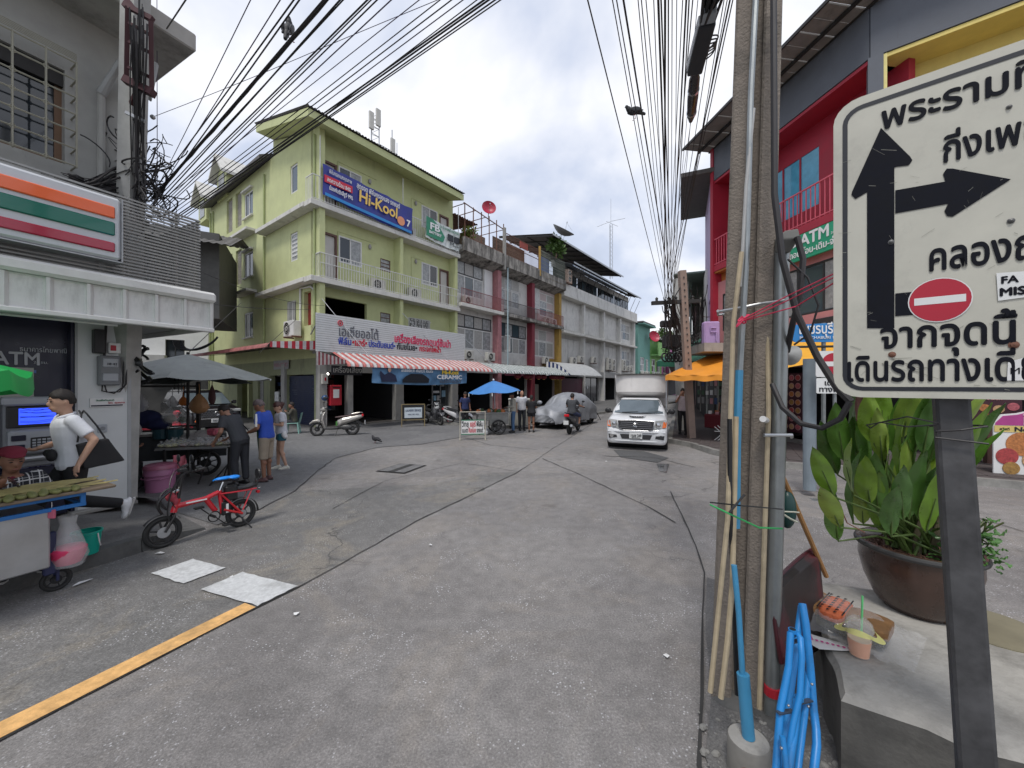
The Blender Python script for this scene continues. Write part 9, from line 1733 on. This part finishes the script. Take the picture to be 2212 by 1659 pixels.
mos=ob('round_patch',MB().cyl((3.05,2.45,.446),(3.05,2.45,.456),.26,n=24),M('mossy_patch',(0.20,0.18,0.12),0.9,var=0.2),cbk)
pot=root('plant_pot','large brown glazed clay pot on the concrete ledge','plant pot',(2.80,2.66,.45));pot.scale=(.74,.74,1.04);potm=M('brown_glazed_clay',(0.055,0.03,0.022),0.28,var=0.45,scale=3,grime=0.3,gcol=(0.10,0.065,0.03),streak=False,coat=0.3)
ob('pot',MB().lathe([(.001,.0),(.24,0),(.30,.05),(.375,.18),(.415,.31),(.41,.38),(.425,.395),(.44,.41),(.435,.425),(.40,.43),(.385,.41),(.36,.36),(.001,.35)],(0,0,0),40),potm,pot,smooth=True,ang=60)
ob('rim',MB().wheel_ring((0,0,.41),(0,0,1),.428,.018,40,8),M('dark_rim',(0.045,0.045,0.045),0.6,var=0.2),pot,smooth=True)
sl_=ob('soil',MB().grid(lambda a,b:((2*a-1)*.38*math.sqrt(max(0,1-(2*b-1)**2)),(2*b-1)*.38,.375+.02*NZ.noise(V((a*9,b*9,0)))),20,20),M('mulch_soil',(0.045,0.022,0.014),0.95,var=0.6,scale=30,bump=1),pot);mb=MB();rr_=random.Random(71)
for i in range(160):a,r_=rr_.uniform(0,6.28),.36*math.sqrt(rr_.random());c=V((r_*math.cos(a),r_*math.sin(a),.39));q_=V((rr_.uniform(-.03,.03),rr_.uniform(-.03,.03),rr_.uniform(-.01,.02)));mb.bar(c-q_,c+q_,.012,.005)
ob('bark_chips',mb,M('bark_chip',(0.09,0.04,0.025),0.9,var=0.4),sl_,kind='stuff')
plt_=root('pot_plant','tall leafy plant with broad glossy green leaves growing in the clay pot','plant',(2.80,2.66,.85));lmats=[M('broad_leaf_%d'%i,c_,0.32,var=0.25,scale=6,spec=0.55)for i,c_ in enumerate([(0.15,0.27,0.03),(0.09,0.20,0.03),(0.20,0.33,0.035),(0.07,0.16,0.03),(0.25,0.36,0.06)])]
for m_ in lmats:
 b_=m_.node_tree.nodes['Principled BSDF'];b_.inputs['Subsurface Weight'].default_value=0.15;b_.inputs['Subsurface Radius'].default_value=(0.02,0.04,0.01);b_.inputs['Subsurface Scale'].default_value=0.05
def leaf_mesh(mb,base,d,L,W,side,bend,fold=.35,m=None):
 d=d.normalized();side=(side-d*side.dot(d)).normalized();nn=d.cross(side);n_,k_=12,3;vs_=[]
 for i in range(n_+1):
  t=i/n_;w_=W*max(0,math.sin(math.pi*t**.9))**.75*(1.12-.35*t)*.5 if t<1 else 0;c=base+d*L*(t-.12*bend*t*t)-nn*L*bend*t*t*.6
  for j in range(-k_,k_+1):s_=j/k_;vs_.append(c+side*w_*s_+nn*(abs(s_)*w_*fold+.004*math.sin(t*15+j)))
 r_=2*k_+1;mb.add(vs_,[(i*r_+j,i*r_+j+1,(i+1)*r_+j+1,(i+1)*r_+j)for i in range(n_)for j in range(r_-1)],m)
tgt=[(1775,1015,1.0),(1790,1085,.9),(1800,1110,1.0),(1825,1010,1.1),(1850,960,1.1),(1860,1075,.9),(1880,900,1.1),(1890,1040,.85),(1905,885,1.2),(1915,980,.95),(1935,915,1.1),(1945,1060,.85),(1960,880,1.2),(1965,985,.8),(1990,900,1.0),(1995,1050,.8),(2010,960,.85),(2020,880,1.1),(2035,1020,.85),(2050,930,1.0),(2070,1000,.9),(2085,900,1.1),(2105,985,1.0),(1840,905,1.15),(1870,940,1.0),(1925,1095,.8),(1975,930,.7),(2000,1000,.75),(2060,1070,.9),(1955,1010,.75),(1985,1080,.8),(1835,1050,1.0),(1900,1080,.9),(1940,960,.9),(2030,930,1.0),(1785,960,1.05),(2112,940,.95),(1812,930,1.1),(1855,1000,1.0),(1900,
 940,
 1.1),
 (1918,
 1020,
 .95),
 (1948,
 870,
 1.2),
 (1972,
 1040,
 .9),
 (1982,
 860,
 1.1),
 (2005,
 915,
 1.0),
 (2045,
 970,
 .95),
 (2062,
 890,
 1.1),
 (2090,
 955,
 1.0),
 (1868,
 1030,
 .9),
 (1932,
 1045,
 .85),
 (2018,
 1075,
 .85)]
for i,(u,v,q_)in enumerate(tgt):
 Y=2.42+.45*((i*37%11)/11)-(.0 if q_>.9 else.10);mid=at(u,v,Y)-V((2.80,2.66,.85));base=V((rr_.uniform(-.13,.13),rr_.uniform(-.1,.1),0));st_=mid-base;L=.50*rr_.uniform(.8,1.15)
 out=V((mid.x,mid.y*.4,0));dl=(V((0,0,1))*rr_.uniform(1.0,1.6)+out*rr_.uniform(.7,1.3)+V((0,-.25,0))).normalized();lb=mid-dl*L*.5
 m_=lmats[rr_.randrange(5)];side=V((1,.35*rr_.uniform(-1,1)-.3,0))if rr_.random()<.72 else V((.5,1,0));mb=MB();leaf_mesh(mb,lb,dl,L,(.118*rr_.uniform(.8,1.2)),side,rr_.uniform(.0,.35),rr_.uniform(.1,.4));lf_=ob('leaf',mb,m_,plt_,smooth=True,ang=180)
 ob('stalk',MB().tube([base,base.lerp(lb,.5)+V((0,0,.06)),lb,lb+dl*L*.5-dl.cross(side).normalized()*L*.02],[.010,.008,.006,.002],6),M('leaf_stalk',(0.08,0.13,0.03),0.5),lf_)
for k in range(5):a=k*1.3;ob('stem',MB().tube([(.07*math.cos(a),.07*math.sin(a),-.03),(.09*math.cos(a),.09*math.sin(a),.12),(.12*math.cos(a+.3),.10*math.sin(a+.3),.28)],[.025,.020,.012],8),M('woody_stem',(0.10,0.085,0.05),0.8,var=0.3),plt_)
sm_=root('small_plant','small bushy basil like plant in the right side of the clay pot','plant',(2.90,2.42,.85));mb=MB()
for i in range(150):
 c=V((rr_.uniform(-.16,.12),rr_.uniform(-.08,.1),rr_.uniform(-.02,.30)));d=V((rr_.gauss(0,1),rr_.gauss(0,1),.3)).normalized();leaf_mesh(mb,c,d,rr_.uniform(.04,.075),.03,V((rr_.gauss(0,1),rr_.gauss(0,1),.2)),.3,.2)
ob('foliage',mb,M('small_leaf',(0.07,0.17,0.04),0.45,var=0.3),sm_,kind='stuff',smooth=True);mb=MB()
for i in range(8):mb.tube([(0,0,0),(rr_.uniform(-.08,.08),rr_.uniform(-.05,.05),.15),(rr_.uniform(-.14,.12),rr_.uniform(-.08,.08),.30)],.005,5)
ob('twigs',mb,M('green_twig',(0.08,0.10,0.03),0.6),sm_,kind='stuff');dt=root('dry_twig','thin dry brown twig sticking out of the pot to the left','twig',(0,0,0));ob('twig',MB().tube([at(1868,1150,2.45),at(1830,1130,2.5),at(1815,1095,2.5)],.004,5),rust,dt)
# red tray, bamboo pole, folded fabric
rtm=M('peeling_red_paint',(0.028,0.022,0.022),0.5,var=0.3,grime=0.30,gcol=(0.26,0.012,0.03),streak=True)
ty_=root('metal_tray','dark tray with peeling red paint leaning behind the near pole','tray',(0,0,0));c4=[at(1688,1440,2.22),at(1667,1262,2.30),at(1764,1176,2.62),at(1782,1400,2.50)];nrm_=(c4[1]-c4[0]).cross(c4[2]-c4[0]).normalized()*.03
def bil(s,t,o=0.0):return c4[0].lerp(c4[3],s).lerp(c4[1].lerp(c4[2],s),t)+nrm_*o
def trf(s,t,o=0.0):
 x,y=2*s-1,2*t-1;k=1-.06*(x*x*y*y);return bil(.5+.5*x*k,.5+.5*y*k,o)
mb=MB();mb.grid(lambda s,t:trf(s,t,-.7 if.06<s<.94 and.06<t<.94 else.3),32,32);mb.grid(lambda s,t:trf(s,t,-1.0 if.06<s<.94 and.06<t<.94 else-.1),32,32);ob('panel',mb,rtm,ty_,smooth=True,ang=60)
edge=[trf(s,0,.3)for s in[i/10 for i in range(11)]]+[trf(1,t,.3)for t in[i/10 for i in range(1,11)]]+[trf(1-s,1,.3)for s in[i/10 for i in range(1,11)]]+[trf(0,1-t,.3)for t in[i/10 for i in range(1,10)]]
ob('rolled_rim',MB().tube(edge,.011,6,closed=True),M('dark_maroon_rim',(0.06,0.008,0.014),0.35),ty_,smooth=True)
pole_thing('bamboo_pole','brown bamboo stick leaning against the red tray','stick',[at(1785,1245,2.60),at(1752,1170,2.52),at(1715,1085,2.42),at(1682,1010,2.35)],.0145,bam2);bmk=MB()
fab=root('folded_fabric','folded olive and brown fabric bundle with orange elephant pattern in clear wrap','fabric',(0,0,0));olf=M('olive_fabric',(0.045,0.042,0.022),0.8,var=0.25,scale=14,bump=0.4,bscale=40);orf=M('orange_pattern',(0.55,0.13,0.05),0.8,var=0.3,scale=30);tnf=M('brown_stripe_fabric',(0.20,0.10,0.035),0.8,var=0.3,scale=20)
A_,B_=V((1.90,2.66,.47)),V((2.20,2.26,.47));dA=(B_-A_).normalized();sA_=V((dA.y,-dA.x,0)).normalized()
def fbr(t0,t1,wd,h,z0,bulge=1.0):
 rg=[]
 for k in range(7):
  t=t0+(t1-t0)*k/6;c=A_+dA*t;e_=1-.25*abs(2*k/6-1)**4;rg.append([c+sA_*wd*.5*e_*math.copysign(abs(math.cos(2*math.pi*j/16))**.5,math.cos(2*math.pi*j/16))+V((0,0,z0+h*.5+h*.5*math.copysign(abs(math.sin(2*math.pi*j/16))**.6,math.sin(2*math.pi*j/16))))for j in range(16)])
 return rg
ob('upper_fold',MB().loft(fbr(-.10,.20,.27,.07,.06)),olf,fab,smooth=True);ob('lower_fold',MB().loft(fbr(-.08,.50,.25,.06,.0)),olf,fab,smooth=True);ob('brown_band',MB().loft(fbr(.12,.205,.276,.076,.058)),tnf,fab,smooth=True);ob('orange_band',MB().loft(fbr(.20,.33,.278,.076,.056)),orf,fab,smooth=True);ob('brown_end',MB().loft(fbr(.33,.52,.25,.07,.05)),tnf,fab,smooth=True)
mb=MB()
for k in range(7):
 for j in range(3):
  c=A_+dA*(.215+.036*j)+sA_*(-.115+.038*k)+V((0,0,.1345));mb.bar(c-sA_*.008,c+sA_*.008,.007,.002);mb.bar(c+sA_*.007,c+sA_*.007+dA*.010,.003,.002);mb.bar(c-sA_*.007,c-sA_*.007+dA*.010,.003,.002);mb.ball(c+sA_*.010-dA*.002,(.004,.004,.002),6,4)
mb.bar(A_+dA*.203-sA_*.13+V((0,0,.133)),A_+dA*.203+sA_*.13+V((0,0,.133)),.006,.003);mb.bar(A_+dA*.325-sA_*.13+V((0,0,.133)),A_+dA*.325+sA_*.13+V((0,0,.133)),.006,.003)
ob('elephant_pattern',mb,ink,fab,kind='stuff');clr2=M('clear_film',(0.8,0.8,0.8),0.08,var=0,alpha=0.16,spec=1.0)
ob('clear_wrap',MB().grid(lambda a,b:tuple(A_+dA*(-.02+.66*a)+sA_*(-.24+.46*b)+V((0,0,.02+.13*math.sin(math.pi*b)*math.sin(math.pi*min(1,a*1.1))**.5+.02*NZ.noise(V((a*8,b*8,1)))+.012*NZ.noise(V((a*22,b*22,3)))))),40,30),clr2,fab,smooth=True,ang=180)
# drink cup with straw
cp_=root('drink_cup','clear plastic cup of orange drink with yellow sleeve and green straw','cup',(1.985,2.20,.452));ob('cup',MB().lathe([(.001,.002),(.046,.002),(.062,.15),(.065,.152)],(0,0,0),28),M('cup_plastic',(0.8,0.8,0.76),0.1,var=0,alpha=0.28,spec=0.9),cp_,smooth=True);ob('drink',MB().lathe([(.001,.004),(.044,.004),(.052,.085),(.051,.092),(.001,.092)],(0,0,0),28),M('orange_drink',(0.85,0.36,0.16),0.3,var=0.04),cp_,smooth=True,ang=50)
ob('foam',MB().cyl((0,0,.092),(0,0,.097),.051,n=24),M('drink_foam',(0.75,0.55,0.38),0.6),cp_);ob('lid',MB().lathe([(.066,.15),(.066,.158),(.058,.19),(.035,.21),(.012,.214)],(0,0,0),28),M('cup_plastic',(0.8,0.8,0.76),0.1,alpha=0.28),cp_,smooth=True);ob('straw',MB().tube([(.01,0,.03),(.02,.005,.18),(.03,.012,.33)],.005,8),M('green_straw',(0.15,0.62,0.22),0.4),cp_)
ob('paper_sleeve',MB().grid(lambda a,b:((.075+.035*abs(math.sin(2*a*math.pi*2))*(b))*math.cos(2*math.pi*a),(.075+.035*abs(math.sin(2*a*math.pi*2))*b)*math.sin(2*math.pi*a),.155-.02*b+.02*math.sin(4*math.pi*a)),40,3),M('yellow_sheet',(0.72,0.68,0.22),0.6,var=0.05,alpha=0.8),cp_,smooth=True)
lfl=root('paper_slip','crumpled pink and white printed paper slip on the ledge','paper',(1.80,2.27,.456));pkp=M('pink_print',(0.62,0.08,0.28),0.6);mb=MB();mb.add([(-.06,.07,.004),(-.02,.13,.01),(.16,.02,.003),(.20,-.06,.012),(.10,-.05,.005),(-.01,-.03,.0)],[(0,5,4,3,2,1)]);ob('sheet',mb,whitec,lfl)
for k in range(9):x=-.03+.022*k;ob('print',MB().box(x,x+.013,.045-.012*k,.058-.012*k,.013,.0145),pkp,lfl)
ob('print_bar',MB().add([(-.05,.072,.0125),(-.02,.118,.0135),(.03,.085,.0125),(.01,.045,.0115)],[(0,3,2,1)]),pkp,lfl)
# blue folded stand
bsm=M('chipped_blue_paint',(0.015,0.20,0.52),0.4,var=0.10,scale=9,grime=0.3,gcol=(0.03,0.05,0.09),streak=False);bs=root('folding_stand','folded blue tubular steel stand leaning against the concrete ledge','folding stand',(0,0,0))
def tb(nm,pts,r,Y0,Y1):n_=len(pts);return ob(nm,MB().tube([at(u,v,Y0+(Y1-Y0)*i/(n_-1))for i,(u,v)in enumerate(pts)],r,10),bsm,bs,smooth=True)
tb('outer_frame',[(1733,1304),(1740,1345),(1750,1440),(1757,1530),(1763,1575),(1764,1610),(1758,1665),(1750,1720)],.017,1.92,1.62);tb('frame_leg',[(1731,1310),(1722,1380),(1706,1510),(1693,1600),(1684,1700)],.015,1.95,1.66);tb('frame_leg',[(1708,1366),(1704,1440),(1686,1530),(1679,1620),(1674,1700)],.015,1.80,1.60)
tb('inner_frame',[(1712,1372),(1720,1366),(1729,1378),(1732,1420),(1728,1500),(1714,1560),(1700,1640),(1692,1710)],.013,1.84,1.60);tb('frame_leg',[(1722,1512),(1716,1570),(1706,1640),(1700,1710)],.017,1.72,1.58);tb('frame_leg',[(1748,1440),(1738,1540),(1726,1640),(1718,1720)],.014,1.85,1.62);tb('frame_leg',[(1690,1590),(1698,1650),(1702,1710)],.012,1.62,1.56)
for u,v,Y in((1712,1366,1.80),(1726,1512,1.72)):ob('tube_end',MB().cyl(at(u,v,Y),at(u,v-7,Y),.0175,n=12,m=bsm).cyl(at(u,v-7,Y),at(u,v-7.5,Y),.0135,n=10,m=black),None,bs)
[ob('hinge_bracket',MB().bar(*q_,.02,.006),M('tarnished_hinge',(0.08,0.10,0.13),0.5,0.6),bs)for q_ in((at(1700,1390,1.80),at(1730,1382,1.82)),(at(1716,1520,1.72),at(1752,1512,1.78)),(at(1680,1540,1.68),at(1712,1535,1.70)))]
for u,v,Y in((1754,1478,1.80),(1703,1524,1.70),(1746,1526,1.74),(1688,1616,1.62)):ob('rivet',MB().ball(at(u,v,Y-.02),.006,8,6),chrome,bs)
# concrete filled can with blue pipe, rusty tube, rubble
can=root('concrete_can','concrete filled round can holding an upright blue plastic pipe','can',(1.205,1.96,0.0));ob('can',MB().lathe([(.001,0),(.098,0),(.096,.185),(.092,.195)],(0,0,0),26),M('old_tin',(0.27,0.26,0.24),0.6,0.3,var=0.3,grime=0.4,streak=False),can,smooth=True,ang=50);ob('concrete_fill',MB().lathe([(.092,.192),(.06,.20),(.001,.20)],(0,0,0),26),conc,can)
ob('blue_sleeve',MB().tube([(-.0,.0,.2),(-.004,.01,.30),(-.010,.03,.50)],.030,14),pvcb,can,smooth=True);ob('blue_pipe',MB().tube([(-.010,.03,.45),(-.02,.05,.8),(-.028,.08,1.04)],.014,12),pvcb,can,smooth=True);ob('wire_loop',MB().tube([(.10,-.02,.2),(.13,-.03,.26),(.14,-.03,.22),(.12,-.03,.15)],.003,5),steel,can)
rtb=root('rusty_tube','short rusty steel tube standing in front of the concrete filled can','tube',(1.065,1.735,0));ob('tube',MB().lathe([(.036,0),(.036,.235),(.030,.235),(.030,.1)],(0,0,0),18),rust,rtb,smooth=True,ang=50)
rub=root('rubble','broken concrete rubble and debris at the foot of the near pole','rubble',(0,0,0));mb=MB();rr_=random.Random(81)
for i in range(130):
 c=V((1.12+rr_.uniform(-.12,.75),2.05+rr_.uniform(-.35,.30),.018));r_=rr_.choice([.005,.008,.012,.02]);
 if(c.xy-V((1.2,1.96))).length<.12:continue
 mb.ball(c,(r_*rr_.uniform(.7,1.5),r_*rr_.uniform(.7,1.4),r_*.7),6,4,rot=MX.Rotation(rr_.uniform(0,3),3,'Z'))
ob('fragments',mb,kerbl,rub,kind='stuff');ob('mortar_heap',remesh(MB().ball((1.45,2.42,.0),(.20,.12,.05),12,8).ball((1.62,2.25,0),(.16,.16,.05),10,8),.02,kerbm,2),None,rub)
# litter on the road
for i,(u,v,w_)in enumerate([(345,1198,.05),(178,1262,.08),(500,1250,.02),(1440,1421,.02),(560,1055,.04),(1310,998,.03),(640,1330,.02),(930,1180,.02)]):
 p=gp(u,v);o_=root('litter',['white scrap of paper by the bike front wheel','white torn strip of paper beside the cart wheel','tiny pale scrap by the white road square','tiny white scrap on the near road','crumpled white tissue by the brown sandals','pale scrap near the pickup','tiny scrap beside the yellow line','tiny scrap in the middle of the road'][i],'litter',(p.x,p.y,.018),i*1.3)
 ob('scrap',MB().add([(-w_,-.012,0),(w_*.9,-.02,.006),(w_,.015,0),(-.2*w_,.022,.010),(-w_*.8,.012,0)],[(0,1,2,3,4)]),whitec,o_)
